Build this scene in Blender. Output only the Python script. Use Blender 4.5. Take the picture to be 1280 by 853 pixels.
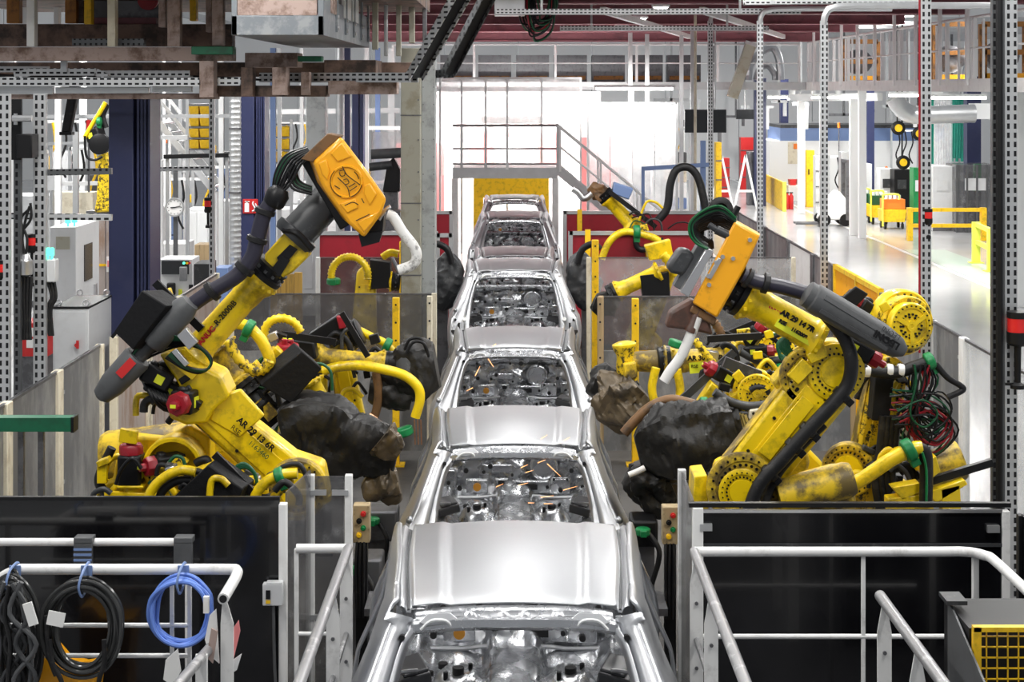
import bpy, bmesh, math, random
from mathutils import Vector as V, Matrix, Quaternion
random.seed(7)
for o in list(bpy.data.objects): bpy.data.objects.remove(o)
SC = bpy.context.scene
COL = SC.collection
R = math.radians
# ------------------------------------------------------------------ camera
F, CX, CY, ZC = 2000.0, 643.0, 110.0, 4.25        # focal length in px, vanishing point of the car line, camera height
cd = bpy.data.cameras.new('camera'); cam = bpy.data.objects.new('camera', cd); COL.objects.link(cam)
cam.location = (0, 0, ZC); cam.rotation_euler = (R(90), 0, 0)
cd.sensor_fit = 'HORIZONTAL'; cd.sensor_width = 36.0; cd.lens = F / 1280 * 36
cd.shift_x = -(CX - 640) / 1280; cd.shift_y = -(426.5 - CY) / 1280
cd.clip_start = 0.1; cd.clip_end = 400
SC.camera = cam
# ------------------------------------------------------------------ world and exposure
w = bpy.data.worlds.new('hall_daylight'); SC.world = w; w.use_nodes = True
bg = w.node_tree.nodes['Background']; bg.inputs[0].default_value = (0.93, 0.96, 1.0, 1); bg.inputs[1].default_value = 0.27
SC.view_settings.view_transform = 'Standard'
try: SC.view_settings.look = 'None'
except Exception: pass
SC.view_settings.gamma = 1.0; SC.view_settings.use_curve_mapping = False
SC.view_settings.exposure = 0.42
def P(px, py, Y): return V(((px - CX) * Y / F, Y, ZC - (py - CY) * Y / F))
def area(name, loc, sx, sy, power, rot=(0, 0, 0), col=(1, 0.98, 0.95)):
    l = bpy.data.lights.new(name, 'AREA'); l.shape = 'RECTANGLE'; l.size = sx; l.size_y = sy; l.energy = power; l.color = col
    o = bpy.data.objects.new(name, l); COL.objects.link(o); o.location = loc; o.rotation_euler = rot
    return o
# hall luminaires (their housings are built with the structure): x, y, z, length along y, watts
LAMPS = [(x, y, 7.2, 2.4, 24 if x == 0 else 140) for y in (6.5, 12, 17.5, 23) for x in (-3.4, 0.0, 3.4)]
LAMPS += [(7.5, y, 7.2, 2.4, 150) for y in (14, 22, 30)]
LAMPS += [(-8, y, 6.4, 2.4, 300) for y in (22, 32)]
LAMPS += [(12.5, 40, 6.6, 2.4, 330), (12.5, 52, 6.6, 2.4, 380), (9.5, 62, 6.6, 2.4, 420), (4, 60, 6.6, 2.4, 300), (-8, 42, 6.4, 2.4, 420), (-13, 32, 6.4, 2.4, 300), (-4, 52, 6.4, 2.4, 350)]  # luminaires added to brighten the dim far hall and background
for i, (x, y, z, l, p) in enumerate(LAMPS):
    area('luminaire_light', (x, y, z - 0.09), 0.32, l, p)
# ------------------------------------------------------------------ materials
MATS = {}
def N(t, typ, **kw):
    n = t.nodes.new(typ)
    for k, v in kw.items(): setattr(n, k, v)
    return n
def mat(name, col, rough=0.5, metal=0.0, dirt=0.0, dcol=(0.02, 0.018, 0.015), scale=6.0, lo=0.5, hi=0.62, bump=0.0, bscale=40.0,
        var=0.0, spec=0.5, coat=0.0, emit=None, estr=0.0, alpha=1.0, stretch=(1, 1, 1), rvar=0.0, trans=0.0):
    m = bpy.data.materials.new(name); m.use_nodes = True
    t = m.node_tree; b = t.nodes['Principled BSDF']
    b.inputs['Roughness'].default_value = rough; b.inputs['Metallic'].default_value = metal
    b.inputs['Base Color'].default_value = (*col, 1)
    b.inputs['Specular IOR Level'].default_value = spec
    if coat: b.inputs['Coat Weight'].default_value = coat
    if emit: b.inputs['Emission Color'].default_value = (*emit, 1); b.inputs['Emission Strength'].default_value = estr
    tc = N(t, 'ShaderNodeTexCoord'); mp = N(t, 'ShaderNodeMapping'); mp.inputs['Scale'].default_value = stretch
    t.links.new(tc.outputs['Object'], mp.inputs[0])
    c = None
    if var:
        nz = N(t, 'ShaderNodeTexNoise'); nz.inputs['Scale'].default_value = scale * 0.6; nz.inputs['Detail'].default_value = 3
        t.links.new(mp.outputs[0], nz.inputs['Vector'])
        mx = N(t, 'ShaderNodeMix', data_type='RGBA')
        mx.inputs['A'].default_value = (*[x * (1 - var) for x in col], 1); mx.inputs['B'].default_value = (*[min(1, x * (1 + var)) for x in col], 1)
        t.links.new(nz.outputs['Fac'], mx.inputs['Factor']); c = mx.outputs['Result']
    if dirt:
        nz = N(t, 'ShaderNodeTexNoise'); nz.inputs['Scale'].default_value = scale; nz.inputs['Detail'].default_value = 8; nz.inputs['Roughness'].default_value = 0.68
        t.links.new(mp.outputs[0], nz.inputs['Vector'])
        rp = N(t, 'ShaderNodeMapRange'); rp.inputs[1].default_value = lo; rp.inputs[2].default_value = hi; rp.inputs[3].default_value = 0; rp.inputs[4].default_value = dirt
        t.links.new(nz.outputs['Fac'], rp.inputs[0])
        mx = N(t, 'ShaderNodeMix', data_type='RGBA'); mx.inputs['A'].default_value = (*col, 1); mx.inputs['B'].default_value = (*dcol, 1)
        if c: t.links.new(c, mx.inputs['A'])
        t.links.new(rp.outputs[0], mx.inputs['Factor']); c = mx.outputs['Result']
    if c: t.links.new(c, b.inputs['Base Color'])
    if rvar:
        nz = N(t, 'ShaderNodeTexNoise'); nz.inputs['Scale'].default_value = scale; nz.inputs['Detail'].default_value = 5
        t.links.new(mp.outputs[0], nz.inputs['Vector'])
        rp = N(t, 'ShaderNodeMapRange'); rp.inputs[3].default_value = rough - rvar; rp.inputs[4].default_value = rough + rvar
        t.links.new(nz.outputs['Fac'], rp.inputs[0]); t.links.new(rp.outputs[0], b.inputs['Roughness'])
    if bump:
        nz = N(t, 'ShaderNodeTexNoise'); nz.inputs['Scale'].default_value = bscale; nz.inputs['Detail'].default_value = 4
        t.links.new(mp.outputs[0], nz.inputs['Vector'])
        bp = N(t, 'ShaderNodeBump'); bp.inputs['Strength'].default_value = bump; bp.inputs['Distance'].default_value = 0.02
        t.links.new(nz.outputs['Fac'], bp.inputs['Height']); t.links.new(bp.outputs[0], b.inputs['Normal'])
    if alpha < 1: # clear or smoky acrylic sheet: mostly see-through, with its own scratches and gloss
        out = t.nodes['Material Output']; tr = N(t, 'ShaderNodeBsdfTransparent'); ms = N(t, 'ShaderNodeMixShader')
        nz = N(t, 'ShaderNodeTexNoise'); nz.inputs['Scale'].default_value = 2.2; nz.inputs['Detail'].default_value = 7; nz.inputs['Roughness'].default_value = 0.7
        t.links.new(mp.outputs[0], nz.inputs['Vector'])
        rp = N(t, 'ShaderNodeMapRange'); rp.inputs[1].default_value = 0.3; rp.inputs[2].default_value = 0.7
        rp.inputs[3].default_value = max(0, alpha - 0.13); rp.inputs[4].default_value = min(1, alpha + 0.13)
        t.links.new(nz.outputs['Fac'], rp.inputs[0]); t.links.new(rp.outputs[0], ms.inputs[0])
        t.links.new(tr.outputs[0], ms.inputs[1]); t.links.new(b.outputs[0], ms.inputs[2]); t.links.new(ms.outputs[0], out.inputs[0])
    MATS[name] = m
    return m
def slotmat(name, col, along, across, pitch=0.05, wide=0.04, metal=0.7, rough=0.4, dark=(0.02, 0.02, 0.022)):
    """galvanised perforated strut: rows of punched slots, too fine for geometry at this distance"""
    m = mat(name, col, rough, metal, var=0.12, scale=9)
    t = m.node_tree; b = t.nodes['Principled BSDF']
    tc = N(t, 'ShaderNodeTexCoord'); sp = N(t, 'ShaderNodeSeparateXYZ'); t.links.new(tc.outputs['Object'], sp.inputs[0])
    def win(ax, p, h):
        a = N(t, 'ShaderNodeMath', operation='MULTIPLY'); a.inputs[1].default_value = 1 / p; t.links.new(sp.outputs[ax], a.inputs[0])
        f = N(t, 'ShaderNodeMath', operation='FRACT'); t.links.new(a.outputs[0], f.inputs[0])
        s = N(t, 'ShaderNodeMath', operation='SUBTRACT'); s.inputs[1].default_value = 0.5; t.links.new(f.outputs[0], s.inputs[0])
        c = N(t, 'ShaderNodeMath', operation='ABSOLUTE'); t.links.new(s.outputs[0], c.inputs[0])
        l = N(t, 'ShaderNodeMath', operation='LESS_THAN'); l.inputs[1].default_value = h; t.links.new(c.outputs[0], l.inputs[0])
        return l
    a = win(along, pitch, 0.3); c = win(across, wide, 0.2)
    mu = N(t, 'ShaderNodeMath', operation='MULTIPLY'); t.links.new(a.outputs[0], mu.inputs[0]); t.links.new(c.outputs[0], mu.inputs[1])
    old = b.inputs['Base Color'].links[0].from_socket
    mx = N(t, 'ShaderNodeMix', data_type='RGBA'); mx.inputs['B'].default_value = (*dark, 1)
    t.links.new(old, mx.inputs['A']); t.links.new(mu.outputs[0], mx.inputs['Factor']); t.links.new(mx.outputs['Result'], b.inputs['Base Color'])
    return m
mat('yellow', (0.86, 0.60, 0.005), 0.34, 0, dirt=0.75, dcol=(0.07, 0.045, 0.01), scale=4, lo=0.50, hi=0.68, var=0.06, coat=0.15)
mat('yellow_grimy', (0.80, 0.55, 0.012), 0.45, 0, dirt=0.95, dcol=(0.02, 0.017, 0.012), scale=24, lo=0.50, hi=0.57)
mat('yellow_dusty', (0.78, 0.53, 0.015), 0.5, 0, dirt=0.9, dcol=(0.07, 0.05, 0.028), scale=3.2, lo=0.44, hi=0.56)
mat('yellow_post', (0.92, 0.56, 0.01), 0.45, 0, dirt=0.3, scale=9)
mat('lemon', (0.80, 0.86, 0.10), 0.45, 0, var=0.05)
mat('label_yellow', (0.78, 0.82, 0.03), 0.5)
mat('gun_orange', (0.90, 0.40, 0.006), 0.38, 0, dirt=0.5, dcol=(0.2, 0.08, 0.01), scale=7, lo=0.58, hi=0.75, coat=0.2)
mat('gun_brown', (0.17, 0.085, 0.03), 0.55, 0, dirt=0.7, scale=5)
mat('black', (0.007, 0.007, 0.008), 0.42, 0, var=0.3, spec=0.3)
mat('black_matte', (0.006, 0.006, 0.007), 0.6, 0, bump=0.2, bscale=30, spec=0.25)
mat('rubber', (0.011, 0.011, 0.012), 0.5, 0, spec=0.35, dirt=0.25, dcol=(0.07, 0.065, 0.06), scale=12, lo=0.55)
mat('charcoal', (0.035, 0.037, 0.04), 0.45, 0, dirt=0.3, dcol=(0.18, 0.18, 0.18), scale=8, lo=0.55)
mat('graphite', (0.085, 0.088, 0.092), 0.5, 0.1, dirt=0.3, dcol=(0.04, 0.04, 0.04), scale=6)
mat('navy_hose', (0.022, 0.020, 0.035), 0.42)
mat('red_cap', (0.30, 0.008, 0.018), 0.4)
mat('red', (0.55, 0.02, 0.02), 0.4)
mat('red_lamp', (0.6, 0.02, 0.02), 0.25, emit=(1, 0.05, 0.03), estr=0.03)
mat('green_lamp', (0.05, 0.6, 0.35), 0.25, emit=(0.1, 1, 0.55), estr=1.6)
mat('green', (0.005, 0.20, 0.055), 0.4, dirt=0.3, scale=10)
mat('green_dark', (0.004, 0.08, 0.03), 0.45)
mat('green_bar', (0.004, 0.13, 0.06), 0.5, dirt=0.35, scale=5)
mat('white', (0.80, 0.80, 0.79), 0.45, 0, dirt=0.35, dcol=(0.35, 0.33, 0.30), scale=4, lo=0.5, hi=0.75)
mat('white_clean', (0.86, 0.87, 0.87), 0.45)
mat('white_rail', (0.72, 0.72, 0.71), 0.4, 0, dirt=0.6, dcol=(0.22, 0.21, 0.20), scale=5, lo=0.55, hi=0.72)
mat('rail_worn', (0.33, 0.33, 0.34), 0.35, 0.5, dirt=0.6, dcol=(0.7, 0.7, 0.7), scale=7, lo=0.56, hi=0.64)
mat('white_hose', (0.78, 0.77, 0.74), 0.5, 0, dirt=0.75, dcol=(0.10, 0.09, 0.08), scale=9, lo=0.55, hi=0.63)
mat('cream', (0.72, 0.66, 0.52), 0.55, 0, dirt=0.4, dcol=(0.35, 0.27, 0.17), scale=5)
mat('galv', (0.56, 0.57, 0.58), 0.38, 0.75, var=0.15, scale=8)
mat('steel', (0.62, 0.62, 0.63), 0.3, 0.9, var=0.1, scale=8)
mat('steel_dark', (0.16, 0.16, 0.17), 0.45, 0.6, dirt=0.4, scale=7)
mat('panel_grey', (0.20, 0.205, 0.215), 0.4, 0.3, dirt=0.75, dcol=(0.46, 0.46, 0.46), scale=2.2, lo=0.46, hi=0.66, stretch=(1, 1, 0.5))
mat('panel_rusty', (0.42, 0.36, 0.33), 0.55, 0.0, dirt=0.7, dcol=(0.28, 0.16, 0.09), scale=2.5, stretch=(2, 2, 0.5))
mat('acrylic_clear', (0.62, 0.64, 0.66), 0.18, 0, alpha=0.30, dirt=0.4, dcol=(0.85, 0.85, 0.85), scale=3)
mat('acrylic_smoke', (0.10, 0.10, 0.105), 0.2, 0, alpha=0.62, dirt=0.5, dcol=(0.4, 0.4, 0.4), scale=4)
mat('acrylic_black', (0.004, 0.004, 0.005), 0.16, 0, coat=0.3, dirt=0.2, dcol=(0.02, 0.02, 0.022), scale=2)
mat('acrylic_frost', (0.92, 0.93, 0.94), 0.3, 0, alpha=0.42)
mat('red_panel', (0.26, 0.012, 0.022), 0.35, 0, dirt=0.35, dcol=(0.10, 0.01, 0.015), scale=2.5, var=0.15)
mat('pale_red', (0.85, 0.28, 0.28), 0.4)
mat('blue_steel', (0.022, 0.028, 0.085), 0.42, 0, var=0.25, scale=3, dirt=0.2, dcol=(0.06, 0.06, 0.12))
mat('blue_light', (0.16, 0.24, 0.45), 0.45)
mat('blue_cable', (0.13, 0.24, 0.66), 0.35)
mat('pink_steel', (0.40, 0.30, 0.265), 0.55, 0, dirt=0.95, dcol=(0.13, 0.07, 0.045), scale=4.5, lo=0.46, hi=0.62)
mat('rust_steel', (0.20, 0.125, 0.095), 0.6, 0, dirt=0.9, dcol=(0.03, 0.022, 0.02), scale=4, lo=0.42, hi=0.6)
mat('rust_orange', (0.36, 0.15, 0.03), 0.6, 0, dirt=0.7, scale=5)
mat('maroon', (0.27, 0.095, 0.115), 0.6, 0, dirt=0.35, scale=2)
mat('trough', (0.22, 0.24, 0.26), 0.42, 0.55, dirt=0.4, dcol=(0.5, 0.5, 0.5), scale=5)
mat('column_beige', (0.34, 0.33, 0.27), 0.55, 0, dirt=0.55, dcol=(0.20, 0.17, 0.10), scale=3)
mat('column_grey', (0.40, 0.42, 0.42), 0.5, 0.2, dirt=0.3, scale=4)
mat('cabinet', (0.60, 0.61, 0.62), 0.4, 0, var=0.05, dirt=0.2, dcol=(0.4, 0.4, 0.4), scale=3)
mat('leather', (0.010, 0.0095, 0.009), 0.45, 0, dirt=0.5, dcol=(0.055, 0.045, 0.032), scale=4, lo=0.54, hi=0.75, bump=0.7, bscale=9, spec=0.4)
mat('leather_gold', (0.115, 0.085, 0.05), 0.36, 0.25, dirt=0.8, dcol=(0.03, 0.025, 0.02), scale=5, bump=0.6, bscale=8)
mat('tan_box', (0.40, 0.31, 0.18), 0.5, 0, dirt=0.7, dcol=(0.12, 0.08, 0.04), scale=14, lo=0.52)
mat('cable_gloss', (0.035, 0.036, 0.036), 0.22, 0, var=0.3)
mat('copper', (0.55, 0.28, 0.15), 0.4, 0.7, dirt=0.4, scale=12)
mat('bracket_brown', (0.10, 0.045, 0.03), 0.5, 0, dirt=0.5, scale=8)
mat('car_metal', (0.54, 0.55, 0.57), 0.37, 0.93, var=0.04, scale=3, rvar=0.05)
mat('car_metal_in', (0.50, 0.51, 0.53), 0.27, 0.92, var=0.18, scale=7, rvar=0.08, bump=0.25, bscale=14)
mat('car_dark', (0.085, 0.085, 0.09), 0.4, 0.6)
mat('hole', (0.006, 0.006, 0.007), 0.8)
mat('amber', (0.50, 0.22, 0.02), 0.5)
mat('spark', (1, 0.5, 0.2), 0.5, emit=(1, 0.42, 0.16), estr=2.5)
mat('floor', (0.50, 0.505, 0.51), 0.17, 0, var=0.14, scale=0.9, dirt=0.45, dcol=(0.36, 0.36, 0.365), lo=0.45, hi=0.75, rvar=0.08)
mat('floor_cell', (0.075, 0.072, 0.07), 0.5, 0, dirt=0.6, dcol=(0.02, 0.02, 0.02), scale=2)
mat('paint_white', (0.78, 0.78, 0.78), 0.3)
mat('paint_green', (0.45, 0.55, 0.50), 0.25)
mat('lamp', (1, 1, 1), 0.5, emit=(1, 0.98, 0.95), estr=14)
mat('paper', (0.82, 0.82, 0.80), 0.6)
mat('ochre', (0.50, 0.30, 0.06), 0.6, dirt=0.5, scale=3, stretch=(6, 1, 0.4))
mat('wood', (0.42, 0.30, 0.16), 0.6, dirt=0.4, scale=3, stretch=(6, 1, 0.4))
mat('orange', (0.90, 0.22, 0.02), 0.45)
mat('teal_curtain', (0.01, 0.36, 0.26), 0.35, alpha=0.86)
mat('clock_face', (0.85, 0.85, 0.84), 0.4)
mat('screen', (0.02, 0.022, 0.025), 0.12)
slotmat('slot_z', (0.56, 0.57, 0.58), 'Z', 'X', 0.075, 0.055)
slotmat('slot_x', (0.62, 0.63, 0.64), 'X', 'Z', 0.07, 0.05)
slotmat('slot_dark', (0.13, 0.135, 0.14), 'Z', 'X', 0.075, 0.055)
# ------------------------------------------------------------------ mesh builder
def frame(d, up=(0, 0, 1)):
    d = V(d).normalized(); u = V(up)
    if abs(d.dot(u)) > 0.98: u = V((0, 1, 0)) if abs(d.y) < 0.9 else V((1, 0, 0))
    s = d.cross(u).normalized(); t = s.cross(d).normalized()
    return d, s, t
def spline(pts, n=6, closed=False):
    pts = [V(p) for p in pts]
    if len(pts) < 3: return pts
    out = []; m = len(pts)
    for i in range(m if closed else m - 1):
        if closed: a, b, c, d = pts[(i - 1) % m], pts[i], pts[(i + 1) % m], pts[(i + 2) % m]
        else: a, b, c, d = pts[max(i - 1, 0)], pts[i], pts[i + 1], pts[min(i + 2, m - 1)]
        for k in range(n):
            t = k / n
            out.append(0.5 * (2 * b + (c - a) * t + (2 * a - 5 * b + 4 * c - d) * t * t + (3 * b - a - 3 * c + d) * t ** 3))
    if not closed: out.append(pts[-1])
    return out
class MB:
    def __init__(s): s.v = []; s.f = []
    def add(s, vs, fs):
        k = len(s.v); s.v += [V(p) for p in vs]; s.f += [[i + k for i in f] for f in fs]; return s
    def box(s, c, size, rot=None):
        c = V(c); hx, hy, hz = [x / 2 for x in size]; M3 = rot if rot else Matrix.Identity(3)
        vs = [c + M3 @ V((x * hx, y * hy, z * hz)) for z in (-1, 1) for y in (-1, 1) for x in (-1, 1)]
        return s.add(vs, [(0, 2, 3, 1), (4, 5, 7, 6), (0, 1, 5, 4), (2, 6, 7, 3), (0, 4, 6, 2), (1, 3, 7, 5)])
    def bb(s, a, b):
        a, b = V(a), V(b); return s.box((a + b) / 2, [abs(x) for x in (b - a)])
    def beam(s, a, b, w, h, up=(0, 0, 1)):
        a, b = V(a), V(b); d, sd, t = frame(b - a, up)
        return s.box((a + b) / 2, ((b - a).length, w, h), Matrix((d, sd, t)).transposed())
    def lathe(s, a, ax, prof, n=20, up=(0, 0, 1)):
        a = V(a); d, u, t = frame(ax, up); vs = []; fs = []
        for (z, r) in prof:
            for k in range(n):
                g = 2 * math.pi * k / n; vs.append(a + d * z + (u * math.cos(g) + t * math.sin(g)) * r)
        for i in range(len(prof) - 1):
            for k in range(n):
                k2 = (k + 1) % n; fs.append((i * n + k, i * n + k2, (i + 1) * n + k2, (i + 1) * n + k))
        fs.append(tuple(range(n - 1, -1, -1))); fs.append(tuple(range((len(prof) - 1) * n, len(prof) * n)))
        return s.add(vs, fs)
    def cyl(s, a, b, r, r2=None, n=16):
        a, b = V(a), V(b); return s.lathe(a, b - a, [(0, r), ((b - a).length, r if r2 is None else r2)], n)
    def tube(s, pts, r, n=8, res=5, closed=False, rf=None):
        q = spline(pts, res, closed) if res > 1 else [V(p) for p in pts]
        m = len(q); vs = []; fs = []; pu = None
        for i, p in enumerate(q):
            d = (q[(i + 1) % m] - q[i - 1]) if closed else (q[min(i + 1, m - 1)] - q[max(i - 1, 0)])
            if d.length < 1e-7: d = V((0, 0, 1))
            d.normalize()
            if pu is None: _, pu, _ = frame(d)
            pu = (pu - d * pu.dot(d)).normalized(); t = d.cross(pu)
            rr = r * (rf(i / max(1, m - 1), i) if rf else 1)
            for k in range(n):
                g = 2 * math.pi * k / n; vs.append(p + (pu * math.cos(g) + t * math.sin(g)) * rr)
        for i in range(m if closed else m - 1):
            j = (i + 1) % m
            for k in range(n):
                k2 = (k + 1) % n; fs.append((i * n + k, i * n + k2, j * n + k2, j * n + k))
        if not closed: fs.append(tuple(range(n - 1, -1, -1))); fs.append(tuple(range((m - 1) * n, m * n)))
        return s.add(vs, fs)
    def prism(s, poly, o, u, v, th, mid=True):
        o, u, v = V(o), V(u).normalized(), V(v).normalized(); n = u.cross(v).normalized()
        z0 = -th / 2 if mid else 0; z1 = z0 + th; m = len(poly)
        vs = [o + u * x + v * y + n * z for z in (z0, z1) for (x, y) in poly]
        return s.add(vs, [tuple(range(m - 1, -1, -1)), tuple(range(m, 2 * m))] + [(i, (i + 1) % m, m + (i + 1) % m, m + i) for i in range(m)])
    def grid(s, fn, us, vs_, skip=None, flip=False):
        n = len(vs_); pts = [fn(u, v) for u in us for v in vs_]; fs = []
        for i in range(len(us) - 1):
            for j in range(n - 1):
                if skip and skip((us[i] + us[i + 1]) / 2, (vs_[j] + vs_[j + 1]) / 2): continue
                q = (i * n + j, (i + 1) * n + j, (i + 1) * n + j + 1, i * n + j + 1); fs.append(q[::-1] if flip else q)
        return s.add(pts, fs)
    def ball(s, c, r, n=12, sc=(1, 1, 1)):
        c = V(c); m = max(4, n // 2); prof = []
        vs = [c + V((0, 0, -r * sc[2]))]; fs = []
        for i in range(1, m):
            a = math.pi * i / m - math.pi / 2
            for k in range(n):
                g = 2 * math.pi * k / n; vs.append(c + V((r * sc[0] * math.cos(a) * math.cos(g), r * sc[1] * math.cos(a) * math.sin(g), r * sc[2] * math.sin(a))))
        vs.append(c + V((0, 0, r * sc[2]))); L = len(vs) - 1
        for k in range(n): fs.append((0, 1 + (k + 1) % n, 1 + k)); fs.append((L, L - n + k, L - n + (k + 1) % n))
        for i in range(m - 2):
            for k in range(n):
                a = 1 + i * n + k; b = 1 + i * n + (k + 1) % n; fs.append((a, b, b + n, a + n))
        return s.add(vs, fs)
    def bolts(s, c, ax, rad, k, r=0.012, h=0.012, a0=0, a1=2 * math.pi):
        d, u, t = frame(ax)
        for i in range(k):
            g = a0 + (a1 - a0) * i / k; p = V(c) + (u * math.cos(g) + t * math.sin(g)) * rad
            s.cyl(p, p + d * h, r, n=6)
        return s
def origin_of(o):
    p = V((0, 0, 0))
    while o: p += o.location; o = o.parent
    return p
def islands(mb):
    """group a builder's loose islands into far-apart pieces"""
    par = list(range(len(mb.v)))
    def find(a):
        while par[a] != a: par[a] = par[par[a]]; a = par[a]
        return a
    for f in mb.f:
        r = find(f[0])
        for i in f[1:]: par[find(i)] = r
    ids = {}
    for i in range(len(mb.v)): ids.setdefault(find(i), []).append(i)
    if len(ids) < 2: return [list(range(len(mb.v)))]
    bx = []
    for k, l in ids.items():
        p = [mb.v[i] for i in l]; lo = [min(q[j] for q in p) for j in range(3)]; hi = [max(q[j] for q in p) for j in range(3)]
        bx.append((lo, hi, math.dist(lo, hi), l))
    if len(bx) > 260: return None
    gp = list(range(len(bx)))
    def g(a):
        while gp[a] != a: a = gp[a]
        return a
    for i in range(len(bx)):
        for j in range(i):
            a, b = bx[i], bx[j]; d = math.sqrt(sum(max(0, a[0][k] - b[1][k], b[0][k] - a[1][k]) ** 2 for k in range(3)))
            if d < 0.02 * max(a[2], b[2]): gp[g(i)] = g(j)
    out = {}
    for i in range(len(bx)): out.setdefault(g(i), []).extend(bx[i][3])
    return list(out.values())
def obj(name, mb, m, parent=None, bev=0.0, label=None, loc=None, ang=38, solid=0.0, sub=0, whole=False):
    if parent and not whole:
        pc = islands(mb)
        if pc is None or len(pc) > 1:
            ext = []
            for l in pc or []:
                p = [mb.v[i] for i in l]; ext.append(max(max(q[k] for q in p) - min(q[k] for q in p) for k in range(3)) * F / max(7.8, sum(q.y for q in p) / len(p)))
            if pc is None or sorted(ext)[len(ext) // 2] < 9:
                o = obj(name, mb, m, parent, bev, label, loc, ang, solid, sub, True); o['kind'] = 'stuff'; return o
            res = None
            for l in pc:
                mp = {i: k for k, i in enumerate(l)}; q = MB(); q.v = [mb.v[i] for i in l]; q.f = [[mp[i] for i in f] for f in mb.f if f[0] in mp]
                o = obj(name, q, m, parent, bev, label, loc, ang, solid, sub, True); res = res or o
            return res
    me = bpy.data.meshes.new(name); o = bpy.data.objects.new(name, me); COL.objects.link(o)
    if parent: o.parent = parent
    elif loc is not None: o.location = loc
    off = origin_of(o); me.from_pydata([tuple(p - off) for p in mb.v], [], mb.f); me.validate(); me.update()
    me.polygons.foreach_set('use_smooth', [True] * len(me.polygons)); me.set_sharp_from_angle(angle=R(ang))
    me.materials.append(MATS[m] if isinstance(m, str) else m)
    if solid: x = o.modifiers.new('solid', 'SOLIDIFY'); x.thickness = solid; x.offset = 0
    if sub: x = o.modifiers.new('sub', 'SUBSURF'); x.levels = sub; x.render_levels = sub
    if bev: x = o.modifiers.new('bevel', 'BEVEL'); x.width = bev; x.segments = 2; x.limit_method = 'ANGLE'; x.angle_limit = R(40); x.harden_normals = False
    if label: o['label'] = label
    return o
def tag(o, label, cat, group=None, kind=None):
    o['label'] = label; o['category'] = cat
    if group: o['group'] = group
    if kind: o['kind'] = kind
    return o
def thing(name, label, cat, loc=(0, 0, 0), group=None):
    o = bpy.data.objects.new(name, None); COL.objects.link(o); o.location = loc; o.empty_display_size = 0.2
    return tag(o, label, cat, group)
def struct(name, mb, m, loc=None, bev=0, parent=None):
    o = obj(name, mb, m, parent, bev=bev, loc=loc)
    if not parent: o['kind'] = 'structure'
    return o
def copy_tree(o, parent=None):
    c = o.copy(); COL.objects.link(c); c.parent = parent
    for ch in o.children: copy_tree(ch, c)
    return c
def dup(root, loc, label=None, rotz=None, group=None):
    bpy.context.view_layer.update() if False else None
    c = copy_tree(root); c.location = loc
    if label: c['label'] = label
    if rotz is not None: c.rotation_euler = (0, 0, rotz)
    if group: c['group'] = group
    return c
def hull(r1, r2, L, n=10):
    """outline of a tapered arm: circle r1 at 0, circle r2 at L"""
    a = math.acos(max(-1, min(1, (r1 - r2) / L))); pts = []
    for i in range(n + 1):
        g = a + (2 * math.pi - 2 * a) * i / n; pts.append((r1 * math.cos(g), r1 * math.sin(g)))
    for i in range(n + 1):
        g = -a + 2 * a * i / n; pts.append((L + r2 * math.cos(g), r2 * math.sin(g)))
    return pts
def text(s, o, u, v, size, m, parent, lift=0.004, align='LEFT', name='lettering', bold=0.0):
    cu = bpy.data.curves.new('t', 'FONT'); cu.body = s; cu.size = size; cu.align_x = align; cu.extrude = 0.0015; cu.offset = bold; cu.resolution_u = 3
    t = bpy.data.objects.new('t', cu); COL.objects.link(t)
    me = bpy.data.meshes.new_from_object(t); bpy.data.objects.remove(t)
    u, v = V(u).normalized(), V(v); v = (v - u * v.dot(u)).normalized(); n = u.cross(v)
    q = MB(); q.v = [V(o) + u * p.co.x + v * p.co.y + n * (lift + p.co.z) for p in me.vertices]; q.f = [list(p.vertices) for p in me.polygons]
    return obj(name, q, m, parent)
# ================================================================== structure
def slab(name, x0, x1, y0, y1, z0, z1, m, bev=0):
    q = MB(); q.bb((x0, y0, z0), (x1, y1, z1)); return struct(name, q, m, bev=bev)
slab('floor', -30, 30, 0.5, 95, -0.1, 0.0, 'floor')
slab('floor_cell', -3.9, 4.35, 2.0, 34.5, -0.05, 0.004, 'floor_cell')
slab('trim_1', 10.05, 10.17, 18, 80, 0.0, 0.006, 'paint_white')
slab('trim_2', 10.2, 11.3, 18, 42, 0.0, 0.005, 'paint_green')
slab('trim_3', 5.0, 5.1, 18, 80, 0.0, 0.006, 'paint_white')
# luminaires hanging over the hall
def luminaire(x, y, z, l, label, w=0.36):
    t = thing('luminaire', label, 'ceiling light', (x, y, z), 'hall luminaires')
    q = MB(); q.prism([(-w / 2 - 0.03, -0.06), (w / 2 + 0.03, -0.06), (w / 2, 0.03), (0.08, 0.08), (-0.08, 0.08), (-w / 2, 0.03)], (x, y, z), (1, 0, 0), (0, 0, 1), l + 0.06); obj('housing', q, 'white_clean', t)
    q = MB(); q.bb((x - w / 2, y - l / 2, z - 0.075), (x + w / 2, y + l / 2, z - 0.062)); obj('diffuser', q, 'lamp', t)
    q = MB()
    for s in (-1, 1): q.cyl((x, y + s * l * 0.4, z + 0.07), (x, y + s * l * 0.4, z + 0.6), 0.008, n=6)
    obj('suspension_rod', q, 'galv', t)
for (x, y, z, l, p) in LAMPS:
    where = 'above the side aisle' if x > 5 else ('above the storage area behind the blue columns' if x < -5 else ('over the row of car bodies' if x == 0 else 'over the robots beside the car line'))
    luminaire(x, y, z, l, 'long white tube luminaire hanging ' + where)
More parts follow.
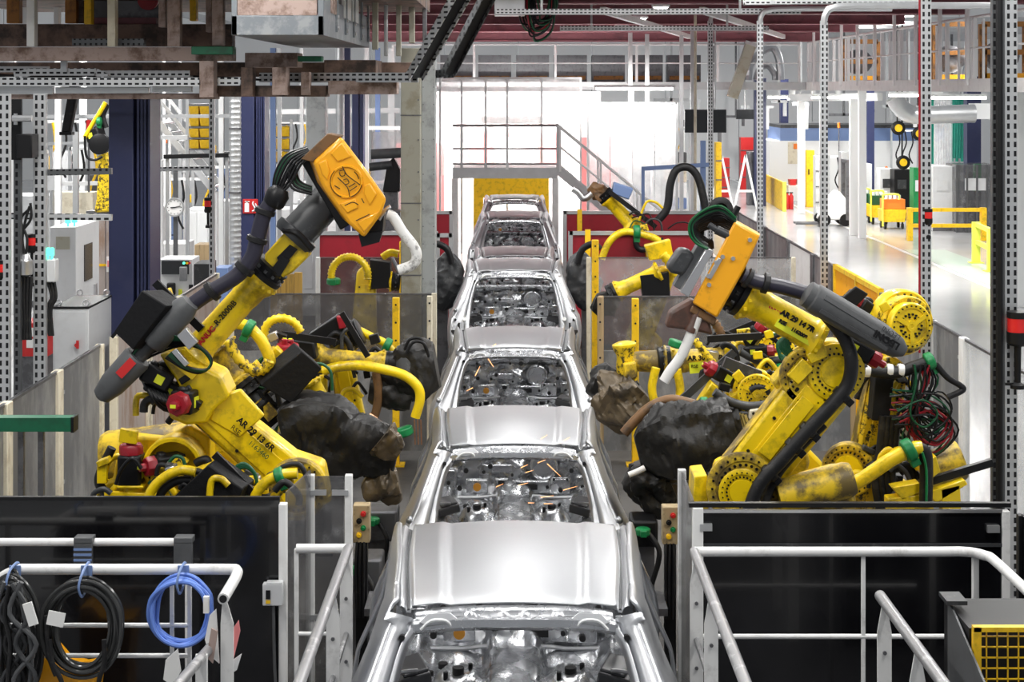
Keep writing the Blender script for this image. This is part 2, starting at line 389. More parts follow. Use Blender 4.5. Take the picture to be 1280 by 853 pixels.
# dark maroon upper deck, closes the view above the far end of the line
for i, x in enumerate(sorted({l[0] for l in LAMPS})):
    z = min(l[2] for l in LAMPS if l[0] == x) + 0.63; g = MB(); g.bb((x - 0.09, 2, z), (x + 0.09, 74, z + 0.25)); g.bb((x - 0.16, 2, z - 0.0), (x + 0.16, 74, z + 0.02)); struct('ceiling_beam', g, 'galv')
for k in range(8): g = MB(); g.bb((2, 49 + 3.0 * k, 6.3), (20, 49.1 + 3.0 * k, 6.42)); struct('ceiling_purlin', g, 'galv')
q = MB(); q.bb((-4.5, 25.5, 5.95), (9.0, 46.5, 6.05)); struct('ceiling', q, 'maroon')
for i, y in enumerate((28, 32, 37, 42, 46)):
    g = MB(); g.bb((-4.5, y - 0.12, 5.62 if i == 4 else 5.75), (9.0, y + 0.12, 5.95)); g.bb((-4.5, y - 0.2, 5.58 if i == 4 else 5.72), (9.0, y + 0.2, 5.62 if i == 4 else 5.75))
    tag(obj('deck_girder', g, 'maroon'), 'dark red flanged girder under the maroon upper deck', 'girder', 'girders under the upper deck')
for i, (a, b) in enumerate([((1.6, 29, 5.66), (4.8, 44, 5.66)), ((3.4, 29, 5.66), (7.4, 44, 5.66))]):
    g = MB(); g.beam(a, b, 0.1, 0.12); tag(obj('deck_brace', g, 'white'), 'pale slanting brace bar under the maroon deck', 'brace', 'braces under the deck')
for (px, py, Y) in ((826, 9, 30.3), (800, 23, 34.5), (777, 34, 39.5)):
    p = P(px, py, Y); t = thing('deck_lamp', 'round bright bay lamp under the maroon deck', 'ceiling light', p, 'bay lamps under the deck')
    g = MB(); g.lathe(p, (0, 0, 1), [(0.0, 0.17), (0.04, 0.18), (0.1, 0.1), (0.15, 0.06)], 16); obj('reflector', g, 'white_clean', t)
    g = MB(); g.lathe(p - V((0, 0, 0.03)), (0, 0, 1), [(0, 0.08), (0.015, 0.13), (0.03, 0.135)], 16); obj('lens', g, 'lamp', t)
# blue steel columns along the left of the cell
def h_column(x, y, label, top=4.2, w=0.44, d=0.5):
    t = thing('steel_column', label, 'column', (x, y, 0), 'blue columns')
    g = MB(); g.bb((x - w / 2, y - d / 2, 0), (x + w * 0.1, y + d / 2, top)); obj('box_section', g, 'blue_steel', t, bev=0.012)
    g = MB(); g.bb((x + w * 0.1, y - 0.02, 0), (x + w / 2, y + 0.02, top)); g.bb((x + w * 0.45, y - d / 2, 0), (x + w / 2, y + d / 2, top)); obj('web_plate', g, 'blue_steel', t)
    g = MB()
    for k in (0.17, 0.26, 0.34): g.bb((x + w * k, y - d / 2 + 0.02, 0), (x + w * k + 0.025, y - d / 2 + 0.05, top))
    obj('edge_rib', g, 'blue_steel', t)
    g = MB(); g.bb((x - w / 2 - 0.12, y - d / 2 - 0.1, 0), (x + w / 2 + 0.12, y + d / 2 + 0.1, 0.03)); obj('base_plate', g, 'blue_steel', t)
    return t
h_column(-4.08, 17.2, 'large dark blue steel column behind the grey switch cabinet')
c2 = h_column(-4.2, 25.8, 'dark blue steel column carrying the red extinguisher sign', w=0.42)
h_column(-4.2, 34.2, 'dark blue steel column standing beyond the extinguisher sign column', w=0.36)
h_column(-4.15, 42.6, 'slim far blue column next to the pale screen wall', w=0.3, top=4.4)
for px, w, l in ((383, 0.34, 'grey ribbed box column beside the yellow racking'),):
    p = P(px + 13, 110, 33); g = MB(); g.bb((p.x - 0.2, 32.8, 0), (p.x + 0.2, 33.2, 4.2)); tag(obj('grey_column', g, 'column_grey', bev=0.01), l, 'column')
# beige box column by the car line with a perforated steel column beside it
a, b = P(501, 110, 20).x, P(526, 110, 20).x
t = thing('box_column', 'stained beige square column next to the car line under the gantry', 'column', ((a + b) / 2, 20.15, 0))
g = MB(); g.bb((a, 20, 0), (b, 20.3, 4.75)); obj('shaft', g, 'column_beige', t, bev=0.012)
g = MB()
for z in (1.9, 2.8, 3.9): g.bb((a - 0.004, 19.996, z), (b + 0.004, 20.304, z + 0.015))
for z in (2.2, 2.6, 3.2, 3.6, 4.1): g.cyl((b - 0.03, 20.0, z), (b - 0.03, 19.985, z), 0.012, n=6)
obj('joint_band', g, 'steel_dark', t)
a2, b2 = P(527, 110, 20.2).x, P(544, 110, 20.2).x
t = thing('plated_column', 'galvanised riveted plate column joined to the beige column', 'column', ((a2 + b2) / 2, 20.4, 0))
g = MB(); g.bb((a2, 20.2, 0), (b2, 20.6, 4.62)); obj('shaft', g, 'column_grey', t, bev=0.008)
g = MB()
for z in [0.3 + 0.22 * k for k in range(20)]:
    for x in (a2 + 0.02, b2 - 0.02): g.cyl((x, 20.2, z), (x, 20.193, z), 0.008, n=6)
obj('rivet_row', g, 'steel_dark', t)
# ------------------------------------------------------------------ acrylic and sheet fences
def fence_panel(a, b, zt, m, label, group, post='white', zb=0.12, fr=True, name='fence_panel', tail=True, pw=0.07):
    a, b = V((a[0], a[1], 0)), V((b[0], b[1], 0)); d = (b - a).normalized()
    t = thing(name, label, 'fence panel', a, group)
    def post_at(p, nm='post'):
        g = MB(); g.beam(p + V((0, 0, 0.004)), p + V((0, 0, zt)), pw, pw, up=d); g.box(p + V((0, 0, 0.012)), (0.14, 0.068, 0.016)); obj(nm, g, post, t, bev=0.005)
    post_at(a + d * pw / 2)
    if tail: post_at(b - d * pw / 2)
    g = MB(); g.beam(a + d * pw + V((0, 0, (zt + zb) / 2)), b - d * (pw if tail else 0.01) + V((0, 0, (zt + zb) / 2)), 0.012, zt - zb); obj('pane', g, m, t)
    if fr:
        g = MB(); g.beam(a + d * pw + V((0, 0, zt - 0.012)), b - d * 0.01 + V((0, 0, zt - 0.012)), 0.03, 0.024); g.beam(a + d * pw + V((0, 0, zb)), b - d * 0.01 + V((0, 0, zb)), 0.03, 0.03); obj('edge_rail', g, 'steel_dark', t)
    g = MB()
    for z in (zt - 0.2, zt * 0.5, zb + 0.2): g.box(a + d * (pw + 0.02) + V((0, 0, z)), (0.06, 0.06, 0.03))
    obj('clamp', g, 'galv', t)
    return t
ys = [10.6, 11.95, 13.3, 14.7]
for i in range(3):
    fence_panel((-3.8, ys[i]), (-3.8, ys[i + 1]), 1.9, 'panel_grey', ['scuffed grey fence sheet right behind the dark green rail', 'scuffed grey fence sheet below the slotted post with the red beacon', 'scuffed grey fence sheet just before the grey switch cabinet'][i], 'grey fence sheets', post='cream')
for (y0, y1) in ((14.75, 16.1), (16.15, 17.6), (17.65, 19.9)):
    fence_panel((-3.7, y0), (-3.7, y1), 1.95, 'panel_rusty', {14.75: 'rust streaked pale fence sheet beside the grey switch cabinet', 16.15: 'rust streaked pale fence sheet right against the large blue column', 17.65: 'rust streaked pale fence sheet past the large blue column'}[y0], 'rust streaked sheets', post='cream')
ry = [9.3, 11.6, 13.9, 15.05, 16.2]
for i in range(4):
    fence_panel((4.23, ry[i]), (4.23, ry[i + 1]), 1.9, 'acrylic_clear' if i != 3 else 'panel_grey', ['clear scratched acrylic panel behind the red beacon post', 'hazy acrylic fence panel between aisle and the tall slotted post', 'hazy acrylic fence panel with narrow white post', 'dull grey fence sheet behind the black spattered gear disc'][i], None, post='white')
fence_panel((4.23, 16.25), (4.23, 18.4), 1.9, 'panel_grey', 'grey fence sheet between yellow mesh gate and aisle post', None, post='steel_dark')
# yellow mesh gate in the right fence
t = thing('mesh_gate', 'yellow framed mesh gate in the fence by the aisle', 'gate', (4.23, 18.45, 0))
g = MB()
for z in (0.15, 1.05, 1.9): g.beam((4.23, 18.45, z), (4.23, 21.1, z), 0.05, 0.06)
for y in (18.48, 19.75, 21.07): g.beam((4.23, y, 0.004), (4.23, y, 1.93), 0.06, 0.06, up=(0, 1, 0))
obj('gate_frame', g, 'yellow_post', t)
g = MB()
for k in range(44): g.beam((4.23, 18.5 + 0.06 * k, 0.15), (4.23, 18.5 + 0.06 * k, 1.9), 0.012, 0.012, up=(0, 1, 0))
o = obj('mesh_wire', g, 'gun_orange', t); o['kind'] = 'stuff'
for i, (y0, y1, m) in enumerate(((21.15, 22.6, 'panel_grey'), (22.65, 24.6, 'white'), (24.65, 27.0, 'panel_grey'), (27.05, 30.2, 'panel_grey'))):
    fence_panel((4.23, y0), (4.23, y1), 1.9, m, ['grey fence sheet just past the yellow mesh gate', 'white fence sheet beyond the yellow mesh gate', 'grey sheet of the aisle fence beside the third slotted post', 'far grey sheet at the end of the aisle fence'][i], None, post='steel_dark')
# cross screens between the stations
def screen(x0, x1, y, zt, m, label, lower=None, post='white', zb=0.1, zs=1.25):
    t = thing('station_screen', label, 'screen', (x0, y, 0))
    for x in (x0 + 0.03, x1 - 0.03):
        g = MB(); g.bb((x - 0.03, y - 0.03, 0.004), (x + 0.03, y + 0.03, zt)); obj('post', g, post, t, bev=0.005)
    g = MB(); g.bb((x0 + 0.06, y - 0.006, zs if lower else zb), (x1 - 0.06, y + 0.006, zt)); obj('upper_pane', g, m, t)
    if lower: g = MB(); g.bb((x0 + 0.06, y - 0.008, zb), (x1 - 0.06, y + 0.008, zs - 0.01)); obj('lower_sheet', g, lower, t)
    g = MB(); g.bb((x0, y - 0.012, zt - 0.015), (x1, y + 0.012, zt)); obj('edge_rail', g, 'steel_dark', t)
    return t
screen(P(330, 0, 18.3).x - 0.4, P(546, 0, 18.3).x, 18.3, 1.9, 'acrylic_smoke', 'smoky screen left of the car line with an ochre board behind it', 'panel_grey', 'cream')
screen(P(395, 0, 22.2).x, P(546, 0, 22.2).x, 22.2, 1.9, 'acrylic_smoke', 'smoky screen left of the car line in front of the red curtain', None, 'white')
screen(P(733, 0, 22.2).x, 3.9, 22.2, 1.9, 'acrylic_clear', 'hazy screen right of the car line in front of red panels', None, 'cream')
screen(P(748, 0, 18.3).x, 3.9, 18.3, 1.87, 'acrylic_smoke', 'smoky speckled screen right of the car line by yellow post', 'panel_grey', 'wood')
for x0, x1, y, l in ((396, 546, 26, 'dark red welding screen left of the car line'), (546, 565, 25.6, 'narrow red screen edge beside the car line'), (712, 880, 26, 'dark red welding screen right of the car line'), (705, 880, 30.3, 'farther red welding screen right of the car line'), (541, 565, 30.3, 'farther red welding screen left of the car line')):
    t = thing('welding_screen', l, 'screen', P(x0, 110, y) * 1 - V((0, 0, ZC)))
    xa, xb = P(x0, 0, y).x, P(x1, 0, y).x
    g = MB(); g.bb((xa, y, 0.1), (xb, y + 0.015, 1.88)); obj('curtain', g, 'red_panel', t)
    g = MB(); g.bb((xa, y - 0.03, 1.86), (xb, y + 0.04, 1.92)); g.bb((xa - 0.02, y - 0.03, 0.004), (xa + 0.05, y + 0.04, 1.92)); g.bb((xb - 0.05, y - 0.03, 0.004), (xb + 0.02, y + 0.04, 1.92)); obj('frame', g, 'galv', t)
    if xb - xa > 1:
        g = MB(); xm = xa + (0.25 if x0 > 600 else 0.72 * (xb - xa)); g.bb((xm, y - 0.035, 0.004), (xm + 0.09, y - 0.032 + 0.03, 1.95)); obj('yellow_upright', g, 'yellow_post', t)
# yellow safety uprights and boards beside the line
for px, pt, Y, w, m, l in ((744, 300, 21.0, 0.09, 'yellow_post', 'tall yellow upright in front of the hazy screen'), (794, 373, 18.0, 0.08, 'yellow_post', 'yellow upright in front of the smoky speckled screen'), (495, 372, 18.0, 0.08, 'yellow_post', 'yellow upright left of the car line before the smoky screen'),
                           (502, 302, 22.0, 0.06, 'yellow_post', 'yellow upright against the red curtain under the white bent pipe'), (750, 371, 17.9, 0.06, 'wood', 'pale wooden strip beside the yellow upright'), (537, 370, 18.1, 0.06, 'cream', 'cream strip beside the beige column')):
    p = P(px, pt, Y); t = thing('safety_upright', l, 'post', (p.x, Y, 0))
    g = MB(); g.bb((p.x - w / 2, Y - 0.03, 0.004), (p.x + w / 2, Y + 0.03, p.z)); obj('bar', g, m, t, bev=0.008)
    g = MB(); g.box((p.x, Y, 0.012), (0.2, 0.2, 0.016)); obj('foot_plate', g, m, t)
    g = MB()
    for k in range(4): g.cyl((p.x, Y - 0.03, p.z - 0.08 - 0.2 * k), (p.x, Y - 0.034, p.z - 0.08 - 0.2 * k), 0.012, n=8)
    obj('bolt_hole', g, 'hole', t)
p0, p1 = P(338, 345, 18.9), P(378, 345, 18.9)
g = MB()
t = thing('ochre_board', 'ochre planked board standing behind the smoky screen', 'board', (p0.x, 18.9, 0))
for k in range(4):
    g = MB(); dx = (p1.x - p0.x) / 4; g.bb((p0.x + dx * k + 0.003, 18.88, 0.004), (p0.x + dx * (k + 1) - 0.003, 18.92, 2.05 + 0.02 * (k % 2))); obj('plank', g, 'ochre', t)
g = MB(); g.bb((p0.x, 18.92, 0.5), (p1.x, 18.95, 0.6)); g.bb((p0.x, 18.92, 1.5), (p1.x, 18.95, 1.6)); obj('batten', g, 'wood', t)
for k, px in enumerate((300, 318, 326)):
    x = P(px, 0, 19.4).x; t = thing('grey_upright_sheet', 'grey corrugated steel sheet wall behind the main left arm', 'panel', (x, 19.4, 0), 'grey sheets behind the left arm')
    g = MB(); g.prism([(-0.09, 0), (-0.05, 0), (-0.04, -0.04), (0.04, -0.04), (0.05, 0), (0.09, 0), (0.09, 0.02), (-0.09, 0.02)], (x, 19.4, 0.985), (1, 0, 0), (0, 1, 0), 1.96); obj('sheet', g, 'panel_grey', t)
# ------------------------------------------------------------------ slotted posts and conduits along the right fence
def slotted_post(x, y, zt, label, w=0.1, dark=True, bend=None, m='slot_z', z0=0.0):
    t = thing('slotted_post', label, 'post', (x - w / 2, y, z0), 'slotted posts')
    g = MB(); g.bb((x - w / 2, y - 0.02, z0 + 0.004), (x + w / 2, y + 0.04, zt)); obj('perforated_channel', g, m, t)
    if dark: g = MB(); g.bb((x - w / 2 - dark, y - 0.01, z0 + 0.004), (x - w / 2, y + 0.05, zt)); obj('side_channel', g, 'slot_dark', t)
    g = MB(); g.box((x, y, z0 + 0.01), (w + 0.12, 0.18, 0.018)); obj('foot_plate', g, 'galv', t)
    if bend: g = MB(); g.tube(bend, 0.045, 8); obj('bent_conduit', g, 'galv', t)
    return t
t = slotted_post(P(1263, 0, 13.1).x, 13.1, 5.4, 'tall slotted post with a dark channel at the corner of the right fence', w=0.1, dark=0.1)
g = MB(); x = P(1247, 0, 13.05).x; g.tube([(x, 13.0, 5.4), (x, 13.0, 0.05)], 0.03, 8, res=1); obj('power_cable', g, 'black', t)
for px, Y, w, bx, l in ((1157, 16.0, 0.105, None, 'slim slotted post with a thin red cable down its side'), (1030, 21.2, 0.095, (-1.2, 0.0), 'slotted post bending over at its top above the grey fence'), (950, 26.7, 0.1, (-1.0, 0.0), 'far slotted post bending over above the aisle fence'), (888, 33.5, 0.11, (-1.3, 0), 'farthest slotted post near the black hanging screen')):
    x = P(px, 0, Y).x; zt = 5.5 if bx is None else P(0, 26, Y).z
    bend = None if bx is None else [(x, Y + 0.01, zt - 0.05), (x + 0.02, Y, zt + 0.08), (x + 0.12, Y, zt + 0.17), (x + 0.5, Y, zt + 0.2), (x + 2.2, Y, zt + 0.2)]
    t = slotted_post(x, Y, zt, l, w=w, dark=0, bend=bend)
    if bx is None: g = MB(); g.tube([(x - 0.06, Y, 5.5), (x - 0.06, Y, 1.6)], 0.012, 6, res=1); obj('red_cable', g, 'red_cap', t)
for (x0, py0, x1, py1, Y, l) in ((620, 18, 1000, 17, 27, 'long perforated cable tray under the maroon deck'), (700, 38, 960, 38, 31, 'lower perforated cable tray running above the far walkway'), (930, 6, 1160, 2, 22, 'perforated tray joining the slotted posts overhead')):
    a, b = P(x0, py0, Y), P(x1, py1, Y); t = thing('cable_tray', l, 'cable tray', a)
    g = MB(); g.beam(a, b, 0.2, 0.015); obj('tray_floor', g, 'steel_dark', t)
    for s in (-1, 1): g = MB(); g.beam(a + V((0, 0.1 * s, 0.04)), b + V((0, 0.1 * s, 0.04)), 0.012, 0.09); obj('tray_side', g, 'slot_x', t)
    for k in (0.15, 0.8): q = a.lerp(b, k); g = MB(); g.bb((q.x - 0.02, q.y - 0.12, q.z), (q.x + 0.02, q.y - 0.08, max(5.95, q.z + 0.4))); obj('hanger', g, 'galv', t)
# diagonal slotted trays climbing to the right from the gantry
for (pts, l, m) in (([(330, 97, 17), (518, 97, 16.2), (664, -158, 14.4)], 'bright slotted cable tray rising past the beige column top', 'slot_x'), ([(548, 93, 20.5), (560, 92, 20.3), (696, -170, 17.6)], 'dark slotted cable tray rising to the right of the beige column', 'slot_dark')):
    t = thing('rising_cable_tray', l, 'cable tray', P(*pts[0]))
    for k in range(2):
        a, b = P(*pts[k]), P(*pts[k + 1])
        g = MB(); g.beam(a, b, 0.16, 0.012, up=(0, 0, 1)); obj('tray_floor', g, 'black', t)
        for s in (-1, 1):
            d = frame(b - a)[1] * 0.08 * s; g = MB(); g.beam(a + d, b + d, 0.012, 0.1); obj('tray_side', g, m, t)
# ------------------------------------------------------------------ overhead gantry, top left
def bar_px(x0, y0, x1, y1, Y, d, m, name, label, cat='beam', bev=0.006, group=None):
    a, b = P(x0, y1, Y), P(x1, y0, Y); g = MB(); g.bb((a.x, Y, a.z), (b.x, Y + d, b.z)); return tag(obj(name, g, m, bev=bev, loc=(a.x, Y, a.z)), label, cat, group)
bar_px(-60, 59, 290, 76, 16.2, 0.25, 'pink_steel', 'gantry_beam', 'long scraped pale pink main beam of the overhead gantry')
bar_px(-60, 30, 290, 58, 16.9, 0.2, 'rust_steel', 'gantry_rear_beam', 'dark rusty rear beam of the overhead gantry')
bar_px(13, 117, 268, 124, 16.3, 0.3, 'pink_steel', 'gantry_lower_chord', 'thin pink lower chord of the gantry above the blue column')
bar_px(268, 107, 408, 121, 16.5, 0.3, 'rust_steel', 'gantry_brown_chord', 'brown lower chord under the steel trough')
bar_px(410, 101, 496, 118, 16.4, 0.3, 'pink_steel', 'gantry_end_chord', 'pink bolted chord ending at the beige column')
bar_px(-60, 78, 520, 96, 18.2, 0.3, 'rust_steel', 'gantry_deck_beam', 'dark beam under the gantry deck behind the cable trays')
bar_px(-60, 108, 66, 118, 16.2, 0.06, 'galv', 'closed_cable_duct', 'grey closed cable duct under the gantry trays')
bar_px(69, 109, 186, 117, 16.2, 0.06, 'galv', 'long_cable_duct', 'longer pale cable duct under the gantry trays')
bar_px(190, 108, 240, 115, 16.2, 0.06, 'galv', 'short_cable_duct', 'short pale cable duct near the pink stub post')
bar_px(249, 76, 267, 122, 16.1, 0.2, 'pink_steel', 'gantry_stub', 'pink stub post between main beam and lower chord', 'post')
bar_px(340, 84, 357, 119, 16.2, 0.32, 'pink_steel', 'gantry_bracket', 'pink bracket plate under the trough', 'bracket')
bar_px(301, 84, 316, 121, 16.3, 0.2, 'rust_steel', 'dark_bracket', 'dark brown bracket beside the pink bracket plate', 'bracket')
bar_px(376, 90, 387, 119, 16.4, 0.15, 'pink_steel', 'small_bracket', 'small pink bracket behind the trough', 'bracket')
bar_px(306, 66, 372, 84, 17.0, 0.4, 'pink_steel', 'cross_tie', 'short pink cross tie under the trough', 'beam')
bar_px(405, 75, 470, 92, 17.4, 0.81, 'rust_steel', 'brown_cross_tie', 'brown cross tie near the beige column', 'beam')
bar_px(239, 58, 291, 68, 16.0, 0.18, 'green_bar', 'green_pad', 'green pad strip on the end of the main gantry beam', 'pad')
bar_px(372, 70, 402, 77, 16.5, 0.18, 'green_bar', 'small_green_pad', 'small green pad under the trough', 'pad')
bar_px(-160, -40, 505, -14, 15.0, 4.6, 'rust_steel', 'gantry_shade_plate', 'unseen rusty plate enlarged to shade the gantry', 'plate')  # out of view above the gantry, widened to block the lamps overhead
for x0, x1, y1, Y, m, l in ((33, 43, 58, 16.15, 'white', 'white gantry post with a dirty foot'), (134, 144, 58, 16.1, 'cream', 'cream gantry post with a rusty edge'), (198, 207, 34, 16.3, 'pink_steel', 'narrow pink gantry post'), (209, 225, 58, 16.15, 'pink_steel', 'wide pink gantry post stained with rust'), (257, 264, 40, 16.5, 'pink_steel', 'thin pink post behind the wide pink post'),
                            (265, 279, 57, 16.2, 'pink_steel', 'pink gantry post beside the green pad'), (8, 24, 29, 16.8, 'rust_orange', 'orange rusty post at the end of the gantry'), (81, 95, 29, 16.9, 'rust_orange', 'orange rusty post left of the yellow bar'), (95, 104, 29, 17.0, 'rust_steel', 'dark rusty post beside the orange one'), (105, 114, 30, 16.7, 'yellow_post', 'bright yellow bar in the gantry'), (237, 245, 26, 16.8, 'yellow_post', 'slanting yellow bar at the green pad'),
                            (27, 34, 30, 18.4, 'white_clean', 'white upright behind the gantry posts'), (67, 73, 34, 18.4, 'white_clean', 'second white upright behind the gantry posts'), (465, 472, 62, 17.4, 'column_beige', 'slim beige hanger rod behind the trough'), (480, 484, 70, 17.9, 'galv', 'thin steel hanger rod behind the trough'), (495, 501, 70, 18.0, 'column_beige', 'slim beige hanger rod near the beige column'), (511, 518, 54, 18.4, 'column_beige', 'beige hanger rod above the beige column'), (528, 533, 55, 18.8, 'steel_dark', 'dark hanger rod above the plated column')):
    bar_px(x0, -25, x1, y1, Y, 0.12, m, 'gantry_post', l, 'post')
for x0, x1, y0, y1, Y, l in ((84, 180, 31, 58, 16.45, 'dark'), (126, 180, 46, 57, 16.3, 'roller chain')):
    pass
g = MB(); a, b = P(90, 52, 16.4), P(180, 52, 16.4); g.bb((a.x, 16.4, a.z - 0.04), (b.x, 16.5, a.z + 0.03)); tag(obj('gantry_chain_rail', g, 'slot_dark', loc=tuple(a)), 'black perforated chain rail on the main gantry beam', 'rail')
p = P(130, 10, 17.6); t = thing('gantry_drum', 'dark drum with a red rim on the gantry', 'drum', P(150, 30, 17.2))
g = MB(); g.prism([(-0.35, -0.2), (0.45, -0.2), (0.55, 0.25), (-0.25, 0.25)], P(150, 12, 17.3), (1, 0, 0), (0, 0, 1), 0.4); obj('drum_housing', g, 'steel_dark', t, bev=0.02)
g = MB(); c = P(186, 0, 17.0); g.lathe(c, (0, -1, 0), [(0, 0.11), (0.05, 0.11), (0.05, 0.08), (0.06, 0.08)], 24); obj('red_rim', g, 'red_cap', t)
g = MB(); a, b = P(116, 33, 17.0), P(195, 22, 17.0); g.bb((a.x, 17.0, a.z), (b.x, 17.3, b.z)); obj('base_flange', g, 'maroon', t)
for (x0, y0, x1, y1, Y, l) in ((-60, 97, 249, 108, 16.05, 'long straight slotted cable tray beneath the main gantry beam'), (265, 97, 300, 107, 16.3, 'short slotted tray past the pink stub post'), (-60, 83, 62, 90, 16.9, 'upper slotted tray tucked under the gantry beam'), (128, 88, 237, 96, 16.6, 'rear slotted tray above the long straight tray')):
    a, b = P(x0, y1, Y), P(x1, y0, Y); t = thing('gantry_cable_tray', l, 'cable tray', a)
    g = MB(); g.bb((a.x, Y, a.z), (b.x, Y + 0.012, b.z)); obj('tray_side', g, 'slot_x', t)
    g = MB(); g.bb((a.x, Y + 0.012, a.z), (b.x, Y + 0.2, a.z + 0.012)); obj('tray_floor', g, 'galv', t)
t = thing('bent_cable_tray', 'bent slotted tray crossing under the gantry beam', 'cable tray', P(18, 94, 16.5))
for (a, b) in (((18, 95), (38, 90)), ((38, 90), (120, 90)), ((120, 90), (134, 97))):
    g = MB(); g.beam(P(*a, 16.5), P(*b, 16.5), 0.02, 0.075); obj('tray_side', g, 'slot_x', t)
g = MB()
for k in range(5): g.tube([P(-20, 92 + k, 16.7), P(60, 97 - k, 16.7), P(140, 92 + k, 16.7), P(250, 96, 16.8), P(330, 100, 17)], 0.012, 5, 5)
tag(obj('tray_cables', g, 'black', loc=tuple(P(0, 95, 16.7))), 'black cables lying in the gantry trays', 'cable')
# steel trough of the overhead conveyor
x0, x1, zb = P(290, 0, 14).x, P(405, 0, 14).x, P(0, 44, 14).z
t = thing('conveyor_trough', 'grey steel trough of the overhead conveyor with a pink end plate', 'trough', (x0, 14, zb))
g = MB(); g.bb((x0, 14, zb), (x1, 18.4, zb + 0.03)); obj('trough_floor', g, 'trough', t)
for x in (x0, x1 - 0.03): g = MB(); g.bb((x, 14, zb + 0.03), (x + 0.03, 18.4, zb + 0.34)); obj('trough_side', g, 'trough', t)
g = MB(); g.bb((x0, 13.97, zb), (x1, 14.0, zb + 0.17)); g.bb((x0, 13.97, zb), (x0 + 0.05, 14, zb + 0.6)); g.bb((x1 - 0.05, 13.97, zb), (x1, 14, zb + 0.6)); obj('front_frame', g, 'trough', t, bev=0.004)
g = MB(); g.bb((x0 + 0.05, 13.98, zb + 0.175), (x1 - 0.06, 14.01, zb + 0.6)); obj('end_plate', g, 'pink_steel', t)
for k in range(5):
    y = 14.9 + 0.8 * k; g = MB(); g.bb((x1, y, zb + 0.06), (x1 + 0.02, y + 0.1, zb + 0.9)); obj('stiffener', g, 'trough', t)
    g = MB(); g.cyl((x1 + 0.02, y + 0.05, zb + 0.1), (x1 + 0.03, y + 0.05, zb + 0.1), 0.02, n=8); g.cyl((x1 + 0.02, y + 0.05, zb + 0.2), (x1 + 0.03, y + 0.05, zb + 0.2), 0.02, n=8); obj('bolt', g, 'steel', t)
for k, (y, m) in enumerate(((14.5, 'pink_steel'), (14.75, 'pink_steel'), (15.6, 'white'), (16.4, 'white'))):
    g = MB(); g.bb((x1 - 0.02, y, zb + 0.22), (x1 + 0.012, y + (0.18 if k < 2 else 0.6), zb + 0.6)); obj('side_plate', g, m, t)
g = MB(); p = P(80, 90, 16.44); g.bb((p.x - 0.03, 16.42, p.z), (p.x + 0.03, 16.47, 4.55)); obj('hanger', g, 'galv', [o for o in bpy.data.objects if o.name == 'bent_cable_tray'][0])
# cable bunch hanging from the deck
t = thing('hanging_cable_bunch', 'tangled black and green cable bunch hanging below the maroon deck', 'cable', P(675, 40, 27.6))
for m, n in (('black', 14), ('green_dark', 5), ('red_cap', 2)):
    g = MB()
    for k in range(n):
        a = random.uniform(-14, 16); b = random.uniform(14, 52)
        g.tube([P(660 + a * 0.7, -16, 27.6), P(662 + a, b * 0.5, 27.6 + random.uniform(-0.1, 0.1)), P(668 + a * 0.6 + random.uniform(-6, 6), b, 27.6), P(688 + a * 0.5, b * 0.7, 27.7), P(692 + a * 0.3, -16, 27.6)], 0.016, 5, 5)
    obj(m + '_cables', g, m, t)
bar_px(618, -14, 656, 19, 27.2, 0.5, 'galv', 'duct_box', 'grey duct box beside the hanging cable bunch', 'duct')
# ------------------------------------------------------------------ far walkway, side walkway
def railing(pts, zt, label, m='white_clean', h=1.1, step=2.0, r=0.03, low=True, name='guard_rail', cat='railing'):
    t = thing(name, label, cat, (pts[0][0], pts[0][1], zt - h))
    for i in range(len(pts) - 1):
        a, b = V((*pts[i], 0)), V((*pts[i + 1], 0)); L = (b - a).length; n = max(1, round(L / step))
        g = MB(); g.tube([a + V((0, 0, zt)), b + V((0, 0, zt))], r, 8, res=1); obj('top_rail', g, m, t)
        g = MB(); g.tube([a + V((0, 0, zt - h * 0.5)), b + V((0, 0, zt - h * 0.5))], r * 0.7, 6, res=1); obj('knee_rail', g, m, t)
        for k in range(n + (i == len(pts) - 2)):
            p = a + (b - a) * k / n; g = MB(); g.bb((p.x - 0.035, p.y - 0.035, zt - h), (p.x + 0.035, p.y + 0.035, zt)); obj('post', g, m, t)
    return t
g = MB(); g.bb((-3.5, 46, 4.2), (8.38, 49.6, 4.42)); tag(obj('far_walkway', g, 'galv', loc=(0, 46, 4.2)), 'grey deck of the walkway crossing the hall at the far end', 'walkway')
railing([(-3.5, 46.1), (8.2, 46.1)], 5.5, 'white guard rail along the far crossing walkway', step=2.2, h=1.08)
g = MB(); g.bb((8.4, 20, 4.18), (11.7, 56, 4.42)); tag(obj('side_walkway', g, 'white', loc=(8.4, 20, 4.18)), 'pale steel deck of the raised walkway along the aisle', 'walkway')
t = railing([(8.45, 22), (8.45, 46)], 5.55, 'white guard rail of the raised walkway along the aisle', step=1.9, h=1.13)
g = MB()
for k in range(30): g.bb((8.43, 22.4 + 0.8 * k, 4.42), (8.47, 22.44 + 0.8 * k, 5.5))
obj('infill_bar', g, 'white_clean', t)
for k in range(13):
    g = MB(); g.bb((8.36, 22 + 1.9 * k, 4.3), (8.42, 22.1 + 1.9 * k, 6.1)); tag(obj('walkway_upright', g, 'white_clean', loc=(8.36, 22 + 1.9 * k, 4.3)), 'tall white upright fixed to the raised aisle walkway', 'post', 'walkway uprights')
for y in (24, 31, 38, 45):
    g = MB(); g.bb((9.7, y, 0.002), (9.9, y + 0.2, 4.18)); tag(obj('support_column', g, 'white_clean', loc=(9.8, y, 0)), 'white leg standing under the raised aisle walkway', 'post', 'walkway legs')
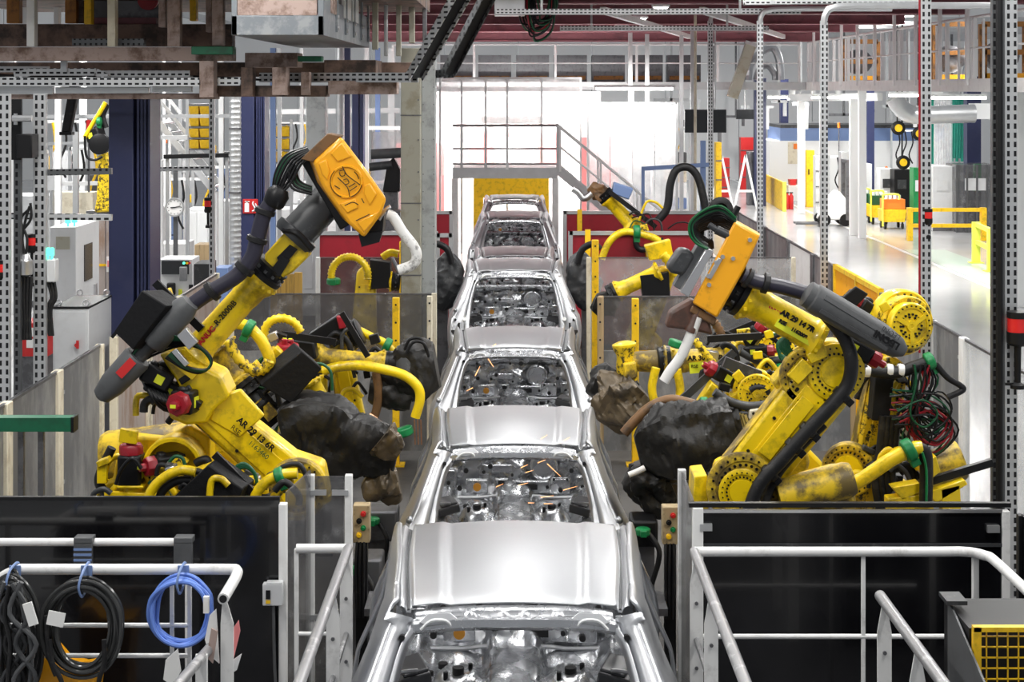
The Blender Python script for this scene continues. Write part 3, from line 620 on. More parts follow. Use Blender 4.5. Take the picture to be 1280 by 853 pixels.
# tubes under the side walkway
for k, (px, py, Y, L) in enumerate(((1112, 118, 36.8, 1.2), (1015, 121, 46.5, 1.5), (960, 121, 55, 1.7), (1150, 121, 34.3, 1.4), (985, 123, 51, 1.6))):
    p = P(px, py, Y); t = thing('strip_lamp', 'lit strip lamp under the raised aisle walkway', 'ceiling light', p, 'strip lamps under the walkway')
    g = MB(); g.bb((p.x, Y - 0.1, p.z), (p.x + L, Y + 0.1, p.z + 0.06)); g.bb((p.x + L * 0.45, Y - 0.03, p.z + 0.06), (p.x + L * 0.55, Y + 0.03, 4.18)); obj('housing', g, 'white_clean', t)
    g = MB(); g.bb((p.x, Y - 0.08, p.z - 0.05), (p.x + L, Y + 0.08, p.z)); obj('tube', g, 'lamp', t)
    area('strip_light', (p.x + L / 2, Y, p.z - 0.08), L, 0.2, 170)
# footbridge over the line with stairs
t = thing('footbridge', 'light grey steel footbridge crossing above the far car bodies', 'footbridge', (P(577, 0, 36).x, 36, 2.2))
xa, xb = P(577, 0, 36).x, P(697, 0, 36).x; zd = P(0, 212, 36).z
g = MB(); g.bb((xa - 0.2, 36, zd - 0.2), (xb, 36.12, zd)); g.bb((xa - 0.2, 37.4, zd - 0.2), (xb, 37.5, zd)); obj('girder', g, 'galv', t)
g = MB(); g.bb((xa - 0.2, 36, zd), (xb, 37.5, zd + 0.04)); obj('deck', g, 'galv', t)
for z, r in ((P(0, 157, 36).z, 0.03), (P(0, 186, 36).z, 0.02), (P(0, 205, 36).z, 0.02)):
    g = MB(); g.tube([(xa - 0.2, 36.02, z), (xb, 36.02, z)], r, 8, res=1); obj('rail', g, 'galv', t)
for px in (577, 607, 634, 697):
    x = P(px, 0, 36).x; g = MB(); g.bb((x - 0.03, 35.98, zd), (x + 0.03, 36.05, P(0, 157, 36).z)); obj('post', g, 'white_clean' if px == 634 else 'galv', t)
for x in (xa - 0.15, xb - 0.05):
    g = MB(); g.bb((x - 0.07, 36, 0.004), (x + 0.07, 36.14, zd - 0.2)); obj('leg', g, 'white', t)
t = thing('bridge_stair', 'white railed stair descending from the footbridge toward the aisle', 'stairs', (xb, 36, 0))
e = P(838, 262, 36); dz = zd - 1.1
A, B = V((xb, 36, zd)), V((xb + zd * 1.18, 36, 0.05))
for y in (36.0, 37.2):
    o3 = V((0, y - 36, 0))
    g = MB(); g.beam(A + o3, B + o3, 0.04, 0.2); obj('stringer', g, 'galv', t)
    g = MB(); g.tube([A + o3 + V((0, 0, 1.0)), B + o3 + V((0, 0, 1.0))], 0.035, 8, res=1); obj('hand_rail', g, 'white_clean', t)
    g = MB(); g.tube([A + o3 + V((0, 0, 0.55)), B + o3 + V((0, 0, 0.55))], 0.02, 6, res=1); obj('knee_rail', g, 'white_clean', t)
    for k in (0.02, 0.34, 0.66, 0.98):
        p = A.lerp(B, k) + o3; g = MB(); g.bb((p.x - 0.025, p.y - 0.025, p.z), (p.x + 0.025, p.y + 0.025, p.z + 1.0)); obj('post', g, 'white_clean', t)
for k in range(11):
    p = A.lerp(B, (k + 0.5) / 11); g = MB(); g.bb((p.x - 0.13, 36.05, p.z), (p.x + 0.13, 37.15, p.z + 0.03)); obj('tread', g, 'galv', t)
# bright welding booth behind the bridge
t = thing('welding_booth', 'brightly lit acrylic walled booth behind the footbridge', 'booth', (-1.7, 41, 0))
xs = [P(px, 0, 41).x for px in (550, 577, 607, 634, 677, 726)]
for i in range(5):
    g = MB(); g.bb((xs[i] + 0.02, 41, 2.0), (xs[i + 1] - 0.02, 41.02, 4.5)); obj('acrylic_pane', g, 'acrylic_frost', t)  # frosted white panes stand in for the bright veil of haze
for x in xs: g = MB(); g.bb((x - 0.025, 40.98, 0.004), (x + 0.025, 41.05, 4.52)); obj('mullion', g, 'galv', t)
g = MB(); g.bb((xs[0], 40.97, 4.48), (xs[-1], 41.06, 4.53)); obj('top_rail', g, 'galv', t)
g = MB(); g.bb((-2.6, 44.4, 0.004), (2.4, 44.45, 4.15)); obj('back_wall', g, 'white_clean', t)
g = MB(); g.bb((-1.25, 44.3, 2.0), (1.2, 44.36, 3.0)); obj('pale_red_board', g, 'pale_red', t)
g = MB(); g.bb((-0.55, 44.2, 2.05), (0.65, 44.28, 2.9)); obj('white_board', g, 'white_clean', t)
for k, x in enumerate((-1.2, 0.0, 1.2)):
    g = MB(); g.bb((x - 0.5, 42.4, 4.02), (x + 0.5, 42.7, 4.09)); obj('booth_lamp', g, 'lamp', t)
    area('booth_light', (x, 42.55, 4.0), 1.0, 0.3, 260, rot=(R(25), 0, 0))
g = MB(); g.bb((-0.9, 42.5, 3.3), (0.7, 42.8, 3.5)); g.bb((-1.1, 42.6, 3.55), (0.8, 42.7, 3.62)); obj('equipment_rail', g, 'galv', t)
t = thing('haze_sheet', 'whitish translucent sheet added for the haze right of the bright booth', 'curtain', (P(738, 0, 38.5).x, 38.5, 0)); xa, xb = P(735, 0, 38.5).x, P(846, 0, 38.5).x  # translucent sheet put in for the white haze beside the booth
for k in range(4): g = MB(); w = (xb - xa) / 4; g.bb((xa + w * k + 0.01, 38.5 + 0.02 * (k % 2), 1.0), (xa + w * (k + 1) - 0.01, 38.515 + 0.02 * (k % 2), P(0, 130, 38.5).z)); obj('sheet', g, 'acrylic_frost', t)
for x in (xa, xb): g = MB(); g.bb((x - 0.03, 38.48, 0.004), (x + 0.03, 38.56, P(0, 128, 38.5).z)); obj('post', g, 'galv', t)
g = MB(); g.bb((xa, 38.48, P(0, 130, 38.5).z), (xb, 38.56, P(0, 128, 38.5).z)); obj('rail', g, 'galv', t)
xm = (xa + xb) / 2; g = MB(); g.bb((xm - 0.9, 37.7, 4.2), (xm + 0.9, 37.9, 4.26)); obj('added_lamp_strip', g, 'lamp', t); g = MB(); g.bb((xm - 0.95, 37.68, 4.26), (xm + 0.95, 37.92, 4.32)); g.bb((xm - 0.03, 37.8, 4.26), (xm + 0.03, 38.5, 4.31)); g.bb((xm - 0.03, 38.48, 3.85), (xm + 0.03, 38.54, 4.31)); obj('added_lamp_arm', g, 'white_clean', t)  # lamp and arm added only to brighten the sheet behind them
area('curtain_fill_light', (xm, 37.85, 4.18), 1.8, 0.2, 100, rot=(R(40), 0, 0))  # added fill light aimed at the translucent sheet
t = thing('yellow_gate', 'yellow end frame behind the farthest car body', 'gate', (-1.0, 39.3, 0))
for px in (598, 680):
    x = P(px, 0, 39.3).x; g = MB(); g.bb((x - 0.12, 39.3, 0.004), (x + 0.12, 39.4, 2.15)); obj('upright', g, 'yellow_post', t)
g = MB(); g.bb((P(595, 0, 39.3).x, 39.3, 1.55), (P(684, 0, 39.3).x, 39.38, 2.15)); obj('crossbar', g, 'yellow_post', t)
g = MB(); g.bb((1.75, 42.4, 0.004), (2.75, 42.6, 2.95)); tag(obj('pale_red_screen', g, 'pale_red', loc=(1.75, 42.4, 0)), 'pale red screen beside the bright booth behind the stair', 'screen')
g = MB(); g.bb((-3.2, 43.2, 0.004), (-1.9, 43.5, 2.75)); tag(obj('pink_wall_board', g, 'pale_red', loc=(-3.2, 43.2, 0)), 'pale red board behind the plated column', 'screen')
# far hall wall with pale panels
for k in range(16):
    x = -27 + 3.4 * k; g = MB(); g.bb((x, 74, 0.0), (x + 3.36, 74.2, 9)); struct('wall_back' if k == 0 else 'wall_back_panel', g, 'white_clean')
# ================================================================== car bodies
def lerp_table(tb, x):
    if x <= tb[0][0]: return tb[0][1]
    for (a, b), (c, d) in zip(tb, tb[1:]):
        if x <= c: s = (x - a) / (c - a); return b + (d - b) * s
    return tb[-1][1]
PROF = [(-1.25, 0.78), (-1.1, 0.86), (-0.95, 0.885), (-0.75, 0.89), (-0.6, 0.865), (-0.5, 0.81), (-0.3, 0.725), (-0.12, 0.655), (-0.04, 0.615), (0.0, 0.575), (0.03, 0.545)]
YREAR = [(-1.25, -0.5), (-1.0, -0.58), (-0.85, -0.58), (-0.62, -0.49), (-0.42, -0.35), (-0.16, -0.12), (-0.04, -0.03), (0.0, 0.0), (0.05, 0.0)]
ZTOP = [(-0.6, 0.0), (0, 0.0), (0.7, 0.035), (1.4, 0.0), (1.5, -0.03), (2.3, -0.56), (3.0, -0.62)]
ROOFW = [(0, 0.50), (0.7, 0.55), (1.45, 0.58)]
def make_car(label):
    t = thing('car_body', label, 'car', (0, 0, 0), 'bare car bodies on the line')
    # roof skin
    def roof(u, y):
        w = lerp_table(ROOFW, y); x = u * w; a = abs(u)
        z = 0.045 * math.sin(math.pi * min(1, max(0, y / 1.45))) + 0.035 * (1 - u * u) - 0.03
        s = min(1, max(0, (a - 0.62) / 0.1)); z += 0.014 * (s * s * (3 - 2 * s))
        if y > 1.32: z -= (y - 1.32) ** 2 * 1.2
        if y < 0.05: z -= (0.05 - y) * 0.25
        return V((x, y + 0.03 * (1 - u * u) * (1 if y > 1.2 else -0.4), z))
    us = [-1 + i / 24 for i in range(49)]; ysr = [0, 0.012, 0.03, 0.06] + [0.12 + 0.1 * k for k in range(12)] + [1.3, 1.36, 1.42, 1.48]
    g = MB(); g.grid(roof, us, ysr); obj('roof_panel', g, 'car_metal', t, solid=0.006)
    # ditch channels with their seam strips
    for s in (-1, 1):
        g = MB()
        prof = [(0.0, -0.002), (0.006, -0.028), (0.026, -0.03), (0.034, -0.008), (0.05, 0.004), (0.066, -0.002)]
        yy = [0.0 + 1.45 * k / 12 for k in range(13)]
        g.grid(lambda i, y: V((s * (lerp_table(ROOFW, y) + prof[i][0]), y, prof[i][1] + 0.045 * math.sin(math.pi * min(1, y / 1.45)) - 0.03 + lerp_table(ZTOP, y) * 0.2)), range(6), yy, flip=s < 0)
        obj('roof_ditch', g, 'car_metal', t, solid=0.004)
        g = MB(); x = lerp_table(ROOFW, 0.5)
        g.tube([(s * (lerp_table(ROOFW, y) + 0.016), y, 0.045 * math.sin(math.pi * y / 1.45) - 0.055) for y in (0.02, 0.3, 0.6, 0.9, 1.2, 1.42)], 0.007, 6, 3)
        obj('ditch_seam', g, 'graphite', t)
    # body sides with door openings
    ycol = [i / 8 for i in range(9)]; yabs = [0.24 + 0.001, 0.28, 0.45, 0.65, 0.85, 1.0, 1.04, 1.16, 1.2, 1.4, 1.5, 1.7, 1.9, 2.02, 2.06, 2.3, 2.6, 2.9]
    cols = [('u', c) for c in ycol] + [('y', y) for y in yabs]; vs_ = [0, 0.02, 0.05, 0.075, 0.10, 0.18, 0.26, 0.35, 0.44, 0.5, 0.56, 0.62, 0.68, 0.76, 0.84, 0.88, 0.94, 1.0]
    def side(s):
        def fn(ci, v):
            k, c = cols[int(ci)]
            y0 = 0.2 if k == 'u' else c
            zt = lerp_table(ZTOP, max(0, y0)) ; z = zt + v * (-1.25 - zt)
            y = c if k == 'y' else (lerp_table(YREAR, z) * (1 - c) + 0.24 * c)
            x = lerp_table(PROF, z)
            if z > -0.3: x += (lerp_table(ROOFW, max(0, min(1.45, y))) - 0.5) * (z + 0.3) / 0.3 * 1.0
            e = y - lerp_table(YREAR, z)
            if e < 0.25 and z < -0.08: x -= 0.05 * (1 - e / 0.25) ** 2
            if y > 2.0: x -= 0.06 * (y - 2.0)
            # wheel arch flare of the quarter panel
            if y < 0.4 and z < -0.55: x += 0.02 * math.exp(-((y + 0.05) / 0.25) ** 2)
            return V((s * x, y, z))
        def skip(ci, v):
            k, c = cols[min(int(ci), len(cols) - 1)]
            if k == 'u': return False
            y = (c + cols[int(ci) + 1][1]) / 2
            return 0.075 < v < 0.88 and (0.28 < y < 1.04 or 1.16 < y < 2.06)
        g = MB(); g.grid(fn, list(range(len(cols))), vs_, skip=lambda a, b: skip(a, b), flip=s < 0)
        return g
    for s in (-1, 1):
        o = obj('body_side', side(s), 'car_metal', t, solid=0.02, ang=60)
        # inner return flanges around the door openings
        g = MB()
        for (y0, y1) in ((0.28, 1.04), (1.16, 1.5)):
            pts = []
            for y, z in ((y0, -0.09), (y1, -0.09), (y1, -1.08), (y0, -1.08)): pts.append(V((s * (lerp_table(PROF, z) - 0.03), y, z)))
            for a, b in zip(pts, pts[1:] + pts[:1]): g.beam(a, b, 0.05, 0.012, up=(s, 0, 0))
        obj('door_flange', g, 'car_metal_in', t)
    # rear pillar faces around the tailgate opening
    INN = [(-0.05, 0.44, -0.065, -0.075), (-0.16, 0.52, -0.125, -0.165), (-0.30, 0.565, -0.235, -0.30), (-0.42, 0.59, -0.335, -0.42), (-0.62, 0.61, -0.47, -0.62), (-0.85, 0.61, -0.56, -0.85), (-1.05, 0.58, -0.57, -1.02)]
    nP = 30; INC = spline([V(p[1:]) for p in INN], 5)
    for s in (-1, 1):
        def pil(i, j):
            a = INC[int(i)]; z = a.z if i > 0 else a.z
            zz = z + 0.03 * (1 - i / nP); yb = lerp_table(YREAR, zz); b = V((lerp_table(PROF, zz) - (0.05 if zz < -0.08 else 0.0), yb, zz))
            st = [(0, 0.05), (0.0, 0.0), (0.10, -0.006), (0.2, -0.004), (0.23, 0.02), (0.30, 0.022), (0.33, 0.0), (0.55, -0.014), (0.8, -0.012), (1.0, 0.0)][j]
            p = a.lerp(b, st[0]); nrm = V((0.25, -0.75, 0.55)).normalized(); p = p - nrm * st[1]
            rec = math.exp(-((i / nP - 0.78) / 0.09) ** 2)
            if j in (6, 7, 8): p = p - nrm * 0.045 * rec
            return V((s * p.x, p.y, p.z))
        g = MB(); g.grid(pil, list(range(len(INC))), list(range(10)), flip=s > 0); obj('rear_pillar', g, 'car_metal', t, ang=50)
        g = MB(); c = INC[22]; b = V((s * (c.x + 0.13), c.y - 0.02, c.z))
        g.box(b + V((0, 0.01, 0.02)), (0.022, 0.03, 0.075)); g.cyl(b + V((s * 0.05, 0.02, 0.1)), b + V((s * 0.05, -0.03, 0.1)), 0.016, n=10)
        c = INC[4]; g.cyl(V((s * (c.x + 0.035), c.y + 0.02, c.z)), V((s * (c.x + 0.035), c.y - 0.02, c.z + 0.004)), 0.014, n=10)
        obj('pillar_hole', g, 'hole', t)
        g = MB(); c = INC[20]; b = V((s * (c.x + 0.06), c.y - 0.005, c.z)); g.lathe(b + V((0, 0.01, 0)), (0, -0.8, 0.6), [(0, 0.03), (0.016, 0.03), (0.02, 0.02), (0.012, 0.012)], 14); obj('round_boss', g, 'white_clean', t)
        g = MB(); c = INC[18]; b = V((s * (c.x + 0.19), c.y + 0.03, c.z + 0.03)); g.beam(b, b + V((s * 0.02, -0.05, -0.1)), 0.05, 0.03); g.lathe(b, (0, -1, 0.3), [(0, 0.03), (0.03, 0.028), (0.05, 0.012)], 10); obj('lamp_bracket', g, 'car_metal_in', t, bev=0.005)
        g = MB(); c = INC[24]; b = V((s * (c.x + 0.14), c.y + 0.0, c.z - 0.01)); g.box(b, (0.2, 0.012, 0.14)); obj('lamp_plate', g, 'car_dark', t)
    # rear header above the opening
    hp = [(0.0, -0.03), (-0.012, -0.055), (-0.03, -0.075), (-0.055, -0.075), (-0.075, -0.062), (-0.092, -0.07), (-0.1, -0.1), (-0.085, -0.12)]
    def head(i, u):
        y, z = hp[int(i)]; a = abs(u); bump = 0.0
        if i in (2, 3) and (0.07 < a % 0.34 < 0.12): bump = 0.016
        return V((u * (0.49 + 0.012 * i / 7), y + 0.03 * u * u - 0.02, z + 0.012 - 0.035 * a ** 3 + bump))
    g = MB(); g.grid(head, range(8), [-1 + k / 30 for k in range(61)]); obj('rear_header', g, 'car_metal_in', t, solid=0.006)
    g = MB()
    for u in (-0.55, 0, 0.55): g.box((u * 0.49, -0.062 + 0.03 * u * u, -0.07), (0.17, 0.02, 0.014))
    obj('header_recess', g, 'car_dark', t)
    for s in (-1, 1):
        g = MB(); g.prism([(-0.1, 0), (-0.06, 0.035), (0.05, 0.04), (0.09, 0), (0.05, -0.02), (-0.06, -0.02)], (s * 0.37, -0.09, -0.072), (s, 0, -0.1), (0, 0.55, 0.83), 0.018); obj('hinge_bracket', g, 'car_metal', t, bev=0.004)
        g = MB(); g.tube([(s * 0.30, -0.1, -0.1), (s * 0.33, -0.11, -0.062), (s * 0.4, -0.11, -0.062), (s * 0.45, -0.11, -0.105)], 0.008, 6, 3); obj('hinge_edge', g, 'white_clean', t)
    # front header and windscreen frame
    g = MB(); g.bb((-0.58, 1.42, -0.07), (0.58, 1.5, -0.035)); obj('front_header', g, 'car_metal_in', t, bev=0.008)
    g = MB(); g.grid(lambda u, k: V((u * 0.72, 2.12 + 0.16 * (1 - u * u) + [0, 0.0, -0.06, -0.08, -0.08][int(k)], -0.5 + [-0.1, 0.0, 0.015, 0.0, -0.07][int(k)])), [-1 + k / 12 for k in range(25)], range(5)); obj('cowl_beam', g, 'car_metal_in', t, solid=0.01)
    g = MB()
    for x in (-0.45, -0.05, 0.08, 0.3, 0.52): g.cyl((x, 2.06, -0.54), (x, 2.16, -0.54), 0.016 if x != 0.08 else 0.028, n=10)
    obj('cowl_hole', g, 'hole', t)
    # firewall
    rr = random.Random(3)
    def fw(u, v):
        x = u * 0.74; z = -0.56 - v * 0.44
        y = 2.2 - 0.10 * max(0, v - 0.7) / 0.3 + 0.02 * math.sin(9 * u + 2 * v) * math.cos(7 * v) + 0.015 * math.sin(23 * u) * math.sin(15 * v + u * 4)
        d = ((u - 0.34) / 0.2) ** 2 + ((v - 0.3) / 0.16) ** 2
        if d < 1: y += 0.05 * (1 - d) ** 0.5
        d = ((u + 0.05) / 0.25) ** 2 + ((v - 0.45) / 0.3) ** 2
        if d < 1: y -= 0.05 * (1 - d) ** 0.7
        return V((x, y, z))
    g = MB(); g.grid(fw, [-1 + k / 32 for k in range(65)], [k / 20 for k in range(21)]); obj('firewall', g, 'car_metal_in', t, ang=60)
    for (x, z, wx, wz) in ((-0.34, -0.86, 0.2, 0.13), (-0.12, -0.86, 0.12, 0.14), (0.15, -0.87, 0.34, 0.12), (0.42, -0.86, 0.18, 0.15), (0.62, -0.84, 0.12, 0.15), (-0.6, -0.8, 0.14, 0.2), (-0.15, -0.7, 0.26, 0.07)):
        g = MB(); g.box((x, 2.1, z), (wx, 0.02, wz)); g.box((x, 2.085, z + wz * 0.4), (wx * 0.9, 0.02, 0.012)); obj('firewall_plate', g, 'car_metal_in', t, bev=0.006)
    g = MB()
    for (x, z, r) in ((-0.34, -0.87, 0.036), ): g.cyl((x, 2.07, z), (x, 2.09, z), r, n=16)
    obj('steering_port', g, 'amber', t)
    g = MB()
    for (x, z, r) in ((-0.12, -0.83, 0.028), (-0.12, -0.885, 0.032), (0.02, -0.87, 0.012), (0.3, -0.87, 0.015), (0.42, -0.9, 0.02), (0.62, -0.87, 0.02), (-0.5, -0.88, 0.022), (-0.6, -0.83, 0.018), (-0.44, -0.72, 0.022), (-0.28, -0.73, 0.016), (-0.22, -0.68, 0.022), (0.52, -0.72, 0.02), (-0.62, -0.68, 0.02), (0.66, -0.66, 0.015), (-0.02, -0.76, 0.012), (0.36, -0.8, 0.012), (0.48, -0.8, 0.012)): g.cyl((x, 2.066, z), (x, 2.1, z), r, n=10)
    g.box((0.15, 2.08, -0.87), (0.12, 0.02, 0.045))
    obj('firewall_hole', g, 'hole', t)
    g = MB(); g.lathe((0.27, 2.13, -0.69), (0, -1, 0), [(0, 0.13), (0.03, 0.125), (0.04, 0.11), (0.02, 0.1), (0.015, 0.02)], 20); obj('oval_pressing', g, 'car_metal_in', t)
    # floor pan
    def flo(u, y):
        x = u * 0.74; z = -1.03; a = abs(x)
        s = max(0, min(1, (0.2 - a) / 0.07)); z += 0.12 * s * s * (3 - 2 * s)
        if 0.11 < a < 0.22: z += 0.006 * math.sin(y * 60)
        for cx_ in (-0.33, 0.33):
            d = ((x - cx_) / 0.16) ** 2 + ((y - 1.62) / 0.2) ** 2
            if d < 1: z += 0.13 * (1 - d) ** 0.6 if d > 0.25 else 0.13 * 0.75 ** 0.6 - 0.02
        if a > 0.5: z += 0.10 * min(1, (a - 0.5) / 0.1)
        if y < 0.35: z += 0.12 * min(1, (0.35 - y) / 0.12)
        if y > 1.95: z += 0.1 * (y - 1.95) / 0.2
        z += 0.006 * math.sin(x * 31) * math.sin(y * 19)
        return V((x, y, z))
    g = MB(); g.grid(flo, [-1 + k / 36 for k in range(73)], [-0.55 + 2.75 * k / 70 for k in range(71)]); obj('floor_pan', g, 'car_metal_in', t, ang=50)
    g = MB(); g.tube([(-0.7, 2.08, -0.955), (-0.35, 2.07, -0.96), (-0.2, 2.05, -0.94), (0, 2.05, -0.935), (0.2, 2.05, -0.94), (0.35, 2.07, -0.96), (0.7, 2.08, -0.955)], 0.014, 6, 5); obj('toe_seam', g, 'car_metal', t)
    g = MB()
    for s in (-1, 1):
        for (dx, dy, r) in ((0, 0, 0.035), (-0.07, -0.08, 0.014), (0.07, 0.06, 0.014)): g.cyl((s * 0.33 + dx, 1.6 + dy, -1.0), (s * 0.33 + dx, 1.6 + dy, -0.905), r, n=10)
    g.cyl((-0.43, 1.85, -1.0), (-0.43, 1.85, -0.97), 0.03, n=12); g.cyl((-0.5, 1.7, -0.99), (-0.5, 1.7, -0.965), 0.02, n=10)
    obj('floor_hole', g, 'hole', t)
    # inner sides and dark rear wheelhouse parts
    for s in (-1, 1):
        g = MB(); g.grid(lambda y, k: V((s * [0.60, 0.70, 0.74, 0.74][int(k)], y, [-0.94, -0.86, -0.7, -0.55][int(k)])), [0.15 + 0.1 * k for k in range(20)], range(4), flip=s > 0)
        g2 = MB(); g2.grid(lambda y, k: V((s * [0.58, 0.60, 0.74][int(k)], y, [-1.0, -0.93, -0.9][int(k)])), [-0.5 + 0.1 * k for k in range(27)], range(3), flip=s > 0); obj('inner_sill', g2, 'car_metal_in', t)
        g = MB(); c = V((s * 0.60, 1.42, -0.87)); rot = Matrix.Rotation(s * -0.25, 3, 'Z') @ Matrix.Rotation(s * 0.2, 3, 'Y')
        g.box(c, (0.19, 0.34, 0.075), rot); g.box(c + V((-s * 0.02, -0.05, 0.045)), (0.15, 0.2, 0.025), rot); obj('seat_mount', g, 'car_dark', t, bev=0.02)
        g = MB(); g.tube([c + V((-s * 0.05, -0.14, 0.06)), c + V((0.0, -0.16, 0.065)), c + V((s * 0.06, -0.17, 0.06))], 0.012, 6, 3); obj('mount_slot', g, 'steel', t)
        g = MB(); g.ball((s * 0.66, 0.05, -0.98), 0.25, 16, (0.75, 1.3, 0.85)); obj('wheelhouse', g, 'car_metal_in', t)
    # rear sill panel
    g = MB(); g.grid(lambda u, k: V((u * 0.62, [-0.52, -0.58, -0.6, -0.58][int(k)], [-0.93, -0.92, -1.0, -1.2][int(k)])), [-1 + k / 10 for k in range(21)], range(4)); obj('rear_panel', g, 'car_metal', t, solid=0.01)
    # bonnet-less front end
    g = MB(); g.bb((-0.7, 2.9, -0.95), (0.7, 2.97, -0.7)); g.bb((-0.62, 2.3, -0.95), (-0.52, 2.95, -0.83)); g.bb((0.52, 2.3, -0.95), (0.62, 2.95, -0.83)); obj('front_frame', g, 'car_metal_in', t, bev=0.01)
    return t
CARY = [7.8, 12.5, 17.2, 22.0, 26.7, 31.3, 36.0]; CARZ = [1.75, 1.48, 1.47, 1.75, 1.46, 1.73, 1.75]
CARL = ['bare silver car body with a smooth roof, first of the line beside the white handrails', 'bare silver car body between the two leather covered weld guns, sparks inside', 'bare silver car body in the third place, ahead of the one standing among sparks',
        'raised bare silver car body beside the tall yellow upright', 'low bare car body whose tail is hidden behind the raised body beside the yellow upright', 'bare car body between the red welding screens, short of the footbridge', 'farthest bare car body of the line under the footbridge']
car0 = make_car(CARL[0])
cars = [car0] + [copy_tree(car0) for _ in range(6)]
for c, y, z, l in zip(cars, CARY, CARZ, CARL): c.location = (0, y, z); c['label'] = l
# skids and roller line below the bodies
for i, (y, z) in enumerate(zip(CARY, CARZ)):
    t = thing('body_skid', 'dark steel skid carrying ' + ['the first car body by the handrails', 'the car body with sparks', 'the third car body', 'the raised car body at the yellow upright', 'the low half hidden car body', 'the body between the red screens', 'the farthest car body'][i], 'skid', (0, y, 0))
    zb = z - 1.2
    for s in (-1, 1):
        g = MB(); g.bb((s * 0.5 - 0.06, y - 0.5, zb - 0.12), (s * 0.5 + 0.06, y + 3.2, zb - 0.01)); obj('runner', g, 'steel_dark', t)
    for yy in (0.1, 1.4, 2.6): g = MB(); g.bb((-0.44, y + yy, zb - 0.11), (0.44, y + yy + 0.1, zb - 0.03)); obj('crossbar', g, 'steel_dark', t)
    for yy in (0.3, 2.4):
        for s in (-1, 1): g = MB(); g.bb((s * 0.5 - 0.05, y + yy, 0.13), (s * 0.5 + 0.05, y + yy + 0.12, zb - 0.12)); obj('lift_leg', g, 'steel_dark', t)
t = thing('roller_conveyor', 'dark conveyor rails on the floor under the car bodies', 'conveyor', (0, 5, 0))
for s in (-1, 1): g = MB(); g.bb((s * 0.5 - 0.08, 4, 0.004), (s * 0.5 + 0.08, 39, 0.13)); obj('rail', g, 'steel_dark', t)
# welding sparks flying in the second and third bodies
t = thing('welding_sparks', 'orange welding sparks flying over the body with the open tailgate', 'sparks', (0.2, 12.9, 1.0))
g = MB()
for (x0, y0, x1, y1, Y) in ((676, 549, 684, 544, 12.3), (700, 554, 712, 547, 12.4), (651, 585, 660, 581, 12.8), (672, 579, 687, 573, 13), (684, 580, 701, 596, 12.9), (704, 613, 722, 608, 12.7), (657, 591, 667, 588, 12.8), (620, 609, 629, 605, 12.8), (676, 622, 692, 620, 12.6), (660, 629, 668, 629, 12.6), (680, 630, 691, 630, 12.6), (648, 607, 660, 604, 12.8)):
    a, b = P(x0, y0, Y), P(x1, y1, Y); g.cyl(a, b, 0.0025, 0.001, n=5)
obj('spark_streaks', g, 'spark', t)
t = thing('small_sparks', 'few small sparks at the left edge of the third body opening', 'sparks', (-0.2, 17, 1.0))
g = MB()
for (x0, y0, x1, y1, Y) in ((594, 470, 600, 458, 17.4), (609, 447, 617, 459, 17.4), (591, 485, 583, 489, 17.3), (616, 433, 620, 430, 17)):
    g.cyl(P(x0, y0, Y), P(x1, y1, Y), 0.004, 0.0015, n=5)
obj('spark_streaks', g, 'spark', t)
from mathutils import noise
# ================================================================== robots
def ext(g, pts, vec):
    """extrude a 3D outline along a vector"""
    m = len(pts); vec = V(vec); pts = [V(p) for p in pts]; nn = (pts[1] - pts[0]).cross(pts[2] - pts[0])
    if nn.dot(vec) > 0: pts = pts[::-1]
    return g.add(pts + [p + vec for p in pts], [tuple(range(m)), tuple(range(2 * m - 1, m - 1, -1))] + [((i + 1) % m, i, m + i, m + (i + 1) % m) for i in range(m)])
def pext(g, px, Y, th, off=(0, 0)):
    """pixel outline at depth Y given a real thickness th; off leans the extrusion sideways (metres)"""
    return ext(g, [P(x, y, Y) for x, y in px], (off[0], th, off[1]))
def motor(t, c, ax, L=0.26, r=0.075, cap=True, name='servo_motor', plate=True):
    c = V(c); d, s, u = frame(ax); M3 = Matrix((d, s, u)).transposed()
    g = MB(); g.box(c + d * L / 2, (L, 2 * r, 2 * r), M3); g.box(c + d * (L * 0.75) + u * r, (L * 0.3, r, r * 0.7), M3)
    o = obj(name, g, 'black', t, bev=0.018)
    if cap:
        g = MB(); e = c + d * L; g.lathe(e, d, [(0, r * 1.05), (0.045, r * 1.05), (0.06, r * 0.9), (0.06, r * 0.45), (0.1, r * 0.42), (0.105, r * 0.3)], 8); q = obj('red_cap', g, 'red_cap', o)
        g = MB(); g.box(e + d * 0.107, (0.004, r * 0.5, r * 0.3), M3); obj('sticker', g, 'label_yellow', o)
    if plate: g = MB(); g.box(c + d * L * 0.4 + s * (r + 0.002), (r * 0.9, 0.004, r * 0.9), M3); g.box(c + d * L * 0.4 - s * (r + 0.002), (r * 0.9, 0.004, r * 0.9), M3); obj('warning_label', g, 'label_yellow', o)
    return o
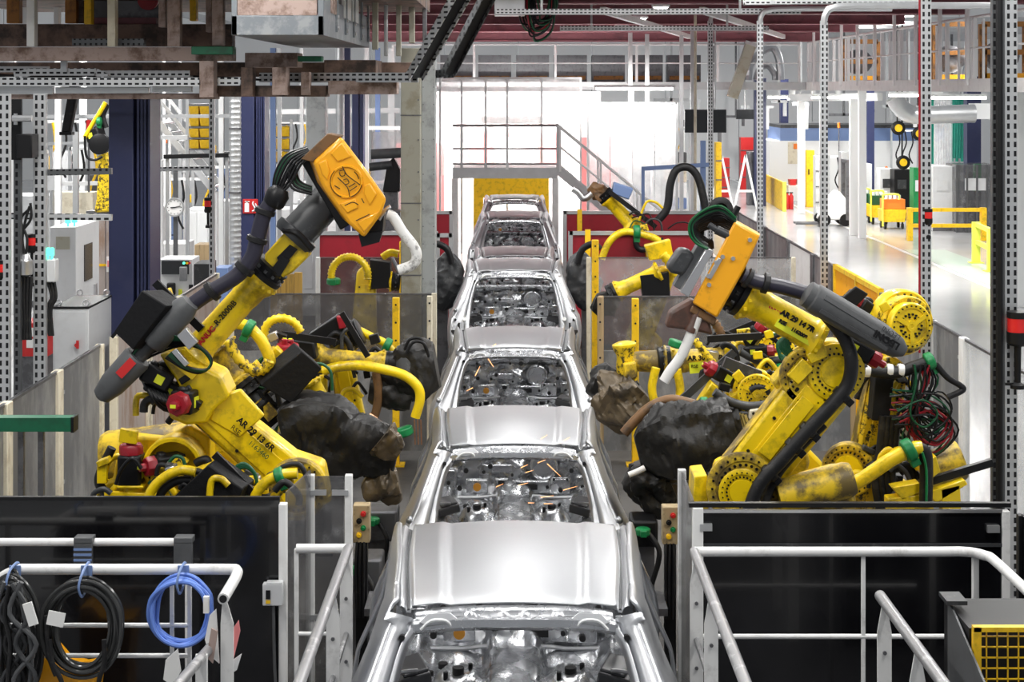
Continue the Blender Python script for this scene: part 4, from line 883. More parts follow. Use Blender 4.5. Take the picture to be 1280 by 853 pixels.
def gear(t, c, ax, r, th=0.1, m='yellow', name='gear_disc', spokes=False, hub='yellow'):
    c = V(c); d, s, u = frame(ax)
    g = MB(); g.lathe(c, d, [(0, r), (th * 0.8, r), (th, r * 0.94), (th, r * 0.76), (th * 0.8, r * 0.74), (th * 0.8, 0.01)], 36); o = obj(name, g, m, t)
    g = MB(); g.bolts(c + d * th, d, r * 0.85, 24, r * 0.035, 0.01); obj('bolt_ring', g, 'black', o)
    if spokes:
        g = MB(); g.lathe(c + d * th * 0.8, d, [(0, r * 0.24), (th * 0.3, r * 0.22), (th * 0.3, r * 0.1), (th * 0.2, 0.01)], 16)
        for k in range(3): a = 2 * math.pi * k / 3 + 0.5; g.beam(c + d * th * 0.9, c + d * th * 0.9 + (s * math.cos(a) + u * math.sin(a)) * r * 0.76, r * 0.2, th * 0.3, up=d)
        obj('spoke_hub', g, hub, o)
        g = MB(); g.bolts(c + d * th * 0.8, d, r * 0.5, 18, r * 0.05, 0.012); g.bolts(c + d * th * 0.8, d, r * 0.38, 9, r * 0.05, 0.012); obj('hole_ring', g, 'black', o)
    else:
        g = MB(); g.lathe(c + d * th * 0.8, d, [(0, r * 0.55), (th * 0.25, r * 0.52), (th * 0.25, 0.01)], 28); obj('centre_cap', g, hub, o)
        g = MB(); g.bolts(c + d * th * 0.8, d, r * 0.65, 26, r * 0.045, 0.012); obj('screw_ring', g, 'black', o)
    return o
def arm(t, a, b, r1, r2, th, n=(0, -1, 0), m='yellow', name='lower_arm', ribs=True):
    a, b = V(a), V(b); d = (b - a).normalized(); n = V(n); n = (n - d * n.dot(d)).normalized(); v = n.cross(d); L = (b - a).length
    g = MB(); g.prism(hull(r1, r2, L), a, d, v, th); o = obj(name, g, m, t, bev=0.03)
    if ribs:
        g = MB(); g.prism([(r1 * 0.9, -r1 * 0.5), (L - r2 * 0.9, -r2 * 0.5), (L - r2 * 0.9, r2 * 0.5), (r1 * 0.9, r1 * 0.5)], a + n * (th / 2), d, v, 0.02); obj('arm_web', g, m, o, bev=0.006)
        g = MB()
        for x in (r1 * 1.1, L * 0.5, L - r2 * 1.2):
            for s in (-1, 1): p = a + d * x + v * s * r2 * 0.62 + n * th / 2; g.cyl(p, p + n * 0.012, 0.012, n=6)
        obj('arm_bolt', g, 'black', o)
        g = MB(); g.prism([(r1 * 0.2, r1 * 0.985), (L - r2 * 0.3, r2 * 1.0), (L - r2 * 0.3, r2 * 1.0 + 0.008), (r1 * 0.2, r1 * 0.985 + 0.008)], a, d, v, th * 0.8); obj('dust_layer', g, 'yellow_dusty', o)
    return o
def forearm(t, a, b, r, m='yellow', black=True, name='forearm'):
    a, b = V(a), V(b); L = (b - a).length; d = (b - a)
    g = MB(); g.lathe(a, d, [(0, r * 1.35), (L * 0.06, r * 1.38), (L * 0.09, r * 1.15), (L * 0.15, r), (L * 0.72, r * 0.93), (L * 0.76, r * 1.0), (L * 0.86, r * 1.02), (L * 0.92, r * 1.28), (L, r * 1.3)], 28); o = obj(name, g, m, t, ang=50)
    g = MB(); dd = frame(d)
    for x, rr in ((0.03, 1.39), (0.96, 1.31)):
        for k in range(14): ang = 2 * math.pi * k / 14; p = a + d * x + (dd[1] * math.cos(ang) + dd[2] * math.sin(ang)) * r * rr; g.box(p, (0.02, 0.02, 0.02))
    obj('flange_bolt', g, m, o)
    if black:
        g = MB(); g.lathe(b, d, [(0, r * 1.3), (r * 0.35, r * 1.36), (r * 0.4, r * 1.15), (r * 0.75, r * 1.2), (r * 1.0, r * 1.3), (r * 1.1, r * 1.1)], 26); w = obj('wrist_ring', g, 'black', o)
        g = MB(); g.bolts(b + d.normalized() * r * 0.5, d, r * 1.2, 12, r * 0.12, r * 0.2); obj('wrist_bolt', g, 'charcoal', w)
    return o
def hose(t, pts, r, m='rubber', name='hose', rib=0.0, n=10, res=8):
    if rib:
        L = sum((V(pts[i + 1]) - V(pts[i])).length for i in range(len(pts) - 1)); res = max(6, int(L / (len(pts) - 1) / (r * 0.55)))
        rf = lambda s, i: 1.0 + (rib if i % 2 else -rib)
    else: rf = None
    g = MB(); g.tube(pts, r, n, res, rf=rf); return obj(name, g, m, t, ang=80)
def clamp(t, c, ax, r, m='green', name='hose_clamp'):
    c = V(c); d, s, u = frame(ax); g = MB(); g.lathe(c - d * r * 0.7, d, [(0, r * 1.15), (r * 0.2, r * 1.45), (r * 1.2, r * 1.45), (r * 1.4, r * 1.15)], 10); g.box(c - u * r * 1.5, (r * 1.2, r * 1.2, r * 1.2), Matrix((d, s, u)).transposed()); return obj(name, g, m, t, bev=r * 0.12)
def box_px(t, quad, Y, th, m, name, off=(0, 0), bev=0.008, par=None):
    g = MB(); pext(g, quad, Y, th, off); return obj(name, g, m, par or t, bev=bev)
def bag(t, pts, rad, m='leather', name='gun_cover', seed=1, flat=0.8, amp=0.16):
    """creased leather cover hanging round a weld gun"""
    rr = random.Random(seed); q = spline(pts, 14); nr = 56; vs = []; fs = []; pu = None; ph = [rr.uniform(0, 6.28) for _ in range(8)]
    for i, p in enumerate(q):
        s = i / (len(q) - 1); d = (q[min(i + 1, len(q) - 1)] - q[max(i - 1, 0)]).normalized()
        if pu is None: pu = V((0, -1, 0))
        pu = (pu - d * pu.dot(d)).normalized(); u = d.cross(pu)
        k = s * (len(rad) - 1); j = min(int(k), len(rad) - 2); r0 = rad[j] + (rad[j + 1] - rad[j]) * (k - j)
        for a in range(nr):
            g = 2 * math.pi * a / nr
            w = 1 + amp * (0.5 * math.sin(3 * g + ph[0] + 5 * s) + 0.4 * math.sin(5 * g - 7 * s + ph[1]) + 0.35 * math.sin(9 * s + 2 * g + ph[2]) + 0.25 * abs(math.sin(4 * g + 11 * s + ph[3])))
            sq = 1 / max(abs(math.cos(g)), abs(math.sin(g))); w *= 0.6 + 0.4 * sq
            pv = p * 5.5 + V((math.cos(g), math.sin(g), 0)) * 1.1 + V((seed, seed * 1.7, 0)); w += amp * 1.5 * (0.28 - abs(noise.noise(pv))) + amp * 0.9 * (0.22 - abs(noise.noise(pv * 2.3))) + amp * 0.45 * (0.2 - abs(noise.noise(pv * 5.1)))
            vs.append(p + pu * math.cos(g) * r0 * w * flat + u * math.sin(g) * r0 * w)
    m_ = len(q)
    for i in range(m_ - 1):
        for k in range(nr): k2 = (k + 1) % nr; fs.append((i * nr + k, i * nr + k2, (i + 1) * nr + k2, (i + 1) * nr + k))
    fs.append(tuple(range(nr - 1, -1, -1))); fs.append(tuple(range((m_ - 1) * nr, m_ * nr)))
    g = MB(); g.add(vs, fs); return obj(name, g, m, t, ang=32)
def base(t, c, J2, w=0.5, ped=True, n=(0, -1, 0), zb=None):
    """riser, base casting and turret carrying the second axis"""
    c = V(c); zt = J2.z - 0.62; c = V((c.x, c.y, 0))
    g = MB(); g.bb(c + V((-0.33, -0.33, 0.01)), c + V((0.33, 0.33, zt))); g.bb(c + V((-0.42, -0.42, 0.005)), c + V((0.42, 0.42, 0.04))); obj('riser', g, 'steel_dark', t, bev=0.01)
    g = MB(); g.lathe(c + V((0, 0, zt)), (0, 0, 1), [(0, 0.36), (0.06, 0.37), (0.1, 0.3), (0.22, 0.28), (0.24, 0.33), (0.32, 0.33)], 28); obj('base_casting', g, 'yellow', t)
    g = MB(); k = V((c.x, J2.y, zt + 0.32)); dx = J2.x - c.x
    g.prism([(-0.32, 0), (0.3, 0), (dx + 0.18, 0.2), (dx + 0.14, 0.42), (dx - 0.1, 0.5), (dx - 0.3, 0.3), (-0.3, 0.16)] if dx > 0 else [(-0.3, 0), (0.32, 0), (0.3, 0.16), (dx + 0.3, 0.3), (dx + 0.1, 0.5), (dx - 0.14, 0.42), (dx - 0.18, 0.2)], V((c.x, J2.y + 0.22, zt + 0.3)), (1, 0, 0), (0, 0, 1), 0.2); obj('turret', g, 'yellow', t, bev=0.03)
def tail(pts, Y): return [P(x, y, Y + (d[0] if d else 0)) for x, y, *d in pts]
UP = V((0, 0, 1))
# ------------------------------------------------------------------ main left robot with orange covered gun
Y = 10.4
J2, J3, FA, W = P(374, 606, Y), P(243, 492, Y), P(240, 446, Y - 0.02), P(328, 346, Y - 0.02)
t = thing('welding_robot', 'yellow welding robot lifting an orange covered gun over the black left barrier', 'robot', (P(270, 0, Y).x, Y + 0.25, 0), 'welding robots')
base(t, t.location, J2)
gear(t, J2 + V((0, -0.09, 0)), (0, -1, 0), 0.2, 0.06, 'yellow_dusty', 'shoulder_disc')
la = arm(t, J2, J3, 0.155, 0.115, 0.19)
dL = (J2 - J3).normalized(); nL = V((0, -1, 0)); vL = V((dL.z * -1, 0, dL.x)); vL = vL if vL.z > 0 else -vL
pn = P(300, 521, Y) + V((0, -0.135, 0))
g = MB(); g.beam(pn + dL * 0.02 - vL * 0.075 + V((0, 0.006, 0)), pn + dL * 0.36 - vL * 0.075 + V((0, 0.006, 0)), 0.12, 0.006, up=(0, -1, 0))
text('AR 29 13 6R', pn + vL * 0.0, dL, vL, 0.058, 'black', la, 0.006, bold=0.002); text('RSE', pn - vL * 0.06 - dL * 0.0, dL, vL, 0.046, 'black', la, 0.006); text('1163460', pn - vL * 0.06 + dL * 0.15, dL, vL, 0.046, 'green_dark', la, 0.006)
# turret details: balancer, motors
g = MB(); g.lathe(P(128, 572, Y + 0.25), P(262, 556, Y + 0.25) - P(128, 572, Y + 0.25), [(0, 0.09), (0.01, 0.15), (0.05, 0.17), (0.62, 0.17), (0.66, 0.15)], 28); obj('balancer', g, 'yellow_dusty', t)
g = MB(); pext(g, [(150, 545), (205, 548), (235, 532), (262, 545), (264, 622), (125, 625), (122, 606), (140, 600)], Y + 0.05, 0.2); obj('turret_casting', g, 'yellow', t, bev=0.02)
c = P(222, 577, Y + 0.05); g = MB(); g.lathe(c, (0, -1, 0), [(0, 0.19), (0.16, 0.195), (0.17, 0.185), (0.17, 0.165), (0.04, 0.155), (0.03, 0.01)], 34); o = obj('motor_well', g, 'yellow', t)
motor(t, P(228, 577, Y - 0.02), (-0.75, -0.6, 0.0), 0.2, 0.062, name='shoulder_motor')
motor(t, P(164, 606, Y - 0.12), (0, 0, 1), 0.2, 0.075, name='swing_motor')
g = MB(); g.cyl(P(166, 622, Y - 0.12), P(166, 604, Y - 0.12), 0.06); g.bb(P(146, 608, Y - 0.2), P(186, 604, Y - 0.05)); obj('motor_mount', g, 'yellow', t, bev=0.006)
for q in ([(121, 582), (133, 582), (133, 605), (121, 605)], [(188, 578), (200, 585), (200, 612), (188, 608)], [(130, 615), (200, 618), (200, 626), (130, 626)], [(150, 536), (172, 540), (170, 556), (148, 553)]): box_px(t, q, Y - 0.18, 0.04, 'yellow', 'bracket_plate', bev=0.004)
hose(t, tail([(140, 560), (128, 585), (124, 605), (140, 625)], Y - 0.1), 0.03, 'rubber', 'motor_cable')
# elbow
g = MB(); pext(g, [(198, 443), (210, 440), (275, 470), (287, 496), (268, 512), (258, 530), (232, 532), (212, 524), (206, 496), (226, 486)], Y - 0.17, 0.3); obj('elbow_housing', g, 'yellow', t, bev=0.02)
box_px(t, [(200, 444), (209, 441), (247, 468), (240, 476)], Y - 0.2, 0.05, 'yellow', 'housing_edge', bev=0.004)
g = MB(); pext(g, [(268, 497), (300, 487), (330, 520), (300, 548), (262, 526)], Y - 0.115, 0.05); obj('arm_shoulder_plate', g, 'yellow', t, bev=0.012)
for c, ax, L, r in ((P(236, 500, Y - 0.16), (-0.25, -1, 0.0), 0.12, 0.075),):
    o = motor(t, c, ax, L, r, name='elbow_motor')
motor(t, P(214, 480, Y - 0.15), (-1.0, -0.15, 0.55), 0.2, 0.062, cap=False, name='forearm_motor'); motor(t, P(228, 496, Y - 0.1), (-1.0, -0.1, 0.5), 0.25, 0.06, cap=False, name='forearm_motor')
g = MB()
for k in range(7): g.tube(tail([(176 + 4 * k, 470 - k * 2), (185 + 5 * k, 488 + 3 * k, -0.25), (205 + 5 * k, 512 - 2 * k, -0.2), (240 + 2 * k, 516, -0.15)], Y), 0.012, 6, 4)
obj('motor_cables', g, 'rubber', t, whole=True)
fa = forearm(t, FA, W, 0.098)
dF = (W - FA).normalized(); vF = V((-dF.z, 0, dF.x)); vF = vF if vF.z > 0 else -vF
pf = P(252, 441, Y) + V((0, -0.125, 0))
text('FANUC', P(253, 432, Y) + V((0, -0.121, 0)), dF, vF, 0.05, 'red', fa, 0.0, bold=0.002); text('Robot', P(268, 414, Y) + V((0, -0.121, 0)), dF, vF, 0.032, 'graphite', fa, 0.0); text('R-2000iB', P(276, 404, Y) + V((0, -0.121, 0)), dF, vF, 0.052, 'black', fa, 0.0, bold=0.001)
# wrist
wb = W + dF * 0.12
g = MB(); pext(g, [(331, 318), (358, 288), (388, 306), (384, 322), (364, 342), (348, 350), (330, 340)], Y - 0.1, 0.22); wr = obj('wrist_fork', g, 'yellow', t, bev=0.015)
g = MB(); pext(g, [(346, 322), (362, 306), (372, 312), (352, 336)], Y - 0.115, 0.02); obj('fork_recess', g, 'black', wr)
g = MB(); pext(g, [(336, 340), (352, 320), (362, 326), (350, 346)], Y - 0.13, 0.03); obj('fork_rib', g, 'black', wr)
c = P(368, 296, Y - 0.05); ax = P(408, 252, Y) - c
g = MB(); g.lathe(c, ax, [(-0.03, 0.13), (0.0, 0.15), (0.04, 0.15), (0.05, 0.12), (0.33, 0.115), (0.34, 0.13)], 28); obj('tool_mount', g, 'charcoal', t)
g = MB(); g.tube([P(355, 288, Y - 0.15), P(372, 292, Y - 0.2), P(390, 312, Y - 0.18)], 0.022, 8, 6); obj('mount_clamp', g, 'black', t)
# gun with moulded cover
gun = obj('weld_gun', MB().box(P(420, 235, Y - 0.02), (0.2, 0.2, 0.5), Matrix.Rotation(R(-30), 3, 'Y')), 'black', t, bev=0.01)
YG = Y - 0.32
FACE = [(392, 203), (427, 171), (453, 205), (456, 209), (484, 249), (478, 266), (472, 276), (456, 298), (435, 279), (403, 233)]
g = MB(); pext(g, FACE, YG, 0.3, (-0.085, 0.02)); cov = obj('moulded_cover', g, 'gun_orange', gun, bev=0.02)
g = MB(); pext(g, [(391, 203), (426, 170), (409, 167), (376, 199)], YG + 0.03, 0.2); obj('brown_top', g, 'gun_brown', gun, bev=0.006)
g = MB(); c = P(433, 227, YG)
ring = [c + V((0.098 * math.cos(a), -0.004, 0.098 * math.sin(a))) for a in [2 * math.pi * k / 28 for k in range(28)]]
g.tube(ring, 0.009, 6, 1, closed=True); obj('emblem_ring', g, 'gun_orange', gun)
g = MB()
for a0, a1, rr in ((2.4, 4.4, 0.1), (5.0, 6.1, 0.1), (0.2, 0.9, 0.08)): g.tube([c + V((rr * math.cos(a), -0.012, rr * math.sin(a))) for a in [a0 + (a1 - a0) * k / 10 for k in range(11)]], 0.0028, 5, 1)
for pts in ([(422, 222), (434, 234), (437, 246)], [(428, 208), (434, 219), (450, 231)], [(424, 214), (430, 213), (431, 219), (426, 220), (424, 215)], [(429, 225), (434, 224), (436, 229), (431, 231)], [(436, 234), (444, 229)], [(437, 239), (446, 233)], [(418, 232), (425, 236)], [(431, 257), (441, 253), (448, 256)], [(452, 248), (455, 254)], [(445, 276), (462, 268)]): g.tube([P(x, y, YG - 0.012) for x, y in pts], 0.003, 5, 4)
obj('emblem_lines', g, 'black', gun, whole=True)  # thin black lines for the dark grooves and strokes of the emblem
for q in ([(398, 204), (408, 199), (412, 214), (409, 226), (402, 218)], [(413, 192), (427, 178), (439, 196), (422, 203)], [(456, 232), (462, 229), (471, 243), (462, 258), (454, 240)], [(424, 255), (444, 248), (448, 260), (434, 267)], [(446, 278), (474, 264), (468, 276), (455, 291)]):
    g = MB(); pext(g, q, YG - 0.012, 0.02); obj('cover_panel', g, 'gun_orange', gun, bev=0.008)
box_px(t, [(452, 270), (480, 268), (478, 292), (462, 300)], YG + 0.1, 0.2, 'black', 'gun_nose', par=gun)
g = MB(); pext(g, [(448, 293), (478, 290), (474, 303), (452, 309)], YG + 0.05, 0.06); obj('nose_plate', g, 'black', gun)
hose(gun, tail([(484, 268), (492, 272), (503, 290), (517, 308), (521, 320), (516, 331), (498, 338)], YG + 0.1), 0.034, 'white_hose', 'cooling_pipe', res=6)
g = MB(); g.cyl(P(499, 340, YG + 0.1), P(490, 322, YG + 0.1), 0.012, n=8); obj('electrode', g, 'steel_dark', gun)
g = MB(); g.tube(tail([(474, 275), (482, 262), (488, 258)], YG + 0.1), 0.012, 6, 4); obj('fitting', g, 'steel', gun)
for m, ks in (('black', range(7)), ('green_dark', range(2))):
    g = MB()
    for k in ks:
        j = k + (0.5 if m != 'black' else 0)
        g.tube(tail([(341 + 0.8 * j, 246), (344 + 3 * j, 218 + 2.2 * j), (358 + 3 * j, 194 + 2 * j), (384 + j, 184 + 1.5 * j)], Y - 0.1 - 0.02 * k), 0.0095, 6, 5)
        if k < 4: g.tube(tail([(350 + j, 236), (366 - 2 * j, 206 + 3 * j), (374 - 3 * j, 226 + 3 * j), (390, 234 + j * 3)], Y - 0.16 - 0.01 * k), 0.009, 6, 5)
    obj('gun_cable', g, m, t, whole=True)
# dress pack
h = hose(t, tail([(236, 384), (262, 366), (296, 345), (315, 322), (322, 298), (330, 268), (342, 250)], Y - 0.22), 0.052, 'navy_hose', 'dress_hose')
for a, b in (((262, 367), (268, 362)), ((303, 339), (308, 333)), ((320, 303), (322, 297)), ((330, 268), (332, 262))): g = MB(); pa, pb = P(*a, Y - 0.22), P(*b, Y - 0.22); g.lathe(pa, pb - pa, [(0, 0.058), (0.005, 0.068), ((pb - pa).length, 0.068), ((pb - pa).length + 0.005, 0.058)], 16); obj('hose_collar', g, 'rubber', h)
g = MB(); g.lathe(P(340, 258, Y - 0.22), V((0.3, 0, 0.6)), [(0, 0.055), (0.02, 0.07), (0.09, 0.075), (0.13, 0.05)], 18); obj('hose_gland', g, 'black', h)
a, b = P(124, 498, Y - 0.3), P(238, 378, Y - 0.3); L = (b - a).length
g = MB(); g.lathe(a, b - a, [(0, 0.03), (0.02, 0.06), (0.12, 0.085), (0.34, 0.095), (0.36, 0.085)], 22); o = obj('retract_barrel', g, 'graphite', t)
g = MB(); dd = (b - a).normalized(); q = a + dd * 0.22 + V((-0.005, -0.094, 0.0)); g.beam(q, q + dd * 0.13, 0.055, 0.006, up=(0, -1, 0.1)); obj('red_sticker', g, 'red', o)
g = MB(); g.lathe(a + dd * 0.36, b - a, [(0, 0.05), (L - 0.62, 0.05)], 18); obj('retract_rod', g, 'charcoal', t)
g = MB(); g.lathe(a + dd * (L - 0.36), b - a, [(0, 0.075), (0.02, 0.09), (0.3, 0.085), (0.36, 0.062)], 22); obj('retract_sleeve', g, 'graphite', t)
for m, n0, n1 in (('black', 0, 8), ('green_dark', 0, 4)):
    g = MB()
    for k in range(n0, n1):
        j = k + (0.4 if m != 'black' else 0)
        g.tube(tail([(160 + j, 450 + j), (185 + 2 * j, 420 + 3 * j), (215 + 2 * j, 418 + 2 * j), (245 + j, 430 + j), (264, 448 + j), (258 - j, 462 + j * 0.6), (232, 458 + j * 0.6), (214 - j, 440 + j)], Y - 0.34 + 0.01 * k), 0.009, 6, 5)
    obj('control_cable', g, m, t, whole=True)
g = MB(); pext(g, [(221, 420), (232, 410), (247, 428), (236, 438)], Y - 0.4, 0.05); pext(g, [(214, 440), (220, 436), (236, 455), (231, 459)], Y - 0.4, 0.03); o = obj('valve_block', g, 'steel', t, bev=0.004)
box_px(t, [(177, 363), (208, 383), (166, 438), (142, 415)], Y - 0.42, 0.2, 'black_matte', 'control_box', off=(0.09, -0.02))
g = MB(); g.beam(P(194, 353, Y - 0.1), P(252, 412, Y - 0.1), 0.03, 0.05); g.beam(P(140, 422, Y - 0.35), P(152, 408, Y - 0.35), 0.02, 0.02); o = obj('support_bar', g, 'black', t)
box_px(t, [(186, 370), (206, 364), (214, 392), (190, 400)], Y - 0.12, 0.2, 'yellow_grimy', 'rear_casting')
# ------------------------------------------------------------------ low robot behind the left barrier
Y = 9.95
t = thing('low_welding_robot', 'low yellow robot with a black box and green clamped hose peeking over the left barrier', 'robot', (P(270, 0, Y).x, Y + 0.0, 0), 'welding robots')
g = MB(); g.bb(t.location + V((-0.25, -0.15, 0.01)), t.location + V((0.25, 0.15, 1.3))); obj('riser', g, 'steel_dark', t, bev=0.01)
g = MB(); g.lathe(t.location + V((0, 0, 1.3)), UP, [(0, 0.24), (0.2, 0.22), (0.34, 0.17), (0.4, 0.05)], 24); obj('base_casting', g, 'yellow', t)
box_px(t, [(210, 628), (260, 581), (303, 612), (296, 632), (270, 640)], Y - 0.3, 0.16, 'black_matte', 'control_box', off=(0.05, 0.02))
hose(t, tail([(184, 640), (188, 616), (204, 598), (226, 588), (244, 590)], Y - 0.25), 0.03, 'yellow', 'yellow_hose')
hose(t, tail([(196, 640), (202, 616), (220, 602), (240, 600)], Y - 0.22), 0.026, 'rubber', 'black_hose')
g = MB(); g.beam(P(268, 568, Y - 0.2), P(318, 618, Y - 0.2), 0.03, 0.045); obj('support_bar', g, 'black', t)
hose(t, tail([(314, 640), (320, 618), (334, 602), (352, 594), (372, 592)], Y - 0.2), 0.034, 'yellow', 'thick_hose'); clamp(t, P(350, 596, Y - 0.2), (1, 0, 0.4), 0.04)
hose(t, tail([(336, 640), (346, 618), (358, 606), (364, 596)], Y - 0.16), 0.03, 'yellow_grimy', 'ribbed_hose', rib=0.14)
for k in range(3): hose(t, tail([(288, 590 + 3 * k), (304, 580 + 2 * k), (318, 592), (322, 612)], Y - 0.1), 0.012, 'green_dark', 'green_cable')
g = MB(); pext(g, [(236, 592), (270, 580), (290, 600), (260, 640), (226, 640)], Y - 0.1, 0.15); obj('arm_casting', g, 'yellow', t, bev=0.02)
# ------------------------------------------------------------------ main right robot
Y = 10.4
J2, J3, FA, W = P(926, 606, Y), P(1041, 462, Y), P(1024, 424, Y - 0.02), P(930, 370, Y - 0.02)
t = thing('welding_robot', 'yellow welding robot holding a flat orange gun plate and white pipe behind the right barrier', 'robot', (P(1010, 0, Y).x, Y + 0.25, 0), 'welding robots')
base(t, t.location, J2)
gear(t, J2 + V((0, -0.07, 0)), (0, -1, 0), 0.235, 0.04, 'yellow_dusty', 'shoulder_ring', hub='yellow')
la = arm(t, J2, J3, 0.19, 0.2, 0.18)
gear(t, J2 + V((-0.01, -0.09, -0.02)), (0, -1, 0), 0.15, 0.03, 'yellow', 'shoulder_disc'); gear(t, J3 + V((0, -0.085, 0)), (0, -1, 0), 0.185, 0.03, 'yellow', 'elbow_disc')
dL = (J3 - J2).normalized(); vL = V((-dL.z, 0, dL.x)); vL = vL if vL.x < 0 else -vL
g = MB(); g.beam(J2 + dL * 0.25 + vL * 0.03 - V((0, 0.12, 0)), J3 - dL * 0.25 + vL * 0.03 - V((0, 0.12, 0)), 0.1, 0.012, up=(0, -1, 0)); obj('arm_strip', g, 'yellow', la, bev=0.004)
box_px(t, [(966, 480), (1000, 440), (1034, 424), (1042, 440), (1010, 470), (985, 505)], Y - 0.02, 0.2, 'yellow', 'elbow_housing', bev=0.02)
for q in ([(984, 470), (1003, 448), (1018, 462), (998, 482)], [(1008, 444), (1030, 430), (1036, 446), (1014, 456)]): box_px(t, q, Y - 0.14, 0.06, 'yellow', 'housing_plate', bev=0.008)
gear(t, P(1012, 470, Y - 0.04), (0, -1, 0), 0.2, 0.05, 'yellow_dusty', 'elbow_ring')
fa = forearm(t, FA, W, 0.112)
dF = (FA - W).normalized(); vF = V((-dF.z, 0, dF.x)); vF = vF if vF.z > 0 else -vF
pf = P(957, 381, Y) + V((0, -0.125, 0))
text('FANUC', P(952, 381, Y) + V((0, -0.121, 0)), dF, vF, 0.034, 'red', fa, 0.0, bold=0.002)
g = MB(); a = P(968, 397, Y) + V((0, -0.122, 0)); g.beam(a, a + dF * 0.27, 0.085, 0.006, up=(0, -1, 0)); obj('tape_label', g, 'label_yellow', fa)
text('AR 29 14 7R', P(971, 389, Y) + V((0, -0.123, 0)), dF, vF, 0.047, 'black', fa, 0.006, bold=0.003); text('RSE', P(969, 399, Y) + V((0, -0.123, 0)), dF, vF, 0.033, 'black', fa, 0.006, bold=0.002); text('1162009', P(984, 409, Y) + V((0, -0.123, 0)), dF, vF, 0.033, 'black', fa, 0.006, bold=0.002)
# gun plate
gun = obj('weld_gun', MB().box(P(905, 350, Y + 0.0), (0.16, 0.16, 0.3), Matrix.Rotation(R(27), 3, 'Y')), 'black', t, bev=0.01)
YG = Y - 0.25
g = MB(); pext(g, [(918, 277), (950, 295), (932, 334), (930, 338), (896, 398), (865, 379)], YG, 0.16, (0.03, 0.0)); obj('orange_plate', g, 'gun_orange', gun, bev=0.014)
g = MB(); pext(g, [(866, 382), (897, 399), (892, 408), (862, 390)], YG + 0.03, 0.15); obj('plate_foot', g, 'gun_brown', gun, bev=0.01)
g = MB(); pext(g, [(884, 310), (892, 314), (861, 372), (850, 365)], YG - 0.01, 0.12); pext(g, [(898, 322), (903, 325), (889, 350), (884, 347)], YG - 0.02, 0.05); obj('transformer_plate', g, 'steel', gun, bev=0.004)
g = MB(); pext(g, [(876, 300), (886, 305), (853, 364), (842, 358)], YG + 0.06, 0.12); obj('side_plate', g, 'graphite', gun, bev=0.006)
g = MB(); pext(g, [(850, 311), (864, 313), (868, 322), (855, 345), (838, 342), (834, 334)], YG + 0.02, 0.16); obj('transformer', g, 'charcoal', gun, bev=0.03)
g = MB()
for x, y in ((903, 321), (886, 356), (895, 328), (885, 345), (916, 323), (937, 300)): p = P(x, y, YG); g.cyl(p, p + V((0, -0.02, 0)), 0.014, n=8)
obj('cap_screw', g, 'steel', gun)
box_px(t, [(838, 390), (866, 374), (884, 392), (892, 420), (868, 414), (832, 410)], YG + 0.05, 0.14, 'bracket_brown', 'electrode_bracket', par=gun, bev=0.02)
hose(gun, tail([(872, 396), (866, 412), (858, 432), (850, 448), (838, 464), (830, 477)], YG + 0.06), 0.034, 'white_hose', 'cooling_pipe')
g = MB(); g.lathe(P(874, 386, YG + 0.06), V((-0.2, 0, -0.5)), [(0, 0.03), (0.12, 0.034), (0.13, 0.04), (0.16, 0.04)], 14); obj('pipe_socket', g, 'bracket_brown', gun)
g = MB(); c = P(898, 263, Y - 0.1); g.lathe(c, (0.2, -1, 0.1), [(0, 0.075), (0.05, 0.085), (0.06, 0.07), (0.06, 0.045), (0.03, 0.04)], 22); obj('cable_sheave', g, 'rubber', gun)
for m, n in (('black', 10), ('green_dark', 2), ('green', 1)):
    g = MB()
    for k in range(n):
        j = k * (1 if m == 'black' else 1.8)
        g.tube(tail([(920, 273 + j * 2), (902, 258 + j * 2.8), (882 + 0.6 * j, 262 + j * 2.6), (864 + 1.2 * j, 276 + 1.6 * j), (862 + 2.4 * j, 292 + 0.8 * j), (870 + 2.2 * j, 304 - j * 0.3), (884 + j * 0.8, 311)], Y - 0.28 + 0.025 * k), 0.009, 6, 5)
    obj('gun_cable', g, m, gun, whole=True)
g = MB(); g.cyl(P(895, 287, Y - 0.22), P(912, 295, Y - 0.22), 0.03, n=14); g.cyl(P(886, 281, Y - 0.22), P(895, 287, Y - 0.22), 0.02, n=12); obj('swivel_joint', g, 'charcoal', gun)
g = MB(); g.cyl(P(917, 270, Y - 0.2), P(923, 258, Y - 0.2), 0.02, n=10); obj('cable_plug', g, 'black', gun)
# dress pack
h = hose(t, tail([(928, 344), (945, 352), (975, 358), (1004, 366), (1016, 371)], Y - 0.2), 0.05, 'navy_hose', 'dress_hose')
for a, b in (((953, 353), (960, 355)), ((932, 346), (937, 349))): pa, pb = P(*a, Y - 0.2), P(*b, Y - 0.2); g = MB(); g.lathe(pa, pb - pa, [(0, 0.055), (0.005, 0.068), ((pb - pa).length, 0.068), ((pb - pa).length + 0.005, 0.055)], 16); obj('hose_collar', g, 'rubber', h)
a, b = P(1010, 368, Y - 0.3), P(1134, 442, Y - 0.3); dd = (b - a).normalized(); L = (b - a).length; vv = V((-dd.z, 0, dd.x)); vv = vv if vv.z > 0 else -vv
g = MB(); g.lathe(a - dd * 0.02, b - a, [(0, 0.055), (0.01, 0.085), (0.05, 0.085), (0.06, 0.095), (L * 0.75, 0.092), (L * 0.93, 0.07), (L, 0.035)], 24); o = obj('retract_barrel', g, 'graphite', t)
